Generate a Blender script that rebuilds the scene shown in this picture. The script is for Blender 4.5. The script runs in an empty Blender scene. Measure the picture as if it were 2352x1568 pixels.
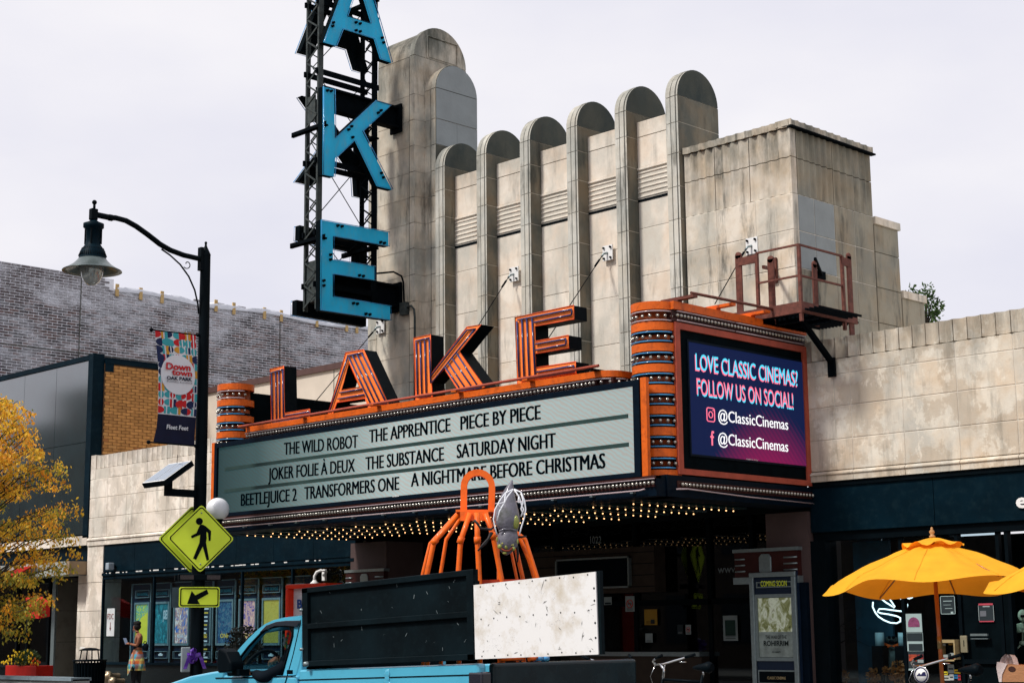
import bpy, bmesh, math, random
from math import sin, cos, pi, radians, sqrt, atan2
from mathutils import Vector, Matrix, geometry
random.seed(7)
S = bpy.context.scene
COL = S.collection

# ---------------------------------------------------------------- camera
YAW, PIT, ROLL, LENS = .787357874, .175361896, -.0107518836, 57.346
FWD = Vector((-sin(YAW)*cos(PIT), cos(YAW)*cos(PIT), sin(PIT)))
RGT0 = Vector((cos(YAW), sin(YAW), 0)); UP0 = RGT0.cross(FWD)
RGT = RGT0*cos(ROLL) + UP0*sin(ROLL); UPV = -RGT0*sin(ROLL) + UP0*cos(ROLL)
EYE = Vector((0, -20, 1.6))
cd = bpy.data.cameras.new('camera'); cam = bpy.data.objects.new('camera', cd); COL.objects.link(cam)
cd.lens = LENS; cd.sensor_width = 36; cd.sensor_fit = 'HORIZONTAL'; cd.clip_start = .1; cd.clip_end = 2000
M = Matrix((( RGT.x, UPV.x, -FWD.x, EYE.x), (RGT.y, UPV.y, -FWD.y, EYE.y), (RGT.z, UPV.z, -FWD.z, EYE.z), (0, 0, 0, 1)))
cam.matrix_world = M; S.camera = cam

# ---------------------------------------------------------------- world, sun, exposure
SUN_EL, SUN_AZ = radians(50), radians(-13)      # azimuth from the facade's normal, towards -X
W = bpy.data.worlds.new('World'); S.world = W; W.use_nodes = True
nt = W.node_tree; nt.nodes.clear()
wo = nt.nodes.new('ShaderNodeOutputWorld'); bg = nt.nodes.new('ShaderNodeBackground'); bg.inputs[1].default_value = .1
sk = nt.nodes.new('ShaderNodeTexSky'); sk.sky_type = 'NISHITA'; sk.sun_disc = False
sundir = Vector((sin(SUN_AZ)*cos(SUN_EL), -cos(SUN_AZ)*cos(SUN_EL), sin(SUN_EL)))
sk.sun_elevation = SUN_EL; sk.sun_rotation = atan2(sundir.x, sundir.y); sk.dust_density = 4
tc = nt.nodes.new('ShaderNodeTexCoord'); ns = nt.nodes.new('ShaderNodeTexNoise'); ns.inputs['Scale'].default_value = 3.2; ns.inputs['Detail'].default_value = 5
mp = nt.nodes.new('ShaderNodeMapping'); mp.inputs['Scale'].default_value = (1, 1, 2.5)
nt.links.new(tc.outputs['Generated'], mp.inputs[0]); nt.links.new(mp.outputs[0], ns.inputs['Vector'])
cr = nt.nodes.new('ShaderNodeValToRGB')
cr.color_ramp.elements[0].position = .3; cr.color_ramp.elements[0].color = (.79, .785, .885, 1)
cr.color_ramp.elements[1].position = .7; cr.color_ramp.elements[1].color = (.97, .945, .97, 1)
vm = nt.nodes.new('ShaderNodeVectorMath'); vm.operation = 'SCALE'; vm.inputs[3].default_value = 8.5
nt.links.new(ns.outputs[0], cr.inputs[0]); nt.links.new(cr.outputs[0], vm.inputs[0])
mx = nt.nodes.new('ShaderNodeMix'); mx.data_type = 'RGBA'; mx.inputs[0].default_value = .93
nt.links.new(sk.outputs[0], mx.inputs[6]); nt.links.new(vm.outputs[0], mx.inputs[7])
nt.links.new(mx.outputs[2], bg.inputs[0]); nt.links.new(bg.outputs[0], wo.inputs[0])
sl = bpy.data.lights.new('sun', 'SUN'); sl.energy = 2.9; sl.angle = radians(9); sl.color = (1, .955, .89)
so = bpy.data.objects.new('sun', sl); COL.objects.link(so); so.rotation_euler = sundir.to_track_quat('Z', 'Y').to_euler()
S.view_settings.view_transform = 'Standard'; S.view_settings.look = 'None'
S.view_settings.exposure = .28; S.view_settings.gamma = 1
try: S.view_settings.use_curve_mapping = False
except Exception: pass
try:
    S.cycles.max_bounces = 6; S.cycles.transparent_max_bounces = 8; S.cycles.caustics_reflective = False; S.cycles.caustics_refractive = False
except Exception: pass

# ---------------------------------------------------------------- survey: a sight line from the viewpoint met with a plane of the place
F_ = LENS/36*2352
def ray(x, y): return RGT*((x-1176)/F_) - UPV*((y-784)/F_) + FWD
def PY(x, y, Y=0.0):
    d = ray(x, y); return EYE + d*((Y-EYE.y)/d.y)
def PX(x, y, X):
    d = ray(x, y); return EYE + d*((X-EYE.x)/d.x)
def PZ(x, y, Z):
    d = ray(x, y); return EYE + d*((Z-EYE.z)/d.z)
FR = dict(S=(900, 0, .71429), L=(0, 600, .57395), M=(0, 1400, .57652), T=(1200, 50, .76531), A=(2200, 350, .63789), B=(680, 1000, .51027),
          C=(1400, 1000, .5102), D=(2000, 950, .5102), E=(500, 1850, .42517), F=(1350, 1550, .48077), G=(2000, 1750, .35327), H=(2650, 1550, .48091),
          K=(980, 280, .26792), P=(2300, 800, .28694), e=(960, 700, .28066), a=(960, 0, .21042), b=(500, 1080, .28061), g=(280, 1460, .25505),
          w=(340, 1900, .25767), c=(730, 1900, .25761), l=(0, 1700, .38536), x=(1900, 1650, .41705), y=(2750, 1950, .30017), W=(2720, 1000, .40821))
def Q(f, a, b):
    o = FR[f]; return ((o[0]+o[2]*a)/1.469388, (o[1]+o[2]*b)/1.469388)

# ---------------------------------------------------------------- mesh helpers
WL = {}                                               # world position of every empty / part
def wl(o): return WL.get(o.name, Vector((0, 0, 0))) if o else Vector((0, 0, 0))
def tag(o, label=None, cat=None, group=None, kind=None):
    if label: o['label'] = label
    if cat: o['category'] = cat
    if group: o['group'] = group
    if kind: o['kind'] = kind
    return o
def thing(name, loc, label, cat, group=None):
    o = bpy.data.objects.new(name, None); COL.objects.link(o); o.location = loc; o.empty_display_size = .2
    WL[o.name] = Vector(loc); return tag(o, label, cat, group)
class MB:
    def __init__(s): s.v = []; s.f = []; s.m = []; s.sm = []
    def add(s, vs, fs, mi=0, smooth=False):
        k = len(s.v); s.v += [Vector(p) for p in vs]
        for f in fs: s.f.append([k+i for i in f]); s.m.append(mi); s.sm.append(smooth)
        return s
    def box(s, x0, x1, y0, y1, z0, z1, mi=0):
        vs = [(x, y, z) for z in (z0, z1) for y in (y0, y1) for x in (x0, x1)]
        return s.add(vs, [(0, 2, 3, 1), (4, 5, 7, 6), (0, 1, 5, 4), (2, 6, 7, 3), (0, 4, 6, 2), (1, 3, 7, 5)], mi)
    def obox(s, c, ax, ay, az, mi=0):                 # centre and three half-axes
        c, ax, ay, az = map(Vector, (c, ax, ay, az))
        vs = [c+ax*i+ay*j+az*k for k in (-1, 1) for j in (-1, 1) for i in (-1, 1)]
        return s.add(vs, [(0, 2, 3, 1), (4, 5, 7, 6), (0, 1, 5, 4), (2, 6, 7, 3), (0, 4, 6, 2), (1, 3, 7, 5)], mi)
    def bar(s, a, b, w, h, up=(0, 0, 1), mi=0):
        a, b = Vector(a), Vector(b); d = b-a; t = d.normalized(); u = Vector(up)
        if abs(t.dot(u)) > .98: u = Vector((0, 1, 0))
        r = t.cross(u).normalized(); u = r.cross(t)
        return s.obox((a+b)/2, d/2, r*w/2, u*h/2, mi)
    def tube(s, pts, r, n=8, mi=0, caps=True, closed=False):
        pts = [Vector(p) for p in pts]; rs = r if isinstance(r, (list, tuple)) else [r]*len(pts)
        k = len(s.v); N = len(pts); pu = None
        for i, p in enumerate(pts):
            if closed: t = pts[(i+1) % N]-pts[i-1]
            else: t = pts[min(i+1, N-1)]-pts[max(i-1, 0)]
            t.normalize()
            u = pu if pu else (Vector((0, 0, 1)) if abs(t.z) < .9 else Vector((0, 1, 0)))
            u = (u-t*u.dot(t)).normalized(); pu = u; r_ = t.cross(u)
            for j in range(n):
                a = 2*pi*j/n; s.v.append(p+(u*cos(a)+r_*sin(a))*rs[i])
        for i in range(N if closed else N-1):
            i2 = (i+1) % N
            for j in range(n):
                s.f.append([k+i*n+j, k+i*n+(j+1) % n, k+i2*n+(j+1) % n, k+i2*n+j]); s.m.append(mi); s.sm.append(True)
        if caps and not closed:
            s.f.append([k+j for j in range(n)][::-1]); s.m.append(mi); s.sm.append(False)
            s.f.append([k+(N-1)*n+j for j in range(n)]); s.m.append(mi); s.sm.append(False)
        return s
    def prism(s, loops, off, mi=0, side=0):           # loops: outer + holes, 3-D points; off: vector to the back
        off = Vector(off); loops = [[Vector(p) for p in l] for l in loops]
        flat = [p for l in loops for p in l]; n = len(flat); k = len(s.v)
        tris = geometry.tessellate_polygon(loops)
        s.v += flat+[p+off for p in flat]
        for t in tris:
            s.f.append([k+i for i in t]); s.m.append(mi); s.sm.append(False)
            s.f.append([k+n+i for i in reversed(t)]); s.m.append(side); s.sm.append(False)
        i0 = 0
        for l in loops:
            L = len(l)
            for i in range(L):
                a, b = k+i0+i, k+i0+(i+1) % L
                s.f.append([a, b, b+n, a+n]); s.m.append(side); s.sm.append(False)
            i0 += L
        return s
    def lathe(s, c, prof, n=20, mi=0, axis='Z', smooth=True):
        c = Vector(c); k = len(s.v)
        for r, h in prof:
            for j in range(n):
                a = 2*pi*j/n
                p = Vector((r*cos(a), r*sin(a), h)) if axis == 'Z' else (Vector((r*cos(a), h, r*sin(a))) if axis == 'Y' else Vector((h, r*cos(a), r*sin(a))))
                s.v.append(c+p)
        for i in range(len(prof)-1):
            for j in range(n):
                s.f.append([k+i*n+j, k+i*n+(j+1) % n, k+(i+1)*n+(j+1) % n, k+(i+1)*n+j]); s.m.append(mi); s.sm.append(smooth)
        return s
    def ball(s, c, r, n=10, mi=0, sc=(1, 1, 1)):
        prof = [(max(r*sin(pi*i/(n//2+2)), 1e-4), -r*cos(pi*i/(n//2+2))) for i in range(n//2+3)]
        k = len(s.v); s.lathe((0, 0, 0), prof, n, mi)
        for i in range(k, len(s.v)): s.v[i] = Vector((s.v[i].x*sc[0], s.v[i].y*sc[1], s.v[i].z*sc[2]))+Vector(c)
        return s
    def mesh(s, name, mats, org=Vector((0, 0, 0))):
        me = bpy.data.meshes.new(name); me.from_pydata([tuple(p-org) for p in s.v], [], s.f)
        mats = mats if isinstance(mats, (list, tuple)) else [mats]
        for m in mats: me.materials.append(m)
        me.polygons.foreach_set('material_index', [min(i, len(mats)-1) for i in s.m])
        me.polygons.foreach_set('use_smooth', s.sm)
        bm = bmesh.new(); bm.from_mesh(me); bmesh.ops.recalc_face_normals(bm, faces=bm.faces); bm.to_mesh(me); bm.free()
        me.update(); return me
    def build(s, name, mats, parent=None, **kw):
        me = s.mesh(name, mats, wl(parent)); o = bpy.data.objects.new(name, me); COL.objects.link(o)
        if parent: o.parent = parent
        WL[o.name] = wl(parent)
        return tag(o, **kw)
def inst(name, me, loc, parent, rot=None, scale=None):
    o = bpy.data.objects.new(name, me); COL.objects.link(o); o.parent = parent; o.location = Vector(loc)-wl(parent)
    if rot: o.rotation_euler = rot
    if scale: o.scale = scale
    return o
def struct(name, mb, mat): return tag(mb.build(name, mat), kind='structure')
def bevel(o, w, seg=2, ang=35):
    m = o.modifiers.new('bevel', 'BEVEL'); m.width = w; m.segments = seg; m.limit_method = 'ANGLE'; m.angle_limit = radians(ang); return o
_dg = None
def text_mb(s, size=1.0, bold=0.0, space=1.0, shear=0.0):
    """outline text as a flat mesh: list of verts (x, y), faces"""
    cu = bpy.data.curves.new('t', 'FONT'); cu.body = s; cu.size = size; cu.offset = bold; cu.space_character = space; cu.shear = shear; cu.resolution_u = 3
    o = bpy.data.objects.new('t', cu); COL.objects.link(o)
    bpy.context.view_layer.update()
    me = bpy.data.meshes.new_from_object(o.evaluated_get(bpy.context.evaluated_depsgraph_get()))
    vs = [(v.co.x, v.co.y) for v in me.vertices]; fs = [list(p.vertices) for p in me.polygons]
    bpy.data.objects.remove(o); bpy.data.curves.remove(cu); bpy.data.meshes.remove(me)
    return vs, fs
def text(s, p0, p1, h, up, mat, parent=None, name='lettering', bold=0.0, lift=0.004, thick=0.0, space=1.0, shear=0.0, mb=None, mi=0, dbl=0.0, **kw):
    """text whose ink runs from p0 to p1 on its base line; h = cap height; up = world up direction"""
    vs, fs = text_mb(s, 1, bold, space, shear)
    cap = text_mb('H', 1, bold)[0]; ch = max(v[1] for v in cap)-min(v[1] for v in cap)
    x0 = min(v[0] for v in vs); x1 = max(v[0] for v in vs)
    p0, p1, up = Vector(p0), Vector(p1), Vector(up).normalized()
    d = (p1-p0)/(x1-x0); n = (p1-p0).cross(up).normalized()
    P = [p0+d*(x-x0)+up*(y*h/ch)+n*(lift+thick) for x, y in vs]
    m = mb or MB(); m.add(P, fs, mi)
    if dbl:
        for q_ in (-1, 1): m.add([p+d*dbl*q_+n*.0006*(q_+2) for p in P], fs, mi)
    if thick:
        P2 = [p-n*thick for p in P]; ec = {}
        for f in fs:
            for i in range(len(f)):
                e = (f[i], f[(i+1) % len(f)]); ec[e] = 1
        k = len(m.v); m.v += P+P2; L = len(P)
        for a, b in ec:
            if (b, a) not in ec: m.f.append([k+a, k+b, k+L+b, k+L+a]); m.m.append(mi); m.sm.append(False)
    if mb: return m
    me_o = m.build(name, mat, parent, **kw); return me_o

# ---------------------------------------------------------------- materials
def newmat(name):
    m = bpy.data.materials.new(name); m.use_nodes = True; nt = m.node_tree; b = nt.nodes['Principled BSDF']; return m, nt, b
def mat(name, c, rough=.6, metal=0.0, var=.12, scale=6.0, bump=0.0, dirt=None, dirt_amt=.35, dirt_scale=3.0, spec=.2, coat=0.0, stretch=(1, 1, 1), objvar=0.0, emit=None, es=0.0, bscale=None):
    m, nt, b = newmat(name); L = nt.links.new; N = nt.nodes.new
    tc = N('ShaderNodeTexCoord'); mp = N('ShaderNodeMapping'); mp.inputs['Scale'].default_value = stretch; L(tc.outputs['Object'], mp.inputs[0])
    n1 = N('ShaderNodeTexNoise'); n1.inputs['Scale'].default_value = scale; n1.inputs['Detail'].default_value = 6; L(mp.outputs[0], n1.inputs['Vector'])
    mr = N('ShaderNodeMapRange'); mr.inputs[1].default_value = .3; mr.inputs[2].default_value = .7; mr.inputs[3].default_value = 1-var; mr.inputs[4].default_value = 1+var; L(n1.outputs[0], mr.inputs[0])
    fac = mr.outputs[0]
    if objvar:
        oi = N('ShaderNodeObjectInfo'); r2 = N('ShaderNodeMapRange'); r2.inputs[3].default_value = 1-objvar; r2.inputs[4].default_value = 1+objvar; L(oi.outputs['Random'], r2.inputs[0])
        mm = N('ShaderNodeMath'); mm.operation = 'MULTIPLY'; L(fac, mm.inputs[0]); L(r2.outputs[0], mm.inputs[1]); fac = mm.outputs[0]
    vs = N('ShaderNodeVectorMath'); vs.operation = 'SCALE'; vs.inputs[0].default_value = c[:3]; L(fac, vs.inputs[3])
    out = vs.outputs[0]
    if dirt:
        n2 = N('ShaderNodeTexNoise'); n2.inputs['Scale'].default_value = dirt_scale; n2.inputs['Detail'].default_value = 8; n2.inputs['Roughness'].default_value = .65; L(mp.outputs[0], n2.inputs['Vector'])
        r3 = N('ShaderNodeMapRange'); r3.inputs[1].default_value = .5; r3.inputs[2].default_value = .68; r3.inputs[4].default_value = dirt_amt; L(n2.outputs[0], r3.inputs[0])
        mi = N('ShaderNodeMix'); mi.data_type = 'RGBA'; L(r3.outputs[0], mi.inputs[0]); L(out, mi.inputs[6]); mi.inputs[7].default_value = (*dirt[:3], 1); out = mi.outputs[2]
    L(out, b.inputs['Base Color']); b.inputs['Roughness'].default_value = rough; b.inputs['Metallic'].default_value = metal
    b.inputs['Specular IOR Level'].default_value = spec; b.inputs['Coat Weight'].default_value = coat; b.inputs['Coat Roughness'].default_value = .08
    if bump:
        n3 = N('ShaderNodeTexNoise'); n3.inputs['Scale'].default_value = bscale or scale*6; n3.inputs['Detail'].default_value = 5; L(mp.outputs[0], n3.inputs['Vector'])
        bp = N('ShaderNodeBump'); bp.inputs['Strength'].default_value = bump; bp.inputs['Distance'].default_value = .02; L(n3.outputs[0], bp.inputs['Height']); L(bp.outputs[0], b.inputs['Normal'])
    if emit: b.inputs['Emission Color'].default_value = (*emit[:3], 1); b.inputs['Emission Strength'].default_value = es
    return m
def stone(name, base, warm, grey, dark_amt=.4, streak=.5, topz=None, toph=1.0, sharp=0):
    """weathered limestone: blotches of warm and grey stone, black run-off streaks that hang from the tops"""
    m, nt, b = newmat(name); L = nt.links.new; N = nt.nodes.new
    tc = N('ShaderNodeTexCoord'); geo = N('ShaderNodeNewGeometry')
    def noise(sc, det, stretch=(1, 1, 1), rough=.6):
        mp = N('ShaderNodeMapping'); mp.inputs['Scale'].default_value = stretch; L(geo.outputs['Position'], mp.inputs[0])
        n = N('ShaderNodeTexNoise'); n.inputs['Scale'].default_value = sc; n.inputs['Detail'].default_value = det; n.inputs['Roughness'].default_value = rough; L(mp.outputs[0], n.inputs['Vector']); return n.outputs[0]
    def rng(x, a, b_, c=0, d=1):
        r = N('ShaderNodeMapRange'); r.inputs[1].default_value = a; r.inputs[2].default_value = b_; r.inputs[3].default_value = c; r.inputs[4].default_value = d; L(x, r.inputs[0]); return r.outputs[0]
    def mul(a, b_):
        q = N('ShaderNodeMath'); q.operation = 'MULTIPLY'; L(a, q.inputs[0])
        if isinstance(b_, float): q.inputs[1].default_value = b_
        else: L(b_, q.inputs[1])
        return q.outputs[0]
    def mixc(f, a, b_):
        q = N('ShaderNodeMix'); q.data_type = 'RGBA'; L(f, q.inputs[0])
        for i, c in ((6, a), (7, b_)):
            if isinstance(c, tuple): q.inputs[i].default_value = (*c[:3], 1)
            else: L(c, q.inputs[i])
        return q.outputs[2]
    oi = N('ShaderNodeObjectInfo')
    col = mixc(rng(noise(1.7, 7), .42, .62), base, warm)
    col = mixc(mul(rng(noise(1.1, 8, (1.3, 1.3, .8)), .46, .62), .75), col, grey)
    col = mixc(mul(rng(noise(7, 6, (1, 1, 1)), .5, .72), .28), col, tuple(x*.72 for x in warm))
    if sharp: col = mixc(mul(rng(noise(1.35, 9, (1, 1, 1.1), .68), .495, .53), .55), col, tuple(x*.70 for x in warm)); col = mixc(mul(rng(noise(2.1, 9, (1.2, 1.2, .7), .7), .56, .60), .6), col, tuple(min(.9, x*1.12) for x in base))
    st = rng(noise(4.2, 6, (1, 1, .16), .7), .50, .64)
    br = rng(noise(.9, 4), .38, .56)
    col = mixc(mul(mul(st, br), streak), col, (.055, .058, .05))
    if topz is not None:
        sp = N('ShaderNodeSeparateXYZ'); L(geo.outputs['Position'], sp.inputs[0])
        tz = rng(sp.outputs[2], topz-toph, topz)
        col = mixc(mul(mul(tz, rng(noise(2.6, 8, (1, 1, .35), .7), .33, .6)), dark_amt), col, (.07, .075, .06))
    hv = N('ShaderNodeHueSaturation'); L(rng(oi.outputs['Random'], 0, 1, .93, 1.05), hv.inputs['Value']); L(col, hv.inputs['Color'])
    hv.inputs['Saturation'].default_value = .95
    L(hv.outputs[0], b.inputs['Base Color']); b.inputs['Roughness'].default_value = .9; b.inputs['Specular IOR Level'].default_value = .25
    bp = N('ShaderNodeBump'); bp.inputs['Strength'].default_value = .35; bp.inputs['Distance'].default_value = .01; L(noise(28, 8), bp.inputs['Height']); L(bp.outputs[0], b.inputs['Normal'])
    return m
def emis(name, c, s, base=(.02, .02, .02)):
    m, nt, b = newmat(name); b.inputs['Base Color'].default_value = (*base, 1); b.inputs['Emission Color'].default_value = (*c, 1); b.inputs['Emission Strength'].default_value = s; b.inputs['Roughness'].default_value = .3
    return m
def glass(name, tint=(.6, .75, .8), t=.55, rough=.02):
    m, nt, b = newmat(name); nt.nodes.remove(b); L = nt.links.new; N = nt.nodes.new
    o = nt.nodes['Material Output']; tr = N('ShaderNodeBsdfTransparent'); tr.inputs[0].default_value = (*[x*t for x in tint], 1)
    gl = N('ShaderNodeBsdfGlossy'); gl.inputs['Roughness'].default_value = rough; gl.inputs[0].default_value = (.8, .9, .95, 1)
    fr = N('ShaderNodeFresnel'); fr.inputs[0].default_value = 1.5; mx = N('ShaderNodeMixShader')
    ge = N('ShaderNodeNewGeometry'); sb = N('ShaderNodeMath'); sb.operation = 'SUBTRACT'; sb.inputs[0].default_value = 1; L(ge.outputs['Backfacing'], sb.inputs[1])
    ml = N('ShaderNodeMath'); ml.operation = 'MULTIPLY'; L(fr.outputs[0], ml.inputs[0]); L(sb.outputs[0], ml.inputs[1])
    L(ml.outputs[0], mx.inputs[0]); L(tr.outputs[0], mx.inputs[1]); L(gl.outputs[0], mx.inputs[2]); L(mx.outputs[0], o.inputs[0])
    return m
LS_A, LS_W, LS_G = (.70, .65, .55), (.60, .51, .38), (.42, .425, .385)
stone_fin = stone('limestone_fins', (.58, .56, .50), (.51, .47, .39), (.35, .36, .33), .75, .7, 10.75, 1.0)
stone_side = stone('lichened_shaded_limestone', (.19, .175, .135), (.20, .155, .10), (.075, .088, .08), .98, .95, 10.9, 1.5)  # stained fin sides; shade of the faces turned from the sun is coloured in too
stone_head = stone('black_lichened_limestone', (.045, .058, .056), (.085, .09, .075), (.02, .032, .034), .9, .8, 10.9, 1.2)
stone_tower = stone('limestone_tower', (.62, .56, .46), (.53, .44, .33), (.27, .285, .26), .9, .7, 13.0, 1.6)
stone_panel = stone('limestone_panels', (.78, .70, .60), (.70, .58, .46), (.52, .50, .44), .35, .35, 10.1, .6)
stone_block = stone('limestone_block', (.70, .63, .53), (.58, .47, .34), (.40, .39, .34), .9, .8, 9.3, 1.3)
stone_blockside = stone('limestone_block_shaded_side', (.33, .30, .23), (.31, .25, .17), (.22, .22, .19), .8, .8, 9.3, 1.3)  # darker copy of the block stone: shade of the side face put into colour
stone_wing = stone('limestone_wing', LS_A, (.64, .52, .38), (.46, .45, .40), .6, .4, 5.85, .8, 1)
stone_wingl = stone('limestone_left_wing', (.84, .76, .67), (.74, .65, .54), (.58, .55, .48), .45, .45, 5.85, .7, 1)
stone_grey = mat('new_grey_limestone', (.26, .285, .29), .9, var=.08, scale=3, bump=.15)
mortar = mat('mortar', (.56, .52, .45), .95, var=.1)
darkjoint = mat('dark_joint', (.10, .10, .09), .95)
teal = mat('dark_teal_painted_metal', (.001, .009, .016), .5, spec=.045, var=.25, scale=2, dirt=(.012, .03, .038), dirt_amt=.25, dirt_scale=9)
black = mat('black_paint', (.0015, .004, .006), .5, var=.2, spec=.045)
blacks = mat('soot_black', (.0015, .004, .0055), .85, var=.3, spec=.03)
navy = mat('navy_enamel', (.0015, .006, .013), .45, spec=.05, var=.2, scale=9)
steelgrey = mat('dull_painted_steel', (.035, .045, .045), .6, var=.35, scale=12, dirt=(.13, .11, .08), dirt_amt=.3, dirt_scale=16)
blacksteel = mat('black_steel', (.0015, .003, .0045), .8, var=.3, spec=.03)
orange = mat('orange_enamel', (.66, .115, .010), .42, var=.12, scale=5, dirt=(.20, .04, .012), dirt_amt=.5, dirt_scale=12, bump=.03)
orangel = mat('orange_letter_face', (1.0, .235, .045), .5, var=.1, scale=3, dirt=(.62, .12, .03), dirt_amt=.45, dirt_scale=5)
coral = mat('faded_coral_red', (.38, .075, .045), .55, var=.15, scale=5, dirt=(.15, .03, .02), dirt_amt=.4, dirt_scale=20)
maroon = mat('dark_red_metal', (.035, .008, .007), .5, var=.2)
redlead = mat('red_oxide_steel', (.13, .045, .033), .7, var=.3, scale=14, dirt=(.05, .025, .02), dirt_amt=.6, dirt_scale=20)
bluel = mat('sky_blue_letter_paint', (.012, .40, .66), .45, var=.10, scale=3, dirt=(.12, .30, .38), dirt_amt=.4, dirt_scale=9, stretch=(1, 1, .4))
bluetube = mat('blue_glass_tube', (.05, .27, .55), .15, var=.05, coat=.6)
navytube = mat('navy_glass_tube', (.02, .035, .13), .15, var=.05, coat=.5)
whitetube = mat('white_neon_tube', (.46, .36, .38), .2, var=.05, coat=.5)
alu = mat('brushed_aluminium', (.26, .32, .33), .35, metal=.7, var=.1, scale=20)
chrome = mat('chrome', (.6, .62, .63), .15, metal=1, var=.05)
whitep = mat('white_paint', (.75, .75, .74), .5, var=.05)
bulbglass = mat('clear_bulb', (.34, .32, .28), .1, metal=.7, var=.3, scale=30, coat=.8)
bulblit = emis('lit_bulb', (1, .52, .22), 2.4, (.6, .5, .4))
win_glass = glass('window_glass', (.85, .96, 1), .93)
dark_glass = glass('dark_window_glass', (.35, .5, .55), .35)
brickred = mat('whitewashed_dark_brick', (.175, .125, .118), .9, var=.28, scale=5, objvar=.3, dirt=(.66, .68, .72), dirt_amt=.85, dirt_scale=1.3, bump=.2)
brickmort = mat('pale_brick_mortar', (.80, .81, .86), .95, var=.12, scale=2)
brickyel = mat('yellow_brick', (.41, .205, .065), .9, var=.22, scale=9, objvar=.22, dirt=(.30, .13, .05), dirt_amt=.6, dirt_scale=7, bump=.2)
yelmort = mat('brown_brick_mortar', (.13, .075, .04), .95)
concrete = mat('concrete', (.26, .28, .28), .9, var=.15, scale=3, bump=.2)
asphalt = mat('asphalt', (.05, .05, .052), .9, var=.25, scale=8, bump=.3)
pave = mat('sidewalk_concrete', (.20, .195, .18), .9, var=.15, scale=2, bump=.15)
red = mat('red_plastic', (.62, .02, .012), .45, var=.08)
# ================================================================ GROUND
g = MB(); g.box(-400, 300, -300, 400, -.3, 0); struct('ground', g, concrete)
g = MB(); g.box(-300, 200, -17.5, -5.2, 0, .004); struct('road', g, asphalt)
g = MB(); g.box(-300, 200, -5.0, 40, 0, .15); struct('pavement', g, pave)
g = MB(); g.box(-300, 200, -5.2, -5.003, 0, .155); struct('kerb', g, concrete)
g = MB(); g.box(-300, 200, -24, -17.5, 0, .15); struct('near_pavement', g, pave)
g = MB()
for yy in (-11.3, -11.1): g.box(-300, 200, yy-.05, yy+.05, .0045, .008)
struct('road_marking', g, mat('yellow_road_paint', (.5, .33, .03), .8))

# the far side of the street, seen only as reflections in glass and polished panels
for (x0, x1, y0, y1, z, wd, lab) in ((-150, -96, -52, -30, 11, 4, 'long two-storey brick block across the street, behind the camera'), (-95.5, -66, -52, -30, 14.5, 4, 'taller brick block with stepped roof across the street'), (-65, -10, -52, -30, 9.5, 3, 'low dark brick shop row across the street behind the viewer')):
    t = thing('brick_block', ((x0+x1)/2, y1, 0), lab, 'building')
    m = MB(); m.box(x0, x1, y0, y1, 0, z); m.box(x0+4, x0+9, y0, y1-1, z, z+2); m.box(x1-12, x1-6, y0, y1-1, z, z+1.3)
    m.build('wall', mat('far_brick', (.10, .075, .06), .9, var=.3), t)
    wp = MB()
    for fl in range(int(z/3.6)):
        for k in range(int((x1-x0)/wd)-1):
            a = x0+2+k*wd; wp.box(a, a+wd*.5, y1-.1, y1+.05, 1+fl*3.6, 3+fl*3.6)
    tag(wp.build('window', mat('far_pane', (.02, .03, .04), .15), t), kind='stuff')

# ================================================================ THEATRE
TH = thing('theater_building', (-24, 1.5, 0), 'art deco limestone cinema with rounded fins, square block and low wings', 'theater')
def blk(x0, x1, z0, z1, Y, mt, th=.14, gap=.005, par=TH, name='stone_block', side=None, X=None):
    m = MB(); j = random.uniform(-.002, .002)
    if X is None: m.box(x0+gap, x1-gap, Y+j, Y+th, z0+gap, z1-gap)
    else: m.box(X-th, X+j, x0+gap, x1-gap, z0+gap, z1-gap)
    o = m.build(name, mt, par); bevel(o, .006, 1); return o
def flute(x0, x1, n, z0, z1, Y, mt, th=.14, gap=.007, d=.035, par=TH, X=None, conv=False, gr=0):
    """a block whose face is cut into n hollow flutes"""
    prof = []; x0 += gap; x1 -= gap; w = (x1-x0)/n; K = 6
    for i in range(n):
        for k in range(K+1):
            u = k/K; dd = d*sin(pi*u) if not conv else d*(1-cos(2*pi*u))/2
            if gr and k == 0 and i > 0: prof[-1] = (x0+w*i-.007, prof[-1][1]); prof.append((x0+w*i-.006, .03)); prof.append((x0+w*i+.004, .03)); prof.append((x0+w*i+.005, 0)); continue
            if k == 0 and i > 0: continue
            prof.append((x0+w*(i+u), dd))
    m = MB(); vs = []
    for z in (z0+gap, z1-gap):
        for x, dd in prof: vs.append((x, Y+dd, z) if X is None else (X-dd, x, z))
    for z in (z0+gap, z1-gap):
        for x in (x0, x1): vs.append((x, Y+th, z) if X is None else (X-th, x, z))
    L = len(prof); fs = [(i, i+1, L+i+1, L+i) for i in range(L-1)]
    fs += [tuple(range(L))[::-1]+(2*L, 2*L+1), tuple(range(L, 2*L))+(2*L+3, 2*L+2), (0, L, 2*L+2, 2*L), (L-1, 2*L+1, 2*L+3, 2*L-1)]
    m.add(vs, fs); return m.build('fluted_stone', mt, par)

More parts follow.
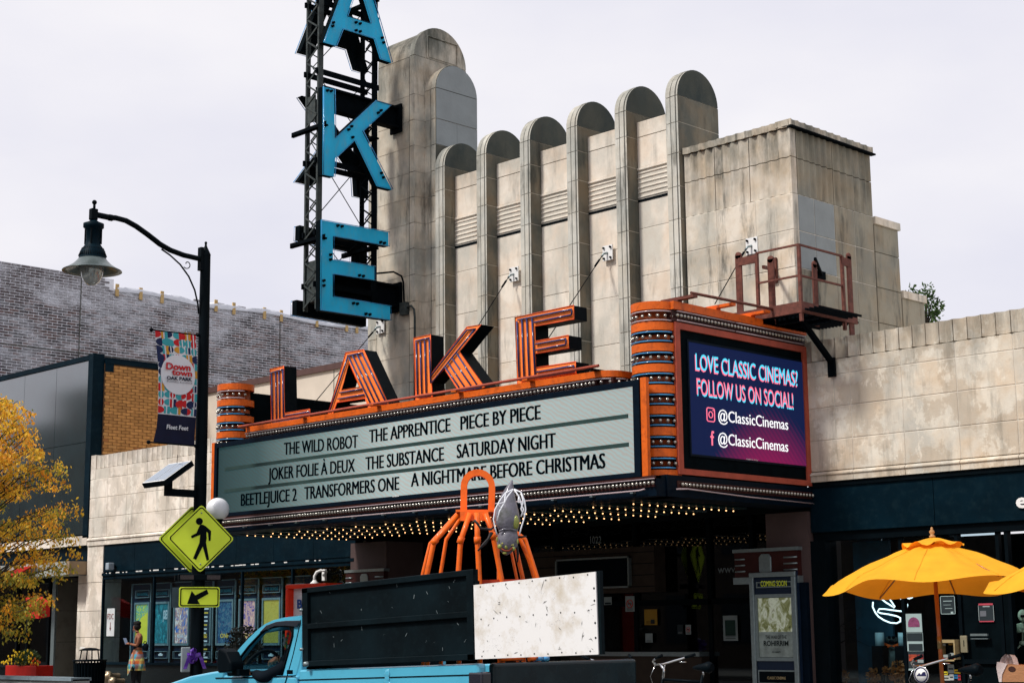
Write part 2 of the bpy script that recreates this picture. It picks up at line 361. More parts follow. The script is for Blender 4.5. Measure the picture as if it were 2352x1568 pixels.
# --- right wing (X -14 .. beyond the frame)
RZ = [3.69, 3.84, 4.29, 4.77, 5.24, 5.47, 5.79]
m = MB(); m.box(-13.98, 2, .007, .5, 3.85, 5.46); m.box(-13.98, 2, .06, .5, 3.70, 3.85); m.box(-13.98, 2, .06, .5, 5.46, 5.74); m.box(-13.98, 2, .5, 9, 5.0, 5.3); m.build('wall', mortar, TH)
xs = [-13.985, -13.14, -12.28, -11.42, -10.55, -9.68, -8.81, -7.94, -7.0, -6.1]
for i in range(len(xs)-1):
    a, b = xs[i], xs[i+1]
    for k in range(1, 5):
        if i == 0 and k in (3, 2): blk(a, -13.42, RZ[k], RZ[k+1], 0, stone_wing); blk(-13.42, b, RZ[k], RZ[k+1], 0, stone_wing)
        else: blk(a, b, RZ[k], RZ[k+1], 0, stone_wing)
    flute(a, b, 4, 5.47, 5.79, -.02, stone_wing, th=.45, d=.05, gr=1)
    m = MB()                                           # moulded cornice: fillet, slope, fascia
    m.prism([[(a+.004, -.03, 3.69), (a+.004, -.03, 3.775), (a+.004, -.05, 3.785), (a+.004, -.05, 3.80), (a+.004, -.005, 3.835), (a+.004, .2, 3.835), (a+.004, .2, 3.69)]], (b-a-.008, 0, 0))
    m.build('cornice_stone', stone_wing, TH)
# --- left wing (X -34.2 .. -24.4)
m = MB(); m.box(-34.15, -23.6, .008, .4, 3.85, 5.43); m.box(-34.15, -23.6, .06, .4, 3.66, 3.85); m.box(-34.15, -23.6, .06, .4, 5.43, 5.7); m.box(-34.1, -23.6, .4, 3.05, 5.0, 5.2); m.build('wall', mortar, TH)
xs = [-34.18, -33.4, -32.58, -31.75, -30.94, -30.1, -29.28, -28.45, -27.63, -26.8, -25.97, -25.15, -24.3]
LZ = [3.65, 3.84, 4.29, 4.75, 5.19, 5.44, 5.77]
for i in range(len(xs)-1):
    a, b = xs[i], xs[i+1]
    for k in range(1, 5):
        if k == 4 and i == 0: blk(a, -33.95, LZ[4], 5.77, 0, stone_wingl, th=.4); blk(-33.95, b, LZ[k], LZ[k+1], .01, stone_wingl); continue
        blk(a, b, LZ[k], LZ[k+1], 0, stone_wingl)
    if i == 0: flute(-33.92, b, 3, 5.44, 5.75, -.0, stone_wingl, th=.4, d=.04, gr=1)
    else: flute(a, b, 4, 5.44, 5.75, -.01, stone_wingl, th=.4, d=.04, gr=1)
    m = MB(); m.prism([[(a+.004, -.03, 3.65), (a+.004, -.03, 3.76), (a+.004, -.055, 3.77), (a+.004, -.055, 3.80), (a+.004, -.005, 3.835), (a+.004, .2, 3.835), (a+.004, .2, 3.65)]], (b-a-.008, 0, 0))
    m.build('cornice_stone', stone_wingl, TH)
# stone pier at the far left of the storefront
zz = [0.15, 1.55, 2.15, 2.8, 3.65]
for (a, b, ya, mt) in ((-34.75, -34.22, .10, stone_wingl), (-34.2, -33.5, 0, stone_wingl)):
    for k in range(4): blk(a, b, zz[k], zz[k+1], ya, mt, th=.5, gap=.004)

# --- square block at the right of the fins
BX0, BX1 = -16.09, -14.0
BZ = [5.3, 5.8, 6.38, 6.96, 7.54, 8.11, 8.69, 9.15]
m = MB(); m.box(BX0, BX1-.008, .007, 2.2, 5.2, 8.11); m.box(BX0, BX1-.07, .07, 2.2, 8.11, 9.2); m.build('block_core', mortar, TH)
jn = {0: [-15.46, -14.71], 1: [-16.0, -15.46, -14.71], 2: [-15.46, -14.72], 3: [-15.47, -14.75], 4: [-15.46, -14.70], 5: [-15.47, -14.79], 6: [-15.47, -14.79]}
for k in range(7):
    js = [BX0]+[j for j in jn[k] if j > BX0+.2]+[BX1]
    for i in range(len(js)-1):
        if k >= 5: flute(js[i], js[i+1], 4 if i < 2 else 4, BZ[k], BZ[k+1], 0, stone_block, d=.035, conv=True)
        else: blk(js[i], js[i+1], BZ[k], BZ[k+1], 0, stone_block)
flute(BX0, -15.0, 6, 9.15, 9.27, -.035, stone_block, th=.3, d=.03); flute(-15.0, BX1, 6, 9.15, 9.27, -.035, stone_block, th=.3, d=.03)
js_s = [.0, .56, 1.1, 1.66, 2.2]
for k in range(7):
    for i in range(4):
        grey = (k in (3, 4) and i < 2) or (k == 0) or (k == 2 and i < 0)
        if k >= 5:
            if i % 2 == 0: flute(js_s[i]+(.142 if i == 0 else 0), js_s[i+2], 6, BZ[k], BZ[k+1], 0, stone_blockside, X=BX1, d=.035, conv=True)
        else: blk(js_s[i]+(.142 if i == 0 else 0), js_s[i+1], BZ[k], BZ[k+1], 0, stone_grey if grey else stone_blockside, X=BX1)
flute(-.03, 2.24, 12, 9.17, 9.28, 0, stone_block, X=BX1+.04, th=.3, d=.03)
m = MB(); m.box(BX1-.02, BX1+.075, -.05, 2.26, 9.135, 9.16); m.build('drip_edge', blacksteel, TH)
# stepped back parts
for (y0, y1, zt) in ((2.22, 2.93, 8.12), (2.95, 3.63, 7.0)):
    m = MB(); m.box(-17, -14.12, y0, y1, 5.2, zt-.12); m.build('block_core', mortar, TH)
    m = MB(); m.box(-17, -14.0+.03, y0, y1+.03, zt-.12, zt); m.build('coping', stone_block, TH)
    for k in range(5):
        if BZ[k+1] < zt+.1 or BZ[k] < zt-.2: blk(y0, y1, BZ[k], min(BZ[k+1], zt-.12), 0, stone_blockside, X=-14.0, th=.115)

# --- fins: thin slabs set at right angles to the street, each with a half-round top
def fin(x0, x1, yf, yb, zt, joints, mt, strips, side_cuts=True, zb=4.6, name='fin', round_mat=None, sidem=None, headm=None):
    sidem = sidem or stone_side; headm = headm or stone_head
    r = (yb-yf)/2; cy = (yf+yb)/2; zc = zt-r
    mdy = max(s[2] for s in strips); P = MB(); P.box(x0+.008, x1-.008, yf+mdy+.008, yb-.008, zb, zc); p = P.build(name, mortar, TH)
    zs_ = [z for z in joints if z < zc-.1]+[zc]
    n = len(strips)
    for k in range(len(zs_)-1):
        z0, z1 = zs_[k]+.006, zs_[k+1]-.006
        m = MB(); pr = [(x0, yb)]
        # front edge in plan with narrow grooves between the strips
        for i, (a, b, dy) in enumerate(strips):
            pr += [(a, yf+dy), (b, yf+dy)]
            if i < n-1: pr += [(b, yf+.035), (strips[i+1][0], yf+.035)]
        pr += [(x1, yb)]
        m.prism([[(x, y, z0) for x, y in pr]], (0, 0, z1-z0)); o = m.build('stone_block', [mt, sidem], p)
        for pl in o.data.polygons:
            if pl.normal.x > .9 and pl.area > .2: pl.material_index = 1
    # half-round head, strip by strip
    K = 20
    for i, (a, b, dy) in enumerate(strips):
        m = MB(); rr = r-dy
        prof = [(cy-rr*cos(pi*k/K), zc+.006+rr*sin(pi*k/K)) for k in range(K+1)]
        e1 = strips[i+1][0]-.0 if i < n-1 else b
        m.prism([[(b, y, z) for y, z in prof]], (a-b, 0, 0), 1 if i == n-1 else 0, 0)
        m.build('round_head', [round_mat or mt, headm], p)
        if i < n-1:
            m = MB(); m.box(b+.001, e1-.001, yf+.012, yf+.05, zb, zc); m.build('groove', darkjoint, p)
            m = MB(); rr = r-.035; m.prism([[(b, cy-rr*cos(pi*k/K), zc+.006+rr*sin(pi*k/K)) for k in range(K+1)]], (e1-b, 0, 0)); m.build('groove', darkjoint, p)
    return p
FZ = [4.6, 5.25, 5.85, 6.4, 6.97, 7.53, 8.09, 8.63, 9.19, 9.71]
FXR = [-21.72, -20.6, -19.48, -18.34, -17.22, -16.11]
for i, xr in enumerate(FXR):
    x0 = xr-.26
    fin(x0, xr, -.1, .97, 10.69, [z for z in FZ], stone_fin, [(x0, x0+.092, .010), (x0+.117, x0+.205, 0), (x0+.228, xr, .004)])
# panels between the fins, with ribbed stone louvres
PZ_ = [4.6, 5.5, 6.3, 7.1, 7.9, 8.62]
for i in range(5):
    a, b = FXR[i], FXR[i+1]-.26
    m = MB(); m.box(a, b, .178, .9, 4.6, 9.97); m.build('panel_core', mortar, TH)
    off = .0 if i % 2 else .25
    for k in range(5):
        blk(a, b, PZ_[k]+(off if 0 < k < 5 else 0), PZ_[k+1]+(off if k+1 < 5 else 0), .17, stone_panel, th=.05, gap=.004)
    blk(a, b, 9.20, 9.73, .17, stone_panel, th=.05, gap=.004); blk(a, b, 9.73, 10.0, .165, stone_panel, th=.6, gap=.003)
    m = MB(); m.box(a, b, .215, .3, 8.62, 9.2); m.build('louver_back', darkjoint, TH)
    m = MB(); m.box(a, b, .16, .2, 8.615, 8.655); m.build('louver_shadow_strip', black, TH)  # black strip put in as the shadow line under the louvres
    for k in range(6):
        z = 8.66+k*.082; m = MB(); K = 6
        m.prism([[(a+.003, .225, z)]+[(a+.003, .205-.045*sin(pi*j/K), z+.066*j/K) for j in range(K+1)]+[(a+.003, .225, z+.066)]], (b-a-.006, 0, 0)); m.build('louver', stone_panel, TH)
    blk(a, b, 9.155, 9.20, .15, stone_panel, th=.06, gap=.002)
# --- tower
m = MB(); m.box(-24.03, -22.42, .1, 1.0, 4.6, 11.5); m.build('tower_core', mortar, TH)
TZ = [4.6, 5.12, 5.64, 6.15, 6.66, 7.16, 7.67, 8.18, 8.68, 9.18, 9.68, 10.17, 10.68, 11.19, 11.7]
fin(-23.5, -22.40, -.25, 1.11, 13.16, TZ+[12.48], stone_tower, [(-23.5, -22.56, .03), (-22.53, -22.40, 0)], name='tower_fin', sidem=stone_tower, headm=stone_tower)
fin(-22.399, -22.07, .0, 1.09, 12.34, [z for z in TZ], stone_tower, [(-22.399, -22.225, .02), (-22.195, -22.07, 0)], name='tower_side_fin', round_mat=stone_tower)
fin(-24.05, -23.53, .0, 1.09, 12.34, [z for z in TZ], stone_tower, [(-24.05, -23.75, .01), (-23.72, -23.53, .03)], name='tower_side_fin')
# newly replaced pale grey slabs on the side of the lower arch
K = 16; r = .53; cy = .545; zc = 12.34-.545
m = MB(); m.prism([[(-22.068, cy-r*cos(pi*k/K), zc+.01+r*sin(pi*k/K)) for k in range(K+1)]], (.012, 0, 0)); m.build('patch_slab', stone_grey, TH)
for (y0, y1, z0, z1) in ((.015, 1.075, 11.19, zc), (.015, .54, 10.68, 11.185), (.545, 1.075, 10.68, 11.185)):
    m = MB(); m.box(-22.068, -22.056, y0, y1, z0+.005, z1-.004); m.build('patch_slab', stone_grey, TH)
# square frieze panel on the big arch
m = MB(); m.box(-22.40, -22.385, .12, .82, 12.52, 12.9); m.build('inset_panel', stone_tower, TH)
m = MB(); m.box(-22.40, -22.37, .06, .085, 12.5, 12.93); m.box(-22.40, -22.37, .855, .88, 12.5, 12.93); m.box(-22.4, -22.37, .06, .88, 12.93, 12.95); m.build('panel_rib', stone_tower, TH)

# ================================================================ STREET LEVEL OF THE THEATRE
# left storefront: fascia, window with poster cases
m = MB(); m.box(-33.49, -24.4, .03, .2, 3.0, 3.64); m.build('fascia', teal, TH)
for k in range(7):
    a = -33.49+k*1.3; m = MB(); m.box(a+.004, min(a+1.296, -24.4), .012, .03, 3.03, 3.64); m.build('fascia_panel', teal, TH)
m = MB(); m.box(-33.49, -24.4, -.03, .2, 2.94, 3.0); m.box(-33.49, -24.4, 0, .2, 2.86, 2.938); m.build('window_head', teal, TH)
m = MB()
for k in range(60):
    if random.random() < .5: a = -33.3+k*.14; m.box(a, a+random.uniform(.03, .16), -.034, -.028, 2.985, 3.0+random.uniform(0, .012))
tag(m.build('peeling_paint', whitep, TH), kind='stuff')
m = MB(); m.box(-33.49, -24.4, 0, .3, .15, .95); m.build('stall_riser', mat('dark_granite', (.010, .018, .02), .5, var=.4, scale=30), TH)
m = MB(); m.box(-33.49, -24.4, -.06, .3, .952, 1.0); m.build('window_sill', teal, TH)
m = MB(); m.box(-33.45, -24.4, .9, .95, .9, 3.0); m.box(-33.45, -24.4, .3, .95, .9, .98); m.build('window_back', blacks, TH)
for x in (-33.47, -31.35, -29.75, -28.05, -26.35, -24.42):
    m = MB(); m.box(x-.02, x+.02, -.01, .05, 1.0, 2.86); m.build('mullion', teal, TH)
    if x > -33:
        pass
mx_ = [-33.45, -31.37, -29.77, -28.07, -26.37, -24.44]
for a, b in zip(mx_[:-1], [x-.04+.0 for x in (-31.35, -29.75, -28.05, -26.35, -24.42)]):
    m = MB(); m.box(a+.02, b+.02, .018, .024, 1.0, 2.86); m.build('pane', win_glass, TH)
# entrance recess below the marquee: X -24.4 .. -14
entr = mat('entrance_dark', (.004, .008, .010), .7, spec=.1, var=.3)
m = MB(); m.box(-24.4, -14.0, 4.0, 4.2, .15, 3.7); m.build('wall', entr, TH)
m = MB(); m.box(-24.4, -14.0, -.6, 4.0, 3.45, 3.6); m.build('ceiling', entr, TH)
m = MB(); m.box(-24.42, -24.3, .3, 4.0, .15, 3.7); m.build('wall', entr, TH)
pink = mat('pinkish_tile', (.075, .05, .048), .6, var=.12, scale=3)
tan = mat('tan_panel', (.045, .032, .024), .7, var=.15)
# pink piers at both sides of the entrance
m = MB(); m.box(-14.72, -13.96, -.02, .8, .15, 3.28); m.build('entrance_pier', pink, TH)
m = MB(); m.box(-24.5, -23.45, -.02, .9, .15, 3.28); m.build('entrance_pier', pink, TH)
# sign bands on the piers
for (a, b) in ((-15.25, -14.1), (-24.52, -23.4)):
    m = MB(); m.box(a, b, -.12, -.02, 2.35, 2.72); m.build('pier_sign_band', maroon, TH)
    m = MB(); m.box(a-.02, b+.02, -.14, -.0, 2.72, 2.77); m.build('chrome_trim', alu, TH)
    m = MB(); m.box(a-.02, b+.02, -.14, -.0, 2.25, 2.35); m.build('chrome_trim', alu, TH)
    for k in range(3):
        z = 2.44+k*.09
        m = MB(); m.tube([(a+.02, -.13, z), (a+.2, -.13, z)], .012, 6); m.build('chrome_strip', alu, TH); m = MB(); m.tube([(b-.24, -.13, z), (b, -.13, z)], .012, 6); m.build('chrome_strip', alu, TH)
    m = MB(); c = (a+b)/2; w, h = .11, .15
    m.prism([[(c-w, -.14, 2.535-h*.7), (c-w*.6, -.14, 2.535-h), (c+w*.6, -.14, 2.535-h), (c+w, -.14, 2.535-h*.7), (c+w, -.14, 2.535+h*.7), (c+w*.6, -.14, 2.535+h), (c-w*.6, -.14, 2.535+h), (c-w, -.14, 2.535+h*.7)]], (0, .03, 0)); o = m.build('glass_badge', alu, TH); bevel(o, .01, 2)
# glass doors and ticket window at the back of the entrance, Y about 2.6
YB = 1.9
def rect_px(f, x0, y0, x1, y1, Y):
    a = PY(*Q(f, x0, y1), Y); b = PY(*Q(f, x1, y0), Y); return a.x, b.x, a.z, b.z
m = MB(); m.box(-24.3, -14.0, YB+.06, YB+.1, 2.02, 3.5); m.build('transom_glass', glass('transom', (.4, .5, .5), .3), TH)
for x in (-22.8, -20.9, -19.0, -17.35, -16.45, -15.5):
    m = MB(); m.box(x-.04, x+.04, YB, YB+.1, .15, 3.5); m.build('door_frame', black, TH)
m = MB(); m.box(-24.3, -14.0, YB, YB+.1, 2.0, 2.1); m.build('door_head', black, TH)
x0, x1, z0, z1 = rect_px('x', -260, 830, 820, 520, YB)
m = MB(); m.box(x0, x1, YB-.25, YB+.05, z0, z1); m.build('ticket_booth_fascia', tan, TH)
for k in range(4):
    z = z0+(z1-z0)*(k+.5)/4; m = MB(); m.box(x0, x1, YB-.256, YB-.25, z-.006, z+.006); m.build('groove', black, TH)
x0, x1, z0, z1 = rect_px('x', -40, 795, 540, 570, YB-.3)
m = MB(); m.box(x0, x1, YB-.32, YB-.27, z0, z1); m.build('menu_board', black, TH)
m = MB()
for (a, b, c, d) in ((x0, x1, z0-.03, z0), (x0, x1, z1, z1+.03), (x1, x1+.03, z0-.03, z1+.03), (x0-.03, x0, z0-.03, z1+.03)): m.box(a, b, YB-.35, YB-.27, c, d)
m.build('menu_board_frame', alu, TH)
m = MB(); m.box(-20.4, -17.4, YB-.25, YB+.04, 1.15, 1.22); m.box(-20.4, -17.4, YB-.25, YB+.04, .62, .68); m.build('counter_edge', alu, TH)
m = MB(); m.box(-20.4, -17.4, YB-.2, YB+.04, .15, 1.15); m.build('ticket_booth', tan, TH)
m = MB(); m.box(-24.3, -14.0, YB+.02, YB+.03, .15, 2.0); m.build('door_glass', dark_glass, TH)
for (a, b) in ((-16.4, -15.5),):
    m = MB(); m.box(a, b, YB-.04, YB, 1.12, 1.16); m.build('push_bar', alu, TH)
# notices inside the entrance
paper = mat('white_notice', (.28, .33, .33), .8, var=.1); ypaper = mat('yellow_notice', (.36, .20, .03), .8, var=.1); dpaper = mat('dark_notice', (.02, .03, .035), .6)
def notice(f, r, Y, mt, label, ring=False, inner=None, par=None):
    x0, x1, z0, z1 = rect_px(f, *r, Y)
    t = thing('paper_notice', (x0, Y, z0), label, 'notice')
    m = MB(); m.box(x0, x1, Y-.006, Y, z0, z1); m.build('sheet', mt, t)
    if inner:
        w, h = x1-x0, z1-z0; m = MB(); m.box(x0+w*inner[0], x0+w*inner[1], Y-.009, Y-.006, z0+h*inner[2], z0+h*inner[3]); m.build('printed_panel', inner[4], t)
    if ring:
        w, h = x1-x0, z1-z0; c = Vector((x0+w/2, Y-.01, z0+h*.5)); rr = w*.33
        m = MB(); m.tube([c+Vector((cos(2*pi*k/16), 0, sin(2*pi*k/16)))*rr for k in range(16)], w*.035, 5, closed=True); m.tube([c+Vector((-.6, 0, .6))*rr*1.1, c+Vector((.6, 0, -.6))*rr*1.1], w*.035, 5); m.build('no_smoking_ring', red, t)
        m = MB(); m.box(c.x-rr*.6, c.x+rr*.6, c.y-.001, c.y, c.z-.008, c.z+.008); m.build('cigarette', black, t)
    m = MB()
    for k in range(3): w = x1-x0; m.box(x0+w*.15, x1-w*.15, Y-.009, Y-.0065, z0+(z1-z0)*(.08+.07*k), z0+(z1-z0)*(.10+.07*k))
    tag(m.build('small_print', black if mt is not dpaper else paper, t), kind='stuff')
    return t
notice('x', (508, 862, 578, 990), YB-.02, paper, 'white no-smoking notice on the ticket window', ring=True)
notice('x', (335, 870, 395, 935), YB-.02, paper, 'small pale notice high at the left of the ticket window', inner=(.1, .9, .1, .3, dpaper))
notice('x', (662, 970, 762, 1098), YB-.02, ypaper, 'yellow notice on the right part of the ticket window', inner=(.5, .8, .1, .35, dpaper))
notice('x', (928, 1096, 972, 1172), YB-.02, dpaper, 'black opening hours card on the dark glass door')
notice('x', (995, 1095, 1036, 1174), YB-.02, paper, 'small no-smoking sticker beside the black card on the glass door', ring=True)
notice('x', (1302, 1020, 1411, 1225), YB-.02, paper, 'tall white handbill with dark picture on the right-hand glass door', inner=(.14, .86, .2, .82, mat('dark_green_print', (.02, .05, .04), .7)))
notice('x', (670, 1165, 725, 1238), YB-.03, paper, 'white card standing on the ticket counter')
ghost = mat('pale_vinyl_lettering', (.22, .26, .27), .6)
text('1022', PY(*Q('x', 222, 440), YB-.05), PY(*Q('x', 313, 437), YB-.05), .13, (0, 0, 1), ghost, TH, 'street_number', bold=.01)
text('www.classiccinemas.com', PY(*Q('x', 1255, 678), YB-.05), PY(*Q('x', 1255, 678), YB-.05)+Vector((1.95, 0, 0)), .12, (0, 0, 1), ghost, TH, 'web_address')
# right shop: fascia, window, door
m = MB(); m.box(-13.94, 2, .05, .25, 2.96, 3.62); m.build('shop_fascia', teal, TH)
for a, b in ((-13.94, -11.9), (-11.89, -9.4), (-9.39, -6)):
    m = MB(); m.box(a, b, .03, .05, 2.97, 3.62); m.build('fascia_panel', teal, TH)
m = MB(); m.box(-13.94, 2, .0, .3, 3.62, 3.69); m.build('shadow_gap', black, TH)
m = MB(); m.box(-13.94, 2, .08, .3, 2.84, 2.955); m.build('window_head', black, TH)
m = MB(); m.box(-13.96, -13.7, .02, .3, .15, 2.84); m.build('window_jamb', black, TH)
m = MB(); m.box(-13.7, 2, .1, .3, .15, .45); m.build('stall_riser', black, TH)
m = MB(); m.box(-13.7, 2, 2.6, 2.7, .15, 2.95); m.box(-13.7, 2, .3, 2.7, .3, .4); m.build('window_back', blacks, TH)
m = MB(); m.box(-13.72, -13.1, .75, .8, .4, 2.84); m.build('display_side_board', mat('pale_teal_board', (.012, .05, .075), .8, var=.2), TH)
for a, b in ((-13.69, -12.55), (-12.5, -11.05), (-10.2, 1.9)):
    m = MB(); m.box(a, b, .15, .157, .45, 2.84); m.build('pane', win_glass, TH)
for x in (-12.525, -11.03, -10.22):
    m = MB(); m.box(x-.025, x+.025, .12, .2, .45, 2.84); m.build('mullion', black, TH)
# ================================================================ MARQUEE
MQ = thing('marquee', (-19, -1.7, 3.3), 'orange and navy cinema marquee with white film-title screen, side LED board and rows of bulbs', 'marquee')
XL, XR, YF = -24.39, -13.9, -3.05
ledm, nt, b = newmat('led_screen_white')
L_ = nt.links.new; N_ = nt.nodes.new
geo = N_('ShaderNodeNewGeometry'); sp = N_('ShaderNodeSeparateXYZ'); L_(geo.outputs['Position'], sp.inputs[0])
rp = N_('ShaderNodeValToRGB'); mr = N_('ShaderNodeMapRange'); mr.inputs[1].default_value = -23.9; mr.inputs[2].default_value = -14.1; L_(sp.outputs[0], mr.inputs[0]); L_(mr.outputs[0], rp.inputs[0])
e0 = rp.color_ramp.elements; e0[0].color = (.012, .035, .04, 1); e0[1].color = (.36, .39, .38, 1)  # dimming towards the left end, seen at a grazing angle, put into the emission colour
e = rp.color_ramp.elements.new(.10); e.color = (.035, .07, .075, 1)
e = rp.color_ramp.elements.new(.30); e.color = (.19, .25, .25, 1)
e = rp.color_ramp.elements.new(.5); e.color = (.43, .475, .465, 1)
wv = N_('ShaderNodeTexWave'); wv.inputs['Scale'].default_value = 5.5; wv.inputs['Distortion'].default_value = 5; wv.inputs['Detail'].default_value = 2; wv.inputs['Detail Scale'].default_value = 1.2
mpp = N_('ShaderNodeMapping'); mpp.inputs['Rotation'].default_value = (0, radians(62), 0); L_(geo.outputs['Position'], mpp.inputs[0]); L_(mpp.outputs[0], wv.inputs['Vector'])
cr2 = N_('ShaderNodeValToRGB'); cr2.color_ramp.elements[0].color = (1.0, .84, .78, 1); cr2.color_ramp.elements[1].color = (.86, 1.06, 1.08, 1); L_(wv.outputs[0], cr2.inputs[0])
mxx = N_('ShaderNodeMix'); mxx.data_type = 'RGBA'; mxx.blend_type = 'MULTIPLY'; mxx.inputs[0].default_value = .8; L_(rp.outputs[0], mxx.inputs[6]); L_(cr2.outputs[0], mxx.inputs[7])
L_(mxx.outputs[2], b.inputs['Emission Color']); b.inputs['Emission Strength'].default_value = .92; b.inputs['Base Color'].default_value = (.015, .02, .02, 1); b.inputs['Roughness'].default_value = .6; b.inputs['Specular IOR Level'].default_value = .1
# body
m = MB(); m.box(XL+.35, XR-.4, YF-.32, -.1, 3.62, 4.86); m.build('body', blacks, MQ)
m = MB(); m.box(XL+.05, XL+.5, YF, -.02, 3.62, 5.86); m.build('left_side_cabinet', blacks, MQ)
m = MB(); m.box(XR-.34, XR-.02, YF, -.05, 3.62, 5.9); m.build('right_side_cabinet', blacks, MQ)
# front screen
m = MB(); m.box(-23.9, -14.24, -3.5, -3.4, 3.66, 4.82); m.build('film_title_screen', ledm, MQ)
m = MB()
for (a, b_, c, d) in ((-23.98, -14.13, 4.82, 4.90), (-23.98, -14.13, 3.60, 3.66), (-23.98, -23.9, 3.66, 4.82), (-14.24, -14.13, 3.66, 4.82)): m.box(a, b_, -3.54, -3.42, c, d)
m.build('screen_frame', navy, MQ)
m = MB(); m.box(-14.12, -14.02, -3.52, -3.46, 3.60, 4.92); m.build('orange_post', orange, MQ); m = MB(); m.box(-24.09, -24.0, -3.52, -3.36, 3.6, 4.92); m.build('orange_post', orange, MQ)
slat = mat('screen_divider_dark', (.02, .045, .042), .7)
m = MB()
for z in (4.43, 4.045): m.box(-23.7, -14.36, -3.512, -3.5, z-.028, z+.028)
m.build('title_rail', slat, MQ)
ink = mat('title_black', (.001, .003, .005), .8, spec=.0)
def title(s, x0, y0, x1, y1, f0, f1, h=.205):
    text(s, PY(*Q(f0, x0, y0), -3.515), PY(*Q(f1, x1, y1), -3.515), h, (0, 0, 1), ink, MQ, 'title_lettering', bold=0, dbl=.048)
title('THE WILD ROBOT', 548, 1048, 1035, 1000, 'B', 'B'); title('THE APPRENTICE', 1112, 968, 236, 893, 'B', 'C'); title('PIECE BY PIECE', 306, 884, 832, 812, 'C', 'C')
title('JOKER FOLIE À DEUX', 445, 1216, 1015, 1158, 'B', 'B'); title('THE SUBSTANCE', 1088, 1148, 193, 1085, 'B', 'C'); title('SATURDAY NIGHT', 281, 1070, 932, 998, 'C', 'C')
title('BEETLEJUICE 2', 263, 1385, 630, 1350, 'B', 'B'); title('TRANSFORMERS ONE', 683, 1342, 1308, 1278, 'B', 'B'); title('A NIGHTMARE BEFORE CHRISTMAS', -22, 1258, 1260, 1135, 'C', 'C')
text('OMEGA', PY(*Q('B', 1263, 1326), -3.545), PY(*Q('B', 1307, 1322), -3.545), .02, (0, 0, 1), whitep, MQ, 'maker_name', bold=.02)

BULBS = []
def neon(pts, mt, r=.012, name='neon_tube'): m = MB(); m.tube(pts, r*.8, 6); return m.build(name, mt, MQ)
# cornice above the screen and below it: lines of bulbs between neon tubes
m = MB(); m.box(-23.16, -15.0, -3.46, -3.0, 5.03, 5.12)
K = 8; m.prism([[(-15.0, -3.46, 5.03)]+[(-15.0+.3*sin(pi/2*k/K), -3.46+.3*(1-cos(pi/2*k/K)), 5.03) for k in range(1, K+1)]+[(-14.7, -3.0, 5.03), (-15.0, -3.0, 5.03)]], (0, 0, .09)); m.build('orange_ledge', orange, MQ)
m = MB(); m.box(-23.14, -15.0, -3.42, -3.0, 4.905, 5.028); m.box(-15.0, -14.74, -3.36, -3.0, 4.905, 5.028); m.build('bulb_channel', maroon, MQ)
def row_pts(z, y=-3.47): return [(-23.16, y, z), (-15.05, y, z)]+[(-15.05+.36*sin(pi/2*k/6), y+.36*(1-cos(pi/2*k/6)), z) for k in range(1, 7)]
neon(row_pts(5.005), whitetube); neon(row_pts(4.905), whitetube)
for k in range(106):
    x = -23.1+k*.0765
    if x < -15.02: BULBS.append((x, -3.475, 4.955))
for k in range(5): BULBS.append((-15.0+.36*sin(pi/2*k/4.5), -3.475+.36*(1-cos(pi/2*k/4.5)), 4.955))
# bottom band
m = MB(); m.box(XL+.2, XR+.0, -3.5, -3.0, 3.33, 3.60); m.box(XR-.5, XR+.02, -3.3, -.01, 3.33, 3.62); m.box(XL, XL+.3, -3.3, -.01, 3.33, 3.62); m.build('lower_band', navy, MQ)
m = MB(); m.box(-24.1, XR, -3.53, -3.4, 3.562, 3.598); m.build('orange_strip', maroon, MQ)
neon([(-24.0, -3.535, 3.555), (XR+.0, -3.535, 3.555)], whitetube, .009)
m = MB(); m.box(-24.1, XR-.02, -3.51, -3.49, 3.45, 3.53); m.build('bulb_channel', maroon, MQ)
neon([(-24.0, -3.56, 3.41), (-18, -3.56, 3.405), (-14.15, -3.56, 3.41), (-14.05, -3.56, 3.425)], whitetube, .013)
m = MB()
for k in range(14): x = -23.8+k*.73; m.box(x, x+.05, -3.56, -3.5, 3.38, 3.42)
tag(m.build('tube_clip', alu, MQ), kind='stuff')
for k in range(145): BULBS.append((-24.0+k*.07, -3.545, 3.50))
# right side board
m = MB()
for (a, b_, c, d) in ((-3.05, 0, 5.62, 5.71), (-3.05, 0, 3.64, 3.72), (-3.05, -2.95, 3.72, 5.62), (-.1, 0, 3.72, 5.62)): m.box(XR-.02, XR+.03, a, b_, c, d)
m.build('coral_frame', coral, MQ)
m = MB(); m.box(XR-.02, XR+.0, -2.95, -.1, 3.72, 5.62); m.build('screen_surround', blacks, MQ)
m = MB()
for (a, b_, c, d) in ((-2.79, -.12, 5.47, 5.50), (-2.79, -.12, 3.9, 3.93), (-2.79, -2.76, 3.93, 5.47)): m.box(XR, XR+.02, a, b_, c, d)
m.build('screen_bezel', navy, MQ)
led2, nt, b = newmat('led_screen_blue'); L_ = nt.links.new; N_ = nt.nodes.new
geo = N_('ShaderNodeNewGeometry'); sp = N_('ShaderNodeSeparateXYZ'); L_(geo.outputs['Position'], sp.inputs[0])
dx = N_('ShaderNodeMath'); dx.operation = 'ADD'; L_(sp.outputs[1], dx.inputs[0]); dx.inputs[1].default_value = .95
dd = N_('ShaderNodeMath'); dd.operation = 'POWER'; L_(dx.outputs[0], dd.inputs[0]); dd.inputs[1].default_value = 2
dz = N_('ShaderNodeMath'); dz.operation = 'SUBTRACT'; L_(sp.outputs[2], dz.inputs[0]); dz.inputs[1].default_value = 3.93
m1 = N_('ShaderNodeMath'); m1.operation = 'MULTIPLY_ADD'; L_(dd.outputs[0], m1.inputs[0]); m1.inputs[1].default_value = .45; L_(dz.outputs[0], m1.inputs[2])
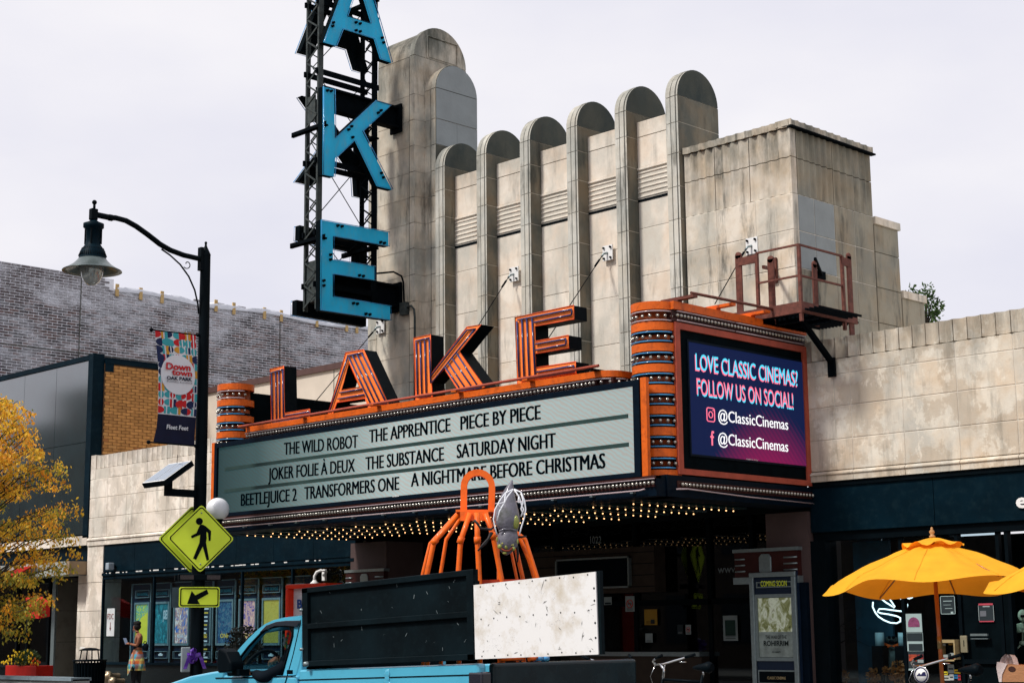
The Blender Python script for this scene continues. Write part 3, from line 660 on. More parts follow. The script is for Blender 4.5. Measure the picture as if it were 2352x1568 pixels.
wv = N_('ShaderNodeTexWave'); wv.inputs['Scale'].default_value = 6; wv.bands_direction = 'DIAGONAL'; L_(geo.outputs['Position'], wv.inputs['Vector'])
m2 = N_('ShaderNodeMath'); m2.operation = 'MULTIPLY_ADD'; L_(wv.outputs[0], m2.inputs[0]); m2.inputs[1].default_value = .16; L_(m1.outputs[0], m2.inputs[2])
rp = N_('ShaderNodeValToRGB'); L_(m2.outputs[0], rp.inputs[0]); rp.color_ramp.elements[0].position = .02; rp.color_ramp.elements[0].color = (.20, .008, .065, 1); rp.color_ramp.elements[1].position = .85; rp.color_ramp.elements[1].color = (.004, .010, .048, 1)
L_(rp.outputs[0], b.inputs['Emission Color']); b.inputs['Emission Strength'].default_value = 1; b.inputs['Base Color'].default_value = (.004, .004, .008, 1); b.inputs['Roughness'].default_value = .6; b.inputs['Specular IOR Level'].default_value = .05
m = MB(); m.box(XR, XR+.012, -2.755, -.06, 3.93, 5.47); m.build('social_media_screen', led2, MQ)
cy_ = emis('screen_cyan', (.06, .62, .85), 1.0); pk = emis('screen_pink', (.95, .16, .27), 1.0); wh = emis('screen_white', (.9, .9, .92), 1.0); wo_ = emis('screen_pale', (.75, .9, .95), 1.0)
XS = XR+.014
def side(s, f, x0, y0, x1, y1, h, mt, bold=0, dx=0, dz=0, lift=.002, nm='screen_lettering', thin=1):
    a, b_ = PX(*Q(f, x0, y0), XS), PX(*Q(f, x1, y1), XS)
    z = (a.z+b_.z)/2
    text(s, (XS, a.y+dx, z+dz), (XS, b_.y+dx, z+dz), h, (0, 0, 1), mt, MQ, nm, bold=0, lift=lift, dbl=.008)
side('LOVE CLASSIC CINEMAS?', 'D', 682, 583, 1357, 690, .225, pk, .008, -.012, -.02); side('LOVE CLASSIC CINEMAS?', 'D', 682, 583, 1357, 690, .225, cy_, .008, lift=.005)
side('FOLLOW US ON SOCIAL!', 'D', 688, 745, 1325, 838, .225, cy_, .008, .014, -.02); side('FOLLOW US ON SOCIAL!', 'D', 688, 745, 1325, 838, .225, pk, .008, lift=.005)
side('@ClassicCinemas', 'D', 830, 920, 1292, 980, .155, wh, .01, lift=.005); side('@ClassicCinemas', 'D', 830, 1073, 1292, 1125, .155, wh, .01, lift=.005)
def ringpts(c, r, n, ax, az): return [Vector(c)+Vector(ax)*cos(2*pi*k/n)*r+Vector(az)*sin(2*pi*k/n)*r for k in range(n)]
c = PX(*Q('D', 780, 880), XS); c.x += .004
m = MB(); w = .085; rr = .03
sq = []
for (sx, sz, a0) in ((1, 1, 0), (-1, 1, 90), (-1, -1, 180), (1, -1, 270)):
    for k in range(4): a = radians(a0+k*30); sq.append(c+Vector((0, sx*(w-rr)+rr*cos(a), sz*(w-rr)*1.15+rr*sin(a))))
m.tube(sq, .008, 5, closed=True); m.tube(ringpts(c, .043, 16, (0, 1, 0), (0, 0, 1)), .007, 5, closed=True); m.ball(c+Vector((0, .055, .065)), .009, 6); m.build('camera_icon', pk, MQ)
c = PX(*Q('D', 788, 1035), XS); c.x += .004
m = MB(); m.box(c.x, c.x+.004, c.y-.014, c.y+.016, c.z-.1, c.z+.06); m.box(c.x, c.x+.0035, c.y-.035, c.y+.04, c.z+.005, c.z+.03); m.box(c.x, c.x+.004, c.y+.0, c.y+.045, c.z+.07, c.z+.1); m.prism([[(c.x, c.y-.014, c.z+.06), (c.x, c.y+.0, c.z+.1), (c.x, c.y+.016, c.z+.07)]], (.004, 0, 0)); m.build('letter_f_icon', pk, MQ)
text('OMEGA SIGN', PX(*Q('D', 1015, 1182), XS), PX(*Q('D', 1093, 1190), XS), .028, (0, 0, 1), whitep, MQ, 'maker_name', bold=.01, lift=.003)
# top band of the side board
m = MB(); m.box(XR-.3, XR+.05, -3.1, -.01, 5.88, 5.99); m.build('orange_cornice', orange, MQ)
m = MB(); m.box(XR-.3, XR+.01, -3.1, -.01, 5.72, 5.878); m.build('bulb_channel', maroon, MQ)
for z in (5.86, 5.735):
    neon([(XR+.045, -3.02, z), (XR+.045, -1.75, z)], whitetube, .011); neon([(XR+.045, -1.72, z), (XR+.045, -.03, z)], whitetube, .011)
for k in range(41): BULBS.append((XR+.05, -3.02+k*.0745, 5.80)); BULBS.append((XR+.06, -3.02+k*.0745, 3.50))
m = MB(); m.box(XR+.0, XR+.03, -3.1, -.01, 3.45, 3.55); m.build('bulb_channel', maroon, MQ)
neon([(XR+.1, -3.2, 3.425), (XR+.09, -2.95, 3.44), (XR+.08, -1.6, 3.40), (XR+.08, -.05, 3.38)], whitetube, .012)
# rounded corner columns
def column(cx, cy, r, side_):
    m = MB(); m.lathe((cx, cy, 0), [(.01, 3.62), (r-.07, 3.62), (r-.07, 5.9), (.01, 5.9)], 28); m.build('column_core', mat('column_core', (.22, .045, .012), .5), MQ)
    for k in range(9):
        z = 5.93-k*.2865
        h = .055
        m = MB(); m.lathe((cx, cy, 0), [(r-.09, z-h), (r, z-h), (r, z+h), (r-.09, z+h)], 36, smooth=False)
        m.build('orange_band', orange, MQ)
        if k == 8: break
        zc = z-.1432
        if k: 
            m = MB()
            for s_ in (.056, -.056): m.lathe((cx, cy, 0), [(r-.065, zc+s_-.022), (r-.055, zc+s_-.022), (r-.055, zc+s_+.022), (r-.065, zc+s_+.022)], 28)
            m.build('navy_trough', navy, MQ)
        for s_ in (.062, -.062):
            R2 = r+.0
            pts = [(cx+R2*cos(radians(a)), cy+R2*sin(radians(a)), zc+s_) for a in range(-178, 1, 9)]
            neon(pts, whitetube if k == 0 else bluetube, .012, 'neon_ring')
        for a in range(-176, 0, 19):
            BULBS.append((cx+(r-.01)*cos(radians(a)), cy+(r-.01)*sin(radians(a)), zc))
column(XR-.33, YF, .33, 1); column(XL+.33, YF, .33, -1)
# bulbs: the 300 nearest are objects, the rest one joined part
bm_ = MB(); bm_.ball((0, 0, 0), .026, 8); bulb_me = bm_.mesh('bulb', bulbglass)
BULBS.sort(key=lambda p: (Vector(p)-EYE).length)
for p in BULBS[:300]: inst('bulb', bulb_me, p, MQ)
m = MB()
for p in BULBS[300:]: m.ball(p, .027, 8)
tag(m.build('bulbs', bulbglass, MQ), kind='stuff')
# soffit with lit bulbs
m = MB(); m.box(XL+.3, XR-.52, -2.99, -.55, 3.36, 3.40); m.build('soffit', blacks, MQ)
sof = mat('soffit_slat', (.012, .035, .04), .25, var=.2)
for k in range(13):
    x = -14.79-k*.75; m = MB(); m.box(x-.1, x+.1, -2.98, -.5, 3.33, 3.357); m.build('soffit_slat', sof, MQ)
lb = MB(); lb.ball((0, 0, 0), .0108, 8); lbm = lb.mesh('lit_bulb', bulblit)
n_ = 0
for k in range(13):
    x = -14.79-k*.75
    for j in range(14): inst('lit_bulb', lbm, (x, -2.94+j*.172, 3.30), MQ)
# roof rails
m = MB(); m.tube([PY(*Q('B', 245, 862), -3.6), PY(*Q('C', 1215, 458), -3.6)], .022, 8); m.build('rail', coral, MQ)
for x in (-23.1, -21.5, -19.6, -17.7, -16.2, -14.95):
    m = MB(); m.box(x-.05, x+.05, -3.62, -3.1, 5.115, 5.135); m.build('rail_bracket', orange if x < -16 else blacksteel, MQ)
m = MB(); m.tube([(XR+.24, -2.95, 6.09), (XR+.24, -.1, 6.12)], .022, 8); m.build('rail', redlead, MQ)
for y in (-2.9, -2.05, -1.25, -.5):
    m = MB(); m.box(XR-.3, XR+.27, y-.05, y+.05, 6.03, 6.07); m.box(XR-.3, XR+.0, y-.05, y+.05, 5.99, 6.03); m.build('rail_bracket', redlead if y < -2.5 else orange, MQ)

# standing letters L A K E
YL = -3.3
trimm = mat('bright_orange_trim', (.85, .12, .04), .5)
def letter(name, loops, lab, tubes):
    P = [[PY(*Q(f, x, y), YL) for f, x, y in lp] for lp in loops]
    m = MB(); m.prism(P, (0, .27, 0), 0, 1); o = m.build(name, [orangel, black], MQ, label=lab)
    for lp in P:                                       # coral trim round the face
        m = MB(); m.tube([p+Vector((0, -.004, 0)) for p in lp], .009, 4, closed=True); m.build('edge_trim', trimm, o)
    for t in tubes:
        m = MB(); m.tube([PY(*Q(f, x, y), YL-.025) for f, x, y in t], .0145, 6); m.build('neon_tube', navytube, o)
    return o
b_ = lambda *a: [('B',)+tuple(p) for p in a]
c_ = lambda *a: [('C',)+tuple(p) for p in a]
letter('letter', [b_((455, 478), (545, 460), (550, 772), (718, 745), (718, 803), (465, 850))], 'orange standing letter L',
       [b_((452, 508), (540, 482)), b_((463, 508), (470, 820)), b_((490, 502), (495, 812)), b_((512, 495), (517, 808)), b_((537, 488), (541, 800)), b_((543, 790), (712, 762), (712, 785)), b_((470, 835), (705, 795))])
letter('letter', [b_((955, 372), (1073, 352), (1240, 718), (1108, 742), (1084, 672), (898, 700), (870, 779), (835, 785)), b_((978, 440), (928, 618), (1046, 598))], 'orange standing letter A',
       [b_((965, 392), (1065, 373)), b_((968, 398), (845, 770)), b_((975, 405), (1118, 708)), b_((1000, 392), (1148, 703)), b_((1030, 386), (1178, 698)), b_((1062, 380), (1215, 690)), b_((912, 637), (1060, 612)), b_((902, 677), (1075, 650)), b_((1112, 722), (1225, 705))])
letter('letter', [c_((-6, 275), (105, 252), (108, 515), (345, 203), (440, 186), (296, 365), (465, 600), (300, 637), (198, 478), (112, 568), (118, 665), (8, 690))], 'orange standing letter K',
       [c_((5, 295), (95, 275)), c_((8, 302), (18, 650)), c_((35, 300), (45, 645)), c_((65, 292), (75, 640)), c_((95, 285), (105, 575)), c_((108, 525), (345, 222), (400, 215), (380, 240)), c_((112, 572), (390, 225)), c_((200, 465), (295, 605)), c_((222, 440), (330, 600)), c_((248, 410), (372, 590)), c_((278, 378), (408, 580)), c_((300, 625), (440, 602)), c_((20, 670), (105, 655))])
letter('letter', [c_((664, 140), (1052, 60), (1055, 150), (798, 198), (800, 298), (1017, 257), (1020, 342), (800, 378), (803, 472), (1065, 432), (1070, 510), (680, 580))], 'orange standing letter E',
       [c_((675, 165), (690, 535)), c_((708, 155), (722, 530)), c_((740, 150), (757, 525)), c_((775, 145), (795, 520)), c_((680, 155), (1038, 85), (1038, 122)), c_((788, 172), (1036, 122)), c_((800, 315), (1000, 280), (1000, 318)), c_((800, 355), (1000, 318)), c_((805, 500), (1052, 458), (1052, 478)), c_((695, 555), (1055, 495))])

# cables from wall plates to the marquee
def anchor(px, py, ex, ey, Y, lab, Xp=None):
    c = PY(px, py, Y)
    t = thing('anchor_plate', c, lab, 'wall anchor', 'wall anchors of the marquee cables')
    m = MB(); m.box(c.x-.11, c.x+.11, c.y-.02, c.y, c.z-.13, c.z+.13); m.build('plate', whitep, t)
    for i in (-1, 1):
        for j in (-1, 1): m = MB(); m.lathe((c.x+i*.075, c.y-.05, c.z+j*.09), [(.001, -.0), (.018, 0), (.018, .032), (.001, .032)], 8, axis='Y'); m.build('bolt', blacksteel, t)
    m = MB(); m.tube([c+Vector((0, -.02, 0)), c+Vector((-.02, -.1, -.03)), c+Vector((-.05, -.12, -.08))], .018, 6); m.build('shackle', alu, t)
    e = PY(ex, ey, -3.0) if px < 1500 else PY(ex, ey, -2.2)
    m = MB(); m.tube([c+Vector((-.05, -.12, -.08)), e], .008, 5); m.build('cable', blacksteel, t)
    d = (e-c).normalized(); m = MB(); m.tube([c+Vector((-.05, -.12, -.08))+d*.1, c+Vector((-.05, -.12, -.08))+d*.35], .018, 6); m.build('turnbuckle', blacksteel, t)
anchor(875, 750, 722, 925, -.25, 'white square anchor plate low on the tower below the blue letter E')
anchor(1182, 630, 1000, 905, .12, 'white anchor plate on the second panel between fins')
anchor(1397, 581, 1205, 860, .12, 'white anchor plate on the fourth panel between fins')
anchor(1728, 565, 1642, 698, 0, 'white anchor plate on the square block above the rusty platform')

# ================================================================ BLADE SIGN
BS = thing('blade_sign', (-22.9, -.25, 7.2), 'tall vertical sign of sky blue letters on a black lattice mast', 'sign')
XN, XFAR = -22.5, -23.3
m = MB(); masts = []
for (y, lab) in ((-2.3, 'front'), (-1.0, 'rear')):
    m = MB()
    for x in (-23.07, -22.73):
        m.box(x-.022, x+.022, y-.01, y+.01, 7.3, 17); m.box(x+(-.022 if x < -22.9 else .012), x+(-.012 if x < -22.9 else .022), y+.0105, y+.10, 7.3, 17)
    P = m.build('lattice_mast', steelgrey if y < -2 else blacksteel, BS)
    z = 7.35; k = 0
    while z < 14.5:
        a, c = (-23.06, -22.74) if k % 2 == 0 else (-22.74, -23.06)
        m = MB(); m.bar((a, y-.02, z), (c, y-.02, z+.21), .012, .03, up=(0, 0, 1)); m.build('lacing_bar', steelgrey if y < -2 else blacksteel, P); z += .21; k += 1
    m = MB(); z = 7.35; k = 0
    while z < 14.5:
        a, c = (-23.06, -22.74) if k % 2 else (-22.74, -23.06)
        m.bar((a, y+.10, z), (c, y+.10, z+.21), .01, .02); z += .21; k += 1
    tag(m.build('back_lacing', blacksteel, P), kind='stuff')
def bletter(loops, X, off, lab, studs=(), far=False):
    P = [[Vector(p) for p in lp] for lp in loops]
    m = MB(); m.prism(P, (off, 0, 0), 0, 1); o = m.build('letter', [bluel, blacks], BS, label=lab)
    sgn = 1 if off < 0 else -1
    for lp in P:
        m = MB(); cen = sum(lp, Vector())/len(lp)
        m.tube([p+Vector((sgn*.035, 0, 0)) for p in lp], .008, 5, closed=True); m.build('neon_tube', bluetube, o)
    for p in studs:
        m = MB(); m.lathe(Vector(p), [(.001, .0), (.028, 0), (.022, sgn*.05), (.001, sgn*.05)], 8, axis='X'); m.build('insulator', black, o)
    return o
ks = [[PX(*Q('K', x, y), XN) for x, y in ((405, 48), (550, 82), (560, 697), (1068, 227), (1258, 286), (905, 610), (1279, 1347), (1085, 1302), (806, 722), (566, 947), (548, 1184), (403, 1155))]]
es = [[PX(*Q('e', x, y), XN) for x, y in ((433, 150), (1250, 300), (1252, 470), (582, 347), (584, 627), (1082, 712), (1082, 880), (580, 800), (580, 1072), (1272, 1188), (1272, 1357), (430, 1235))]]
A0 = [PX(*Q('a', x, y), XN) for x, y in ((618, 680), (822, 742), (932, 468), (1430, 625), (1530, 950), (1716, 1012))]
ya, yb, za = A0[0].y, A0[5].y, A0[0].z; H_ = 1.66; mid = (ya+yb)/2
A_out = [A0[0], A0[1], A0[2], A0[3], A0[4], A0[5], Vector((XN, mid+.16, za+H_)), Vector((XN, mid-.16, za+H_))]
h1, h2 = PX(*Q('a', 1000, 265), XN), PX(*Q('a', 1384, 386), XN)
A_in = [h1, h2, Vector((XN, mid, za+H_-.28))]
def flat(lps, X): return [[Vector((X, p.y, p.z)) for p in lp] for lp in lps]
def mirror(lps):
    ys = [p.y for lp in lps for p in lp]; c = min(ys)+max(ys)
    return [[Vector((XFAR, c-p.y, p.z)) for p in lp] for lp in lps]
st_k = [PX(*Q('K', x, y), XN) for x, y in ((460, 98), (508, 105), (1100, 380), (1135, 350), (728, 590), (765, 550), (778, 688), (1140, 1137), (1165, 1192))]
st_e = [PX(*Q('e', x, y), XN) for x, y in ((635, 220), (685, 230), (1150, 420), (1195, 430), (548, 570), (548, 628), (895, 818), (942, 826), (822, 1152), (870, 1160), (973, 1280), (1020, 1287), (467, 880), (467, 940))]
st_a = [PX(*Q('a', x, y), XN) for x, y in ((775, 370), (765, 425), (1140, 365), (1205, 385), (1140, 495), (1205, 512), (1560, 612), (1582, 688))]
LD = .13
for lps, st, nm in (([A_out, A_in], st_a, 'A'), (ks, st_k, 'K'), (es, st_e, 'E')):
    bletter(lps, XN, -LD, 'sky blue sheet metal letter %s facing the camera' % nm, st)
    bletter(mirror(lps), XFAR, LD, 'back of the far letter %s, black sheet metal' % nm)
# beams to the tower, cross members, tie rods
for z in (11.32, 7.82):
    m = MB(); h = .19
    for dz in (-h, h): m.box(-23.0, -22.8, -2.15, -.26, z+dz-.02, z+dz+.02)
    m.box(-22.91, -22.89, -2.15, -.26, z-h, z+h); m.build('wall_beam', blacksteel, BS)
    m = MB(); m.box(-23.06, -22.74, -.29, -.25, z-.3, z+.26); m.build('end_plate', blacksteel, BS)
for z in (13.1, 11.75, 10.05, 8.7, 7.75):
    m = MB(); m.box(-22.76, -22.72, -2.35, -.85, z-.05, z+.05); m.box(-23.1, -23.06, -2.35, -.85, z-.05, z+.05); m.build('cross_member', blacksteel, BS)
for z in (8.55, 10.65, 13.35):
    for y in (-2.35, -1.15):
        m = MB(); m.box(-23.45, -22.42, y, y+.05, z-.03, z+.0); m.box(-23.45, -22.42, y, y+.008, z-.03, z+.06); m.build('outrigger', blacksteel, BS)
for z0 in (8.9, 11.85):
    for (a, c) in ((-2.3, -1.0), (-1.0, -2.3)):
        m = MB(); m.tube([(-22.9, a, z0), (-22.9, c, z0+1.5)], .009, 5); m.build('tie_rod', blacksteel, BS)
        m = MB(); m.tube([(-22.9, a, z0-1.2), (-22.9, c, z0)], .009, 5); m.build('tie_rod', blacksteel, BS)
m = MB(); m.box(-23.03, -22.77, -2.28, -2.1, 7.45, 8.2); m.build('gusset_plate', steelgrey, BS)
m = MB(); m.box(-23.03, -22.8, -2.31, -2.29, 10.8, 11.3); m.build('gusset_plate', steelgrey, BS)
# conduit
cd_ = thing('electrical_conduit', PY(*Q('e', 1420, 1210), -.3), 'dark conduit with square junction box running down the tower wall', 'conduit')
J = PY(*Q('e', 1420, 1215), -.33)
m = MB(); m.box(J.x-.09, J.x+.09, J.y, J.y+.08, J.z-.12, J.z+.12); m.build('junction_box', steelgrey, cd_)
m = MB(); u = PY(*Q('e', 1415, 900), -.33); w_ = PX(*Q('e', 1095, 795), -22.9)
m.tube([J+Vector((0, .04, .1)), Vector((J.x, J.y+.02, u.z)), Vector((J.x-.03, J.y-.0, u.z+.12)), Vector((J.x-.12, J.y-.12, u.z+.2)), w_], .018, 6); m.build('conduit', blacksteel, cd_)
m = MB(); m.tube([J+Vector((.08, .04, .02)), J+Vector((.2, .04, .03)), J+Vector((.28, .04, -.05)), J+Vector((.3, .04, -.2)), J+Vector((.3, .04, -2.6))], .022, 6); m.build('conduit', steelgrey, cd_)

# ================================================================ RUSTY PLATFORM
PF = thing('maintenance_platform', (-13.7, -.5, 6.05), 'rusty steel maintenance balcony with railings round the corner of the block', 'platform')
x0, x1, y0, y1 = -14.67, -13.18, -1.08, .55
zf, zt = 6.05, 6.98
def bx(a, b_, name='rail'): m = MB(); m.bar(a, b_, .027, .027); return m.build(name, redlead, PF)
for a, b_ in (((x0+.75, y0, zt), (x1, y0, zt)), ((x0+.75, y0, zf+.48), (x1, y0, zf+.48)), ((x1, y0, zt), (x1, .0, zt)), ((x1, y0, zf+.48), (x1, .0, zf+.48))): bx(a, b_)
for p in ((x1, y0), (x0+.75, y0), (x1, 0.0)):
    m = MB(); m.box(p[0]-.022, p[0]+.022, p[1]-.022, p[1]+.022, zf-.18, zt); m.build('post', redlead, PF)
def flatbar(x, y, z0, z1, ax):
    m = MB(); w, t = .055, .012
    if ax: m.box(x-w, x+w, y-t, y+t, z0, z1); m.lathe((x, y-t, z1), [(.001, 0), (w, 0), (w, 2*t), (.001, 2*t)], 12, axis='Y')
    else: m.box(x-t, x+t, y-w, y+w, z0, z1); m.lathe((x-t, y, z1), [(.001, 0), (w, 0), (w, 2*t), (.001, 2*t)], 12, axis='X')
    m.build('ladder_stile', redlead, PF)
flatbar(x0+.42, y0, zf-.1, zt+.02, True); flatbar(x0+.78, y0+.3, zf-.1, zt-.05, True)
flatbar(x1, .18, zf-.45, zt+.02, False); flatbar(x1-.35, -.2, zf-.1, zt-.1, False)
m = MB(); m.box(x0+.42, x0+.76, y0-.02, y0+.01, zt-.14, zt-.02); m.build('gate_hinge', redlead, PF); m = MB(); m.box(x1-.01, x1+.02, 0, .18, zt-.14, zt-.02); m.build('gate_hinge', redlead, PF)
m = MB(); m.box(x0+.3, x1, y0-.03, y0+.0, zf-.06, zf+.1); m.box(x1, x1+.03, y0-.03, .3, zf-.06, zf+.1); m.build('toe_board', redlead, PF)
m = MB()
for k in range(20): x = x0+.3+k*.078; m.box(x, x+.018, y0, -.02, zf-.03, zf)
for k in range(14): y = y0+k*.078; m.box(x0+.3, x1, y, y+.018, zf-.03, zf)
for k in range(12): x = -13.9+k*.062; m.box(x, x+.018, -.0, .4, zf-.03, zf)
tag(m.build('grating', blacksteel, PF), kind='stuff')
m = MB(); m.box(x0+.3, x1, y0+.3, y0+.36, zf-.12, zf-.03); m.box(x0+.3, x1, -.4, -.34, zf-.12, zf-.03); m.box(-13.95, -13.85, y0, 0, zf-.13, zf-.03); m.build('joist', blacksteel, PF)
m = MB(); m.bar((-13.42, y0+.35, zf-.1), (-13.40, -.06, 5.42), .07, .07); m.box(-13.46, -13.34, -.08, -.035, 5.2, 5.48); m.build('brace', blacksteel, PF)
m = MB(); m.bar(PY(*Q('P', 962, 352), -.75), PY(*Q('P', 1090, 382), -.03), .04, .05); c = PY(*Q('P', 1100, 390), -.02); m.box(c.x-.04, c.x+.04, -.05, -.005, c.z-.19, c.z+.19); m.build('wall_bracket', redlead, PF)
c = PX(*Q('P', 1600, 445), -13.97); m = MB(); m.box(-13.99, -13.9, c.y-.12, c.y+.12, c.z-.07, c.z+.05); m.bar((-13.93, c.y+.05, c.z), (x1-.33, -.2, c.z+.06), .04, .05); m.build('wall_bracket', blacksteel, PF)
# ================================================================ NEIGHBOURS
# grey panelled building at the left with a yellow brick side wall
GB = thing('gray_panel_building', (-37, 1.5, 0), 'dark grey panelled building with a yellow brick side wall left of the theatre', 'building')
gpan = mat('polished_grey_panel', (.011, .025, .029), .1, var=.25, scale=2.5, spec=1.0, coat=1.0); gpan.node_tree.nodes['Principled BSDF'].inputs['IOR'].default_value = 1.9
m = MB(); m.box(-48, -34.56, .06, 2.0, 3.9, 8.10); m.build('wall', blacks, GB)
px_ = [-34.43, -35.97, -37.55, -39.3, -41.2, -43.2, -45.3, -47.5]
for i in range(7):
    for (z0, z1) in ((3.93, 6.12), (6.12, 8.08)):
        m = MB(); m.box(px_[i+1]+.006, px_[i]-.006, .02, .06, z0+.006, z1-.006); m.build('cladding_panel', gpan, GB)
m = MB(); m.box(-48, -34.425, -.02, 2.0, 8.08, 8.2); m.build('roof_edge', teal, GB)
m = MB(); m.box(-34.42, -34.2, -.02, .28, 3.85, 8.22); m.build('corner_trim', teal, GB)
zt1 = 8.0
m = MB(); m.box(-34.55, -34.165, .28, 2.05, 5.0, zt1); m.box(-34.55, -34.165, 2.05, 3.4, 5.0, 7.12); m.box(-34.55, -34.165, 3.4, 7, 5.0, 6.9); m.build('wall', yelmort, GB)
m = MB(); m.box(-34.6, -34.12, .285, 2.1, zt1, zt1+.09); m.box(-34.6, -34.13, .285, .5, zt1-.2, zt1-.002); m.build('roof_edge', teal, GB)
m = MB(); m.box(-34.6, -34.13, 2.051, 3.45, 7.12, 7.2); m.build('roof_edge', blacks, GB)
BL, BH = .235, .074
ybm = MB(); ybm.box(0, .02, .006, BL-.006, .005, BH-.005); yb_me = ybm.mesh('brick', brickyel)
cells = []; halves = []
r = 0; z = 5.75
while z < zt1-.05:
    y = .30-(BL/2 if r % 2 else 0)
    while y < 3.9:
        if y > .28 and (y+BL < 2.06 or z < 7.04) and (y+BL < 3.42 or z < 6.85): cells.append((-34.162, y, z))
        elif y+BL > .33 and y <= .28: halves.append((-34.162, .285, z, y+BL))
        y += BL
    z += BH; r += 1
random.shuffle(cells); cells.sort(key=lambda c: -c[2])
for c in cells[:290]: inst('brick', yb_me, (c[0]-.003+random.uniform(0, .005), c[1], c[2]), GB)
mb_ = [MB() for _ in range(3)]
for c in cells[290:]: mb_[random.randrange(3)].box(c[0]-.003, c[0]+.02, c[1]+.006, c[1]+BL-.006, c[2]+.005, c[2]+BH-.005)
for h_ in halves: mb_[random.randrange(3)].box(h_[0]-.003, h_[0]+.02, h_[1], h_[3]-.006, h_[2]+.005, h_[2]+BH-.005)
for q_, (i, c) in zip(mb_, enumerate(((.38, .185, .06), (.46, .24, .085), (.31, .13, .045)))):
    tag(q_.build('bricks', mat('yellow_brick_%d' % i, c, .9, var=.2, scale=9, bump=.2), GB), kind='stuff')
# stone course, canopy and pier below
for k in range(6):
    a = -34.22-k*2.2; m = MB(); m.box(a-2.19, a, -.02, .3, 3.68, 3.9); m.build('stone_course', stone_wingl, GB)
m = MB(); m.box(-48, -34.2, .1, .4, 3.3, 3.68); m.build('fascia', teal, GB)
m = MB(); m.box(-48, -34.35, -.45, .1, 2.98, 3.3); m.build('canopy', mat('galvanised_canopy', (.34, .36, .34), .6, var=.15, dirt=(.2, .2, .17), dirt_amt=.4), GB)
m = MB(); m.box(-34.35, -34.22, -.45, .1, 3.0, 3.3); m.build('canopy_end', mat('weathered_wood', (.30, .22, .14), .8), GB)
zz = [.15, .62, 1.45, 2.2, 2.9, 3.0]
pierm = mat('grey_stone_pier', (.13, .125, .105), .7, var=.3, scale=3, dirt=(.07, .07, .06), dirt_amt=.5)
for k in range(5): m = MB(); m.box(-36.4, -36.3, .45, 2.2, zz[k]+.004, zz[k+1]-.004); m.build('stone_slab', pierm, GB)
m = MB(); m.box(-36.46, -36.3, .40, .45, .15, 3.0); m.build('metal_edge', alu, GB)
m = MB(); m.box(-48, -36.45, 1.0, 1.1, .15, 3.3); m.build('shop_glass', dark_glass, GB)
m = MB(); m.box(-48, -34.6, 2.6, 2.7, .15, 3.3); m.build('shop_back', blacks, GB)
for x in (-37.6, -39.2, -41): m = MB(); m.box(x-.04, x+.04, .95, 1.1, .15, 3.3); m.build('mullion', black, GB)

# beige parapet of the hall behind the left wing
HB = thing('beige_stucco_building', (-30, 3.5, 0), 'plain beige stucco wall with brown metal edge behind the left wing', 'building')
m = MB(); m.box(-33.95, -23.5, 3.05, 8, 0, 7.5); m.build('wall', mat('beige_stucco', (.58, .51, .43), .9, var=.06, scale=2), HB)
m = MB(); m.box(-33.98, -23.5, 2.99, 8.05, 7.5, 7.64); m.build('metal_edge', mat('brown_metal_edge', (.09, .05, .045), .5), HB)
for x in (-33.1, -31.0, -28.9, -26.8): m = MB(); m.box(x-.008, x+.008, 3.042, 3.05, 5.2, 7.5); m.build('control_joint', darkjoint, HB)

# large whitewashed brick building, its side wall seen above the others
XB = -43.0
WB = thing('whitewashed_brick_building', (XB-6, 10, 0), 'large dark brick building with whitewash haze and ragged unfinished top edge', 'building')
yA = PX(*Q('L', 0, 490), XB); yS = PX(*Q('L', 672, 595), XB); yS2 = PX(*Q('L', 675, 640), XB); yE = PX(*Q('L', 2125, 893), XB)
yL0 = yA.y-1.5; zT1 = (yA.z+yS.z)/2; zT2 = (yS2.z+yE.z)/2
m = MB(); m.box(XB-8, XB-.02, yL0, yS.y, 0, zT1); m.box(XB-8, XB-.02, yS.y, yE.y+5, 0, zT2); m.build('wall', brickmort, WB)
BL, BH = .31, .084
zlow = 5.0
cells = []; r = 0; z = zT1-BH
while z > zlow:
    y = yL0+(BL/2 if r % 2 else 0)
    while y < yE.y+2.2:
        if y+BL < yS.y or z+BH < zT2+.01: cells.append((y, z))
        y += BL
    z -= BH; r += 1
hz = abs(PX(*Q('L', 1000, 880), XB).z)
near = [c for c in cells if c[1] > zT1-1.05 and c[0] < yS.y]
nearset = set(near[:290])
bkm = MB(); bkm.box(-.02, .0, .012, BL-.020, .015, BH-.015); bk_me = bkm.mesh('brick', brickred)
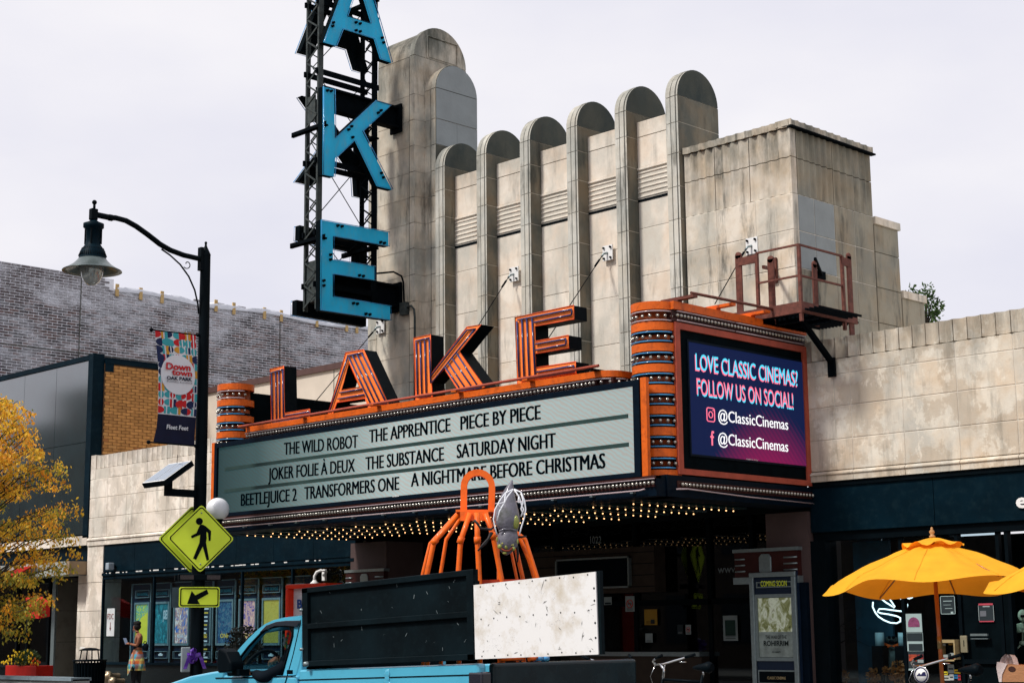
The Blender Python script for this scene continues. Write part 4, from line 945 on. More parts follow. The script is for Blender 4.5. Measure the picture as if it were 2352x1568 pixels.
# bricks carry whitewash in drifting patches: material looks up the wall position
wwm = newmat('whitewashed_brick'); mwb, nt, b = wwm; L_ = nt.links.new; N_ = nt.nodes.new
def wash(nt, b, basecol, rnd):
    L_ = nt.links.new; N_ = nt.nodes.new
    geo = N_('ShaderNodeNewGeometry')
    mp = N_('ShaderNodeMapping'); mp.inputs['Scale'].default_value = (.4, .42, 1.1); mp.inputs['Rotation'].default_value = (radians(12), 0, 0); L_(geo.outputs['Position'], mp.inputs[0])
    n = N_('ShaderNodeTexNoise'); n.inputs['Scale'].default_value = 1.6; n.inputs['Detail'].default_value = 11; n.inputs['Roughness'].default_value = .76; L_(mp.outputs[0], n.inputs['Vector'])
    sp = N_('ShaderNodeSeparateXYZ'); L_(geo.outputs['Position'], sp.inputs[0])
    zr = N_('ShaderNodeMapRange'); zr.inputs[1].default_value = 10.0; zr.inputs[2].default_value = 11.9; zr.inputs[3].default_value = -.035; zr.inputs[4].default_value = .045; L_(sp.outputs[2], zr.inputs[0])
    ad = N_('ShaderNodeMath'); ad.operation = 'ADD'; L_(n.outputs[0], ad.inputs[0]); L_(zr.outputs[0], ad.inputs[1])
    r = N_('ShaderNodeMapRange'); r.inputs[1].default_value = .45; r.inputs[2].default_value = .68; r.inputs[4].default_value = .8; L_(ad.outputs[0], r.inputs[0])
    n2 = N_('ShaderNodeTexNoise'); n2.inputs['Scale'].default_value = 6; L_(geo.outputs['Position'], n2.inputs['Vector'])
    c2 = N_('ShaderNodeValToRGB'); c2.color_ramp.elements[0].color = (*[x*.6 for x in basecol], 1); c2.color_ramp.elements[0].position = .3; c2.color_ramp.elements[1].color = (*[x*1.5 for x in basecol], 1); c2.color_ramp.elements[1].position = .7; L_(n2.outputs[0], c2.inputs[0])
    mi = N_('ShaderNodeMix'); mi.data_type = 'RGBA'; L_(r.outputs[0], mi.inputs[0]); L_(c2.outputs[0], mi.inputs[6]); mi.inputs[7].default_value = (.82, .84, .90, 1)
    L_(mi.outputs[2], b.inputs['Base Color']); b.inputs['Roughness'].default_value = .9
wash(nt, b, (.085, .065, .068), 1)
bks = [newmat('whitewashed_brick_tone') for _ in range(2)]
wash(bks[0][1], bks[0][2], (.055, .048, .053), 1); wash(bks[1][1], bks[1][2], (.13, .085, .08), 1)
bk_me.materials[0] = mwb
mb_ = [MB() for _ in range(3)]
for c in cells:
    if c in nearset: inst('brick', bk_me, (XB+random.uniform(-.003, .004), c[0], c[1]), WB)
    else: mb_[random.randrange(3)].box(XB-.02, XB+random.uniform(-.003, .004), c[0]+.012, c[0]+BL-.020, c[1]+.015, c[1]+BH-.015)
for q_, mt in zip(mb_, (mwb, bks[0][0], bks[1][0])): tag(q_.build('bricks', mt, WB), kind='stuff')
for k, px in enumerate((687, 826, 951, 1268, 1373, 1553, 1652, 1861, 2036, 2096)):
    c = PX(*Q('L', px, 660+(px-687)*.162), XB); m = MB(); m.box(XB, XB+.04, c.y-.055, c.y+.055, zT2-.22, zT2+.16); m.build('timber_lath', mat('raw_timber', (.55, .38, .17), .8), WB)
m = MB(); ys = [yS.y+.1+k*.25 for k in range(int((yE.y+1-yS.y)/.25))]
vs = []
for i, y in enumerate(ys):
    h = .10+.06*sin(i*.9)+random.uniform(-.02, .03); s_ = .05*sin(i*.35)
    vs += [(XB+.02, y, zT2-.08+s_), (XB+.03+random.uniform(0, .04), y, zT2+h*.5+s_), (XB-.3, y, zT2+h+s_*.5)]
fs = []
for i in range(len(ys)-1):
    for j in range(2): a = i*3+j; fs.append((a, a+1, a+4, a+3))
m.add(vs, fs, 0, True); m.build('plastic_sheet', mat('milky_plastic', (.72, .74, .80), .35, var=.05), WB)
m = MB()
for k in range(14): y = yS.y+.8+k*.95+random.uniform(-.2, .2); m.box(XB-.06, XB, y, y+.3, zT2, zT2+.08)
tag(m.build('loose_brick', mwb, WB), kind='stuff')
m = MB()
for px in (472, 1648): c = PX(*Q('L', px, 800), XB); m.box(XB, XB+.008, c.y-.015, c.y+.015, zlow, zT1-.02 if px < 600 else zT2-.05)
m.box(XB, XB+.008, yL0, yE.y+2, 9.86, 9.885); m.build('panel_joint', darkjoint, WB)
# tree behind the right wing
def leaves(mb, c, r, n, size, sc=(1, 1, 1), mi=0, droop=.3):
    for _ in range(n):
        while True:
            p = Vector((random.uniform(-1, 1), random.uniform(-1, 1), random.uniform(-1, 1)))
            if p.length < 1: break
        p = Vector((p.x*sc[0], p.y*sc[1], p.z*sc[2]))*r+Vector(c)
        a = Vector((random.gauss(0, 1), random.gauss(0, 1), random.gauss(0, 1)-droop)).normalized(); b2 = a.cross(Vector((random.gauss(0, 1), random.gauss(0, 1), random.gauss(0, 1)))).normalized()
        s_ = size*random.uniform(.6, 1.3)
        mb.add([p-a*s_, p+b2*s_*.45, p+a*s_, p-b2*s_*.45], [(0, 1, 2, 3)], mi)
def leafmat(name, c1, c2):
    m, nt, b = newmat(name); L_ = nt.links.new; N_ = nt.nodes.new; geo = N_('ShaderNodeNewGeometry')
    n = N_('ShaderNodeTexNoise'); n.inputs['Scale'].default_value = 4; L_(geo.outputs['Position'], n.inputs['Vector']); c = N_('ShaderNodeValToRGB'); c.color_ramp.elements[0].position = .35; c.color_ramp.elements[1].position = .65
    c.color_ramp.elements[0].color = (*c1, 1); c.color_ramp.elements[1].color = (*c2, 1); L_(n.outputs[0], c.inputs[0]); L_(c.outputs[0], b.inputs['Base Color']); b.inputs['Roughness'].default_value = .6
    b.inputs['Transmission Weight'].default_value = 0; b.inputs['Subsurface Weight'].default_value = 0
    tl = N_('ShaderNodeBsdfTranslucent'); L_(c.outputs[0], tl.inputs[0]); ms = N_('ShaderNodeMixShader'); ms.inputs[0].default_value = .48; L_(b.outputs[0], ms.inputs[1]); L_(tl.outputs[0], ms.inputs[2]); L_(ms.outputs[0], nt.nodes['Material Output'].inputs[0]); return m
bark = mat('bark', (.05, .04, .03), .9, var=.3, bump=.4)
gl_ = leafmat('green_leaf', (.025, .06, .012), (.07, .13, .03))
TR = thing('green_tree', (-18.6, 12, 0), 'sparse green treetop sticking up behind the right end of the theatre block', 'tree')
base = PY(2125, 740, 12)
m = MB(); m.tube([(base.x-.2, 12, 0), (base.x-.1, 12, base.z-2), (base.x, 12, base.z-.3)], [.22, .16, .07], 8)
tips = [PY(x, y, 12+dy) for x, y, dy in ((2097, 668, .1), (2100, 690, 0), (2118, 682, .2), (2130, 665, -.1), (2140, 690, 0), (2155, 705, .1), (2125, 710, 0), (2150, 728, 0), (2118, 730, 0), (2140, 720, .3), (2105, 715, 0))]
for t_ in tips: m.tube([(base.x, 12, base.z-.3), (base+t_)/2+Vector((0, 0, -.1)), t_], [.035, .02, .008], 5)
m.build('trunk', bark, TR)
m = MB()
for t_ in tips: leaves(m, t_, .17, 55, .055)
leaves(m, base+Vector((0, 0, -1.2)), 1.0, 1500, .06)
m.build('crown', gl_, TR)

# ================================================================ STREET LAMP, BANNER, SIGNS
YP = -4.5
top = PY(470, 560, YP); xP = PY(456, 1300, YP).x
LP = thing('street_lamp', (xP, YP, .15), 'tall black street lamp with bell shade on a long curved arm', 'street lamp')
m = MB(); m.lathe((xP, YP, 0), [(.18, .15), (.18, .5), (.14, .6), (.115, .75), (.105, 4), (.085, 7.95)], 20); m.build('pole', black, LP)
m = MB(); m.lathe((xP, YP, 7.95), [(.085, 0), (.09, .03), (.06, .10), (.035, .15), (.02, .19), (.018, .22)], 16); m.ball((xP, YP, 8.19), .025, 10); m.build('finial', black, LP)
arm_px = [(1172, 476), (1080, 455), (1000, 425), (940, 390), (870, 335), (800, 285), (740, 252), (680, 236), (650, 235)]
AP = [PX(*Q('L', a, b_), xP) for a, b_ in arm_px]
m = MB(); m.tube(AP+[Vector((xP, YP-.05, AP[0].z-.01))][::-1] if 0 else [Vector((xP, YP-.05, AP[0].z-.01))]+AP, .046, 10); m.build('arm', black, LP)
h0 = PX(*Q('L', 553, 215), xP)
m = MB(); m.tube([AP[-1], (AP[-1]+h0)/2, h0], .05, 10); m.lathe(AP[-1]+Vector((0, 0, 0)), [(.001, -.03), (.055, -.03), (.055, .03), (.001, .03)], 12, axis='Y'); m.build('arm_sleeve', black, LP)
m = MB(); m.box(h0.x-.05, h0.x+.05, h0.y-.07, h0.y+.05, h0.z-.1, h0.z+.09); o = m.build('arm_joint', black, LP); bevel(o, .015)
m = MB(); m.tube([h0+Vector((0, 0, .08)), h0+Vector((0, 0, .16))], .022, 8); m.ball(h0+Vector((0, 0, .2)), .04, 12); m.build('finial', black, LP)
zb = PX(*Q('L', 540, 575), xP).z; zr = PX(*Q('L', 540, 497), xP).z; s_ = .92
Hc = h0+Vector((0, 0, 0))
pr = [(.05, -.1), (.09, -.13), (.165, -.16), (.165, -.22), (.12, -.26), (.115, -.44), (.12, -.5), (.16, -.56), (.20, -.62), (.215, -.72), (.22, -.74)]
m = MB(); m.lathe(Hc, pr, 28); m.build('lamp_housing', teal, LP)
m = MB()
for k in range(36):
    a = 2*pi*k/36; d = Vector((cos(a), sin(a), 0)); m.bar(Hc+d*.17+Vector((0, 0, -.57)), Hc+d*.222+Vector((0, 0, -.70)), .008, .012)
m.build('cooling_fins', black, LP)
m = MB()
for k in range(4): a = pi/4+k*pi/2; d = Vector((cos(a), sin(a), 0)); m.bar(Hc+d*.13+Vector((0, 0, -.22)), Hc+d*.13+Vector((0, 0, -.5)), .02, .02)
m.build('housing_rod', black, LP)
m = MB(); m.lathe(Hc, [(.21, -.73), (.25, -.78), (.31, -.84), (.40, -.90), (.47, -.935), (.475, -.945), (.40, -.925), (.30, -.88), (.2, -.80)], 36); m.build('bell_shade', [mat('pewter_shade', (.12, .15, .15), .3, metal=.5)], LP)
m = MB(); m.lathe(Hc, [(.19, -.85), (.185, -.95), (.16, -1.05), (.11, -1.13), (.05, -1.17), (.001, -1.18)], 24); m.build('lamp_globe', mat('ribbed_lamp_glass', (.40, .43, .42), .15, metal=.3, var=.2, scale=4, stretch=(6, 6, .5), coat=.6), LP)
sc_px = [(950, 420), (1000, 455), (1060, 510), (1110, 580), (1145, 660), (1163, 740), (1168, 800)]
m = MB(); m.tube([PX(*Q('L', a, b_), xP) for a, b_ in sc_px], .016, 6)
cc = PX(*Q('L', 1100, 508), xP); m.tube([cc+Vector((0, cos(t)*r_, sin(t)*r_)) for t, r_ in [(k*.45-2.4, .085-.0052*k) for k in range(13)]], .009, 5); m.build('scroll_bracket', black, LP)
m = MB(); m.box(xP-.05, xP+.05, YP-.125, YP-.07, AP[0].z-.2, AP[0].z+.2); m.build('arm_clamp', black, LP)
# banner
BN = thing('street_banner', (xP, YP-.6, 5), 'patterned street banner with white disc reading Downtown Oak Park, hanging from the lamp pole', 'banner')
ledge = [(115, 80), (300, 93), (560, 122), (900, 122), (1120, 117), (1290, 100), (1460, 62)]       # (y, x) left edge, zoomed
def bpt(u, v, lift=0):
    y0 = 115+(1460-115)*v
    lx = 80
    for i in range(len(ledge)-1):
        if ledge[i][0] <= y0 <= ledge[i+1][0]+.01: t_ = (y0-ledge[i][0])/(ledge[i+1][0]-ledge[i][0]); lx = ledge[i][1]+(ledge[i+1][1]-ledge[i][1])*t_
    rx = 573+20*sin(pi*min(1, v*1.1))-15*v; yl = y0; yr = 160+(1508-160)*v
    p = PX(*Q('b', lx+(rx-lx)*u, yl+(yr-yl)*u), xP)
    p.x += .03*sin(pi*v)*sin(pi*u*.9)+lift; return p
bmats = [mat('banner_white', (.66, .68, .72), .7, var=.03), mat('banner_red', (.50, .018, .022), .7, var=.06), mat('banner_navy', (.012, .022, .075), .7, var=.06), mat('banner_teal', (.045, .33, .37), .7, var=.06), mat('banner_amber', (.58, .28, .035), .7, var=.06), mat('banner_dark_blue', (.005, .008, .03), .6)]
m = MB(); NU, NV = 8, 24
vs = [bpt(i/NU, j/NV) for j in range(NV+1) for i in range(NU+1)]
m.add(vs, [(j*(NU+1)+i, j*(NU+1)+i+1, (j+1)*(NU+1)+i+1, (j+1)*(NU+1)+i) for j in range(NV) for i in range(NU)], 0, True)
for k, f in enumerate(m.f): m.m[k] = 5 if (k//NU)/NV > .745 else 0
m.build('cloth', bmats, BN)
m = MB(); rs = random.Random(3)
gu, gv = 7, 11
for j in range(gv):
    for i in range(gu):
        u0, v0 = i/gu, .745*j/gv; du, dv = 1/gu, .745/gv
        c = rs.choice([1, 1, 2, 3, 3, 4]); typ = rs.randrange(4); w = rs.uniform(.85, 1.25); L2 = .004+.0008*rs.random()
        u1 = min(u0+du*w, .995); v1 = min(v0+dv*w, .742)
        if typ == 0: P_ = [(u0, v0), (u0+(u1-u0)*.35, v0), (u0+(u1-u0)*.35, v1), (u0, v1)]; m.add([bpt(a, b2, L2) for a, b2 in P_], [(0, 1, 2, 3)], c); c = rs.choice([2, 3, 4]); P_ = [(u0+(u1-u0)*.55, v0), (u1, v0), (u1, v1), (u0+(u1-u0)*.55, v1)]
        elif typ == 1: P_ = [(u0, v0)]+[(u0+(u1-u0)*sin(pi*k/8), v0+(v1-v0)*(1-cos(pi*k/8))/2) for k in range(9)]
        elif typ == 2: P_ = [((u0+u1)/2+(u1-u0)/2*cos(2*pi*k/14), (v0+v1)/2+(v1-v0)/2*sin(2*pi*k/14)) for k in range(14)]
        else: P_ = [(u1, v0)]+[(u1-(u1-u0)*sin(pi*k/8), v0+(v1-v0)*(1-cos(pi*k/8))/2) for k in range(9)]
        m.add([bpt(a, b2, L2+.001) for a, b2 in P_], [tuple(range(len(P_)))], c)
        if typ == 2: m.add([bpt(a, b2, L2+.002) for a, b2 in ((.5*(u0+u1)-.012, v0), (.5*(u0+u1)+.012, v0), (.5*(u0+u1)+.012, v1), (.5*(u0+u1)-.012, v1))], [(0, 1, 2, 3)], 0)
m.build('printed_pattern', bmats, BN)
m = MB(); m.add([bpt(.49+.44*rr_*cos(2*pi*k/32), .39+.178*rr_*sin(2*pi*k/32), .016) for rr_ in (.01, .25, .5, .75, 1) for k in range(32)], [(i*32+k, i*32+(k+1) % 32, (i+1)*32+(k+1) % 32, (i+1)*32+k) for i in range(4) for k in range(32)], 0); m.build('white_disc', bmats, BN)
def btext(s, x0, y0, x1, y1, h, mt, bold=0, shear=0, space=1):
    a, b2 = PX(*Q('b', x0, y0), xP), PX(*Q('b', x1, y1), xP); a.x += .058; b2.x += .058
    text(s, a, b2, h, (0, 0, 1), mt, BN, 'banner_lettering', bold=bold, shear=shear, lift=.0, space=space)
bt_ = (bmats[1], bmats[5])
btext('Down', 192, 590, 488, 615, .115, bt_[0], .035); btext('town', 262, 658, 506, 682, .10, bt_[0], .035)
btext('OAK PARK', 200, 714, 506, 738, .06, bt_[1], .04); btext('BUSINESS ALLIANCE', 203, 745, 508, 775, .028, bt_[1], 0, space=1.15)
a, b2 = PX(*Q('b', 205, 1308), xP), PX(*Q('b', 466, 1328), xP); a.x += .04; b2.x += .04
text('Fleet Feet', a, b2, .075, (0, 0, 1), bmats[0], BN, 'banner_lettering', bold=.02, shear=.1, lift=0)
for (x0, y0, x1, y1) in ((40, 117, 600, 180), (5, 1465, 570, 1512)):
    a, b2 = PX(*Q('b', x0, y0), xP), PX(*Q('b', x1, y1), xP); m = MB(); m.tube([a, b2], .013, 8); m.ball(a, .035, 10); m.ball(b2, .03, 10); m.build('banner_rod', black, BN)

# solar panel on its bracket
SP = thing('solar_panel', PX(*Q('g', 1130, 800), xP), 'small two-cell solar panel on an arm of the lamp pole above the crosswalk sign', 'solar panel')
def gp(x, y, X): return PX(*Q('g', x, y), X)
c0 = gp(1130, 785, xP)
m = MB(); a = gp(1465, 800, xP); m.box(c0.x-.035, c0.x+.035, c0.y-.05, a.y+.05, c0.z-.06, c0.z+.06); m.box(c0.x-.04, c0.x+.04, c0.y-.06, c0.y+.05, c0.z-.06, c0.z+.26); m.build('bracket', black, SP)
# panel facing up and to the street (-Y): a tilted slab
F1, F2, F3, F4 = [PX(*Q('g', *p), xP+dx_) for p, dx_ in (((822, 662), -.30), ((1165, 620), .28), ((1368, 422), .28), ((1012, 478), -.30))]
F1 = PX(*Q('g', 822, 662), xP-.12); F2 = F1+Vector((.62, .0, 0)); 
# rebuild as a clean rectangle: lower edge F1-F2 along X, rising towards +Y
wv_ = Vector((.60, 0, 0)); 
def solve_panel():
    A_ = gp(822, 662, xP-.36); W_ = Vector((.66, 0, .0)); D_ = Vector((0, .62, .36)); return A_, W_, D_
A_, W_, D_ = solve_panel(); A_ = Vector((c0.x-.36, c0.y-.28, c0.z+.15)); D_ = Vector((0, .52, .36)); n_ = W_.cross(D_).normalized()
m = MB(); m.prism([[A_, A_+W_, A_+W_+D_, A_+D_]], n_*-.09); m.build('panel_box', black, SP)
m = MB(); m.prism([[A_+n_*.003+W_*.01+D_*.01, A_+n_*.003+W_*.99+D_*.01, A_+n_*.003+W_*.99+D_*.99, A_+n_*.003+W_*.01+D_*.99]], n_*.002); m.build('white_border', whitep, SP)
cell = mat('solar_cell', (.16, .22, .30), .12, var=.1, scale=3, coat=.8)
for (u0, u1) in ((.05, .48), (.52, .95)):
    m = MB(); m.prism([[A_+n_*.007+W_*u0+D_*.06, A_+n_*.007+W_*u1+D_*.06, A_+n_*.007+W_*u1+D_*.94, A_+n_*.007+W_*u0+D_*.94]], n_*.003); m.build('solar_cell', cell, SP)
m = MB(); m.tube([A_+W_*.4+D_*.96+n_*.01, A_+W_*.36+D_*1.0+Vector((0, 0, .13))], .005, 5); m.build('antenna', black, SP)

# crosswalk signs: two diamonds back to back, the light bar and the arrow plates
ANG = radians(68); SR = Vector((cos(ANG), sin(ANG), 0)); SN = Vector((sin(ANG), -cos(ANG), 0)); UZ = Vector((0, 0, 1))
limeg = mat('lime_sign_sheeting', (.76, .93, .06), .5, var=.03)
def diamond_pts(c, h, off, n=SN, rr=.06):
    P_ = []
    for k in range(4):
        a = k*pi/2
        for t_ in (-.5, 0, .5):
            q_ = a+t_*.9; P_.append(c+n*off+(SR*cos(a)+UZ*sin(a))*(h-rr*1.41)+(SR*cos(q_)+UZ*sin(q_))*rr)
    return P_
HD = .565
def diamond(c, label, person=True, n=SN):
    t = thing('crosswalk_sign', c, label, 'road sign', 'pedestrian crossing signs')
    m = MB(); m.prism([diamond_pts(c, HD, 0, n)], -n*.006); m.build('sign_plate', [limeg], t)
    out = diamond_pts(c, HD-.028, .003, n); inn = diamond_pts(c, HD-.052, .003, n, .05)
    m = MB(); m.prism([out, inn], n*.002); m.build('black_border', black, t)
    return t
cS = PX(459, 1238, xP+.15)
cS = Vector((xP, YP, 0))+SN*.13; cS.z = (3.67+2.62)/2+.01
D1 = diamond(cS, 'yellow-green diamond sign with walking pedestrian facing the camera')
def sp2(u, v, off=.006): return cS+SR*u+UZ*v+SN*off
def gpt(x, y):                                        # zoom 'M' (left, lower) coordinates on the sign plane
    r_ = ray(*Q('M', x, y)); t_ = (cS+SN*.006-EYE).dot(SN)/r_.dot(SN); return EYE+r_*t_
fig = [(1187, 640), (1205, 650), (1236, 678), (1232, 735), (1222, 735), (1218, 688), (1208, 682), (1210, 720), (1206, 745), (1224, 845), (1210, 852), (1187, 768), (1148, 846), (1130, 838), (1168, 745), (1172, 700), (1122, 720), (1118, 706), (1150, 690), (1166, 652), (1174, 640)]
m = MB(); m.prism([[gpt(*p) for p in fig]], SN*.002); c = gpt(1167, 621); m.prism([[c+(SR*cos(2*pi*k/20)+UZ*sin(2*pi*k/20))*.058 for k in range(20)]], SN*.002); m.build('pedestrian_symbol', black, D1)
for v_ in (.42, -.42): m = MB(); m.ball(cS+UZ*v_+SN*.006, .014, 8); m.build('bolt', alu, D1)
D2c = cS-SN*.24-SR*.10
D2 = diamond(D2c, 'rear diamond sign half hidden behind the pedestrian sign')
YB_ = 2.52
for k, (off, lab) in enumerate(((.13, 'black flashing light bar under the front diamond sign'), (-.16, 'rear light bar behind the lamp pole'))):
    cL = Vector((xP, YP, YB_))+SN*off
    t = thing('warning_light_bar', cL, lab, 'light bar', 'flashing light bars of the crossing')
    m = MB(); m.obox(cL, SR*.36, SN*.035, UZ*.05); o = m.build('housing', black, t); bevel(o, .01)
    if k == 0:
        for s_ in (-.22, .22): m = MB(); m.obox(cL+SR*s_+SN*.036, SR*.11, SN*.004, UZ*.036); m.build('lens', mat('amber_grey_lens', (.045, .035, .035), .3, var=.4, scale=60), t)
cA = Vector((xP, YP, 2.2))+SN*.12
def plate(c, w, h, lab):
    t = thing('arrow_sign', c, lab, 'road sign', 'arrow plates of the crossing')
    def rr(w_, h_, r_, off): 
        P_ = []
        for sx, sz, a0 in ((1, 1, 0), (-1, 1, 90), (-1, -1, 180), (1, -1, 270)):
            for k in range(4): a = radians(a0+k*30); P_.append(c+SR*(sx*(w_-r_)+r_*cos(a))+UZ*(sz*(h_-r_)+r_*sin(a))+SN*off)
        return P_
    m = MB(); m.prism([rr(w, h, .035, 0)], -SN*.006); m.build('sign_plate', limeg, t)
    m = MB(); m.prism([rr(w-.018, h-.018, .03, .003), rr(w-.036, h-.036, .025, .003)], SN*.002); m.build('black_border', black, t); return t
AS = plate(cA, .335, .165, 'lime rectangular plate with black arrow pointing down left')
ar = [(-.20, -.11), (-.13, .10), (-.07, .03), (.12, .125), (.15, .055), (-.03, -.045), (.01, -.115)]
m = MB(); m.prism([[cA+SR*(u*1.0)+UZ*v+SN*.005 for u, v in ar]], SN*.002); m.build('arrow', black, AS)
cA2 = cA-SN*.24-SR*.1
t = thing('arrow_sign', cA2, 'bare grey back of the rear arrow plate behind the lamp pole', 'road sign', 'arrow plates of the crossing')
m = MB(); m.obox(cA2, SR*.30, SN*.003, UZ*.165); m.build('sign_plate', mat('sign_back', (.05, .08, .10), .5), t)
# pedestrian push button and purple bow
PB = thing('push_button_box', (xP, YP-.1, 1.2), 'pedestrian push button plate strapped low on the lamp pole', 'push button')
cB = PX(*Q('M', 1080, 1430), xP); m = MB(); m.obox(Vector((cB.x, cB.y+.02, cB.z)), SR*.075, SN*.03, UZ*.2); o = m.build('plate', mat('grey_button_plate', (.25, .3, .32), .5), PB); bevel(o, .015)
BW = thing('ribbon_bow', cB+Vector((.05, 0, .05)), 'purple ribbon bow tied round the lamp pole', 'bow')
purp = mat('purple_satin', (.10, .03, .32), .3, var=.3, scale=20, coat=.3)
cW = PX(*Q('M', 1125, 1410), xP-.0)+SN*.15
for k in range(26):
    a = Vector((random.gauss(0, 1), random.gauss(0, 1), random.gauss(0, 1))).normalized(); s_ = a.cross(UZ).normalized()
    L_b = random.uniform(.09, .15); m = MB(); pts = [cW+a*L_b*sin(pi*j/6)+s_*.03*(j-3)/3 for j in range(7)]; w2 = a.cross(s_).normalized()*.022
    vs = []; [vs.extend([p-w2, p+w2]) for p in pts]; m.add(vs, [(2*j, 2*j+1, 2*j+3, 2*j+2) for j in range(6)], 0, True); m.build('ribbon_loop', purp, BW)
for dx_ in (-.08, .1):
    m = MB(); p = cW+SR*dx_; vs = []
    for j in range(5): q_ = p+UZ*(-.05*j)+SN*.01*sin(j*1.5)+SR*dx_*.2*j; vs += [q_-SR*.03, q_+SR*.03]
    m.add(vs, [(2*j, 2*j+1, 2*j+3, 2*j+2) for j in range(4)], 0, True); m.build('ribbon_tail', purp, BW)
# white globe lamp behind the sign
gc = PX(500, 1169, xP-.15); rg = .195
GL = thing('globe_lamp', gc, 'white globe street light showing behind the diamond sign', 'street lamp')
m = MB(); m.ball(gc, rg, 28); m.build('globe', mat('opal_globe', (.78, .80, .84), .3, var=.01, coat=.3), GL)
m = MB(); m.lathe(gc, [(.07, -.26), (.085, -.2), (.10, -.185), (.10, -.16)], 16); m.tube([gc+Vector((0, 0, -.24)), gc+Vector((0, 0, -.42)), gc+Vector((-.1, -.28, -.46)), Vector((xP, YP+.05, gc.z-.47))], .035, 8); m.build('globe_bracket', black, GL)
# ================================================================ POSTER CASES IN THE LEFT WINDOW
YC = .34
def poster_mat(name, cols, scale, seed, stretch=(1, 1, 1)):
    m, nt, b = newmat(name); L_ = nt.links.new; N_ = nt.nodes.new; tc = N_('ShaderNodeTexCoord'); mp = N_('ShaderNodeMapping'); mp.inputs['Location'].default_value = (seed, seed, seed); mp.inputs['Scale'].default_value = stretch
    L_(tc.outputs['Generated'], mp.inputs[0]); n = N_('ShaderNodeTexNoise'); n.inputs['Scale'].default_value = scale*1.7; n.inputs['Detail'].default_value = 9; n.inputs['Roughness'].default_value = .68; n.inputs['Distortion'].default_value = 1.4; L_(mp.outputs[0], n.inputs['Vector'])
    r = N_('ShaderNodeValToRGB'); e = r.color_ramp.elements
    k = len(cols); e[0].position = .3; e[0].color = (*cols[0], 1); e[1].position = .72; e[1].color = (*cols[-1], 1)
    for i in range(1, k-1): q_ = e.new(.3+.42*i/(k-1)); q_.color = (*cols[i], 1)
    L_(n.outputs[0], r.inputs[0]); L_(r.outputs[0], b.inputs['Base Color']); b.inputs['Roughness'].default_value = .5
    L_(r.outputs[0], b.inputs['Emission Color']); b.inputs['Emission Strength'].default_value = .42
    return m
px0 = PY(*Q('w', 700, 505), YC); pz1 = px0.z; pz0 = PY(*Q('w', 700, 1075), YC).z
spec = [(('w', 450), ('w', 645), [(.7, .04, .03), (.8, .6, .05), (.05, .35, .1), (.1, .2, .6), (.75, .7, .08)], 9, 'bright splashes of every colour over yellow', None, (.8, .7, .1)),
        (('w', 700), ('w', 905), [(.005, .02, .03), (.01, .12, .15), (.05, .35, .4)], 3, 'dark teal design', 'JOKER', None),
        (('w', 962), ('w', 1168), [(.01, .03, .2), (.02, .15, .45), (.45, .22, .12), (.7, .75, .8), (.03, .3, .5)], 3.5, 'blue sky and sea design', 'MOANA 2', None),
        (('w', 1245), ('w', 1455), [(.006, .012, .02), (.01, .02, .035), (.01, .02, .03)], 3, 'black with lines of yellow and white text, behind the lamp pole', 'SATURDAY NIGHT', None),
        (('c', 8), ('c', 232), [(.005, .012, .06), (.01, .03, .10), (.05, .15, .2), (.35, .05, .08)], 5, 'dark blue design with small green block', 'ONE', None),
        (('c', 302), ('c', 535), [(.01, .02, .12), (.05, .06, .3), (.6, .3, .25), (.7, .45, .35), (.5, .05, .04)], 4.5, 'blue top over pink crowd', 'ONE', None),
        (('c', 608), ('c', 850), [(.30, .22, .03), (.42, .33, .06), (.35, .3, .06)], 2, 'plain olive gold design, seen above and through the truck cab', 'PIECE', None),
        (('c', 922), ('c', 1160), [(.02, .03, .05), (.05, .06, .09)], 3, 'dark, half hidden behind the red kiosk', None, None)]
nowm = mat('now_showing_letters', (.03, .26, .33), .5); gold = mat('gold_letters', (.6, .42, .06), .5, emit=(.6, .42, .06), es=.3); pale = mat('pale_letters', (.6, .65, .68), .6, emit=(.6, .65, .68), es=.25)
casem = mat('case_navy', (.008, .018, .04), .4); frm = mat('case_silver', (.28, .36, .38), .4, metal=.3)
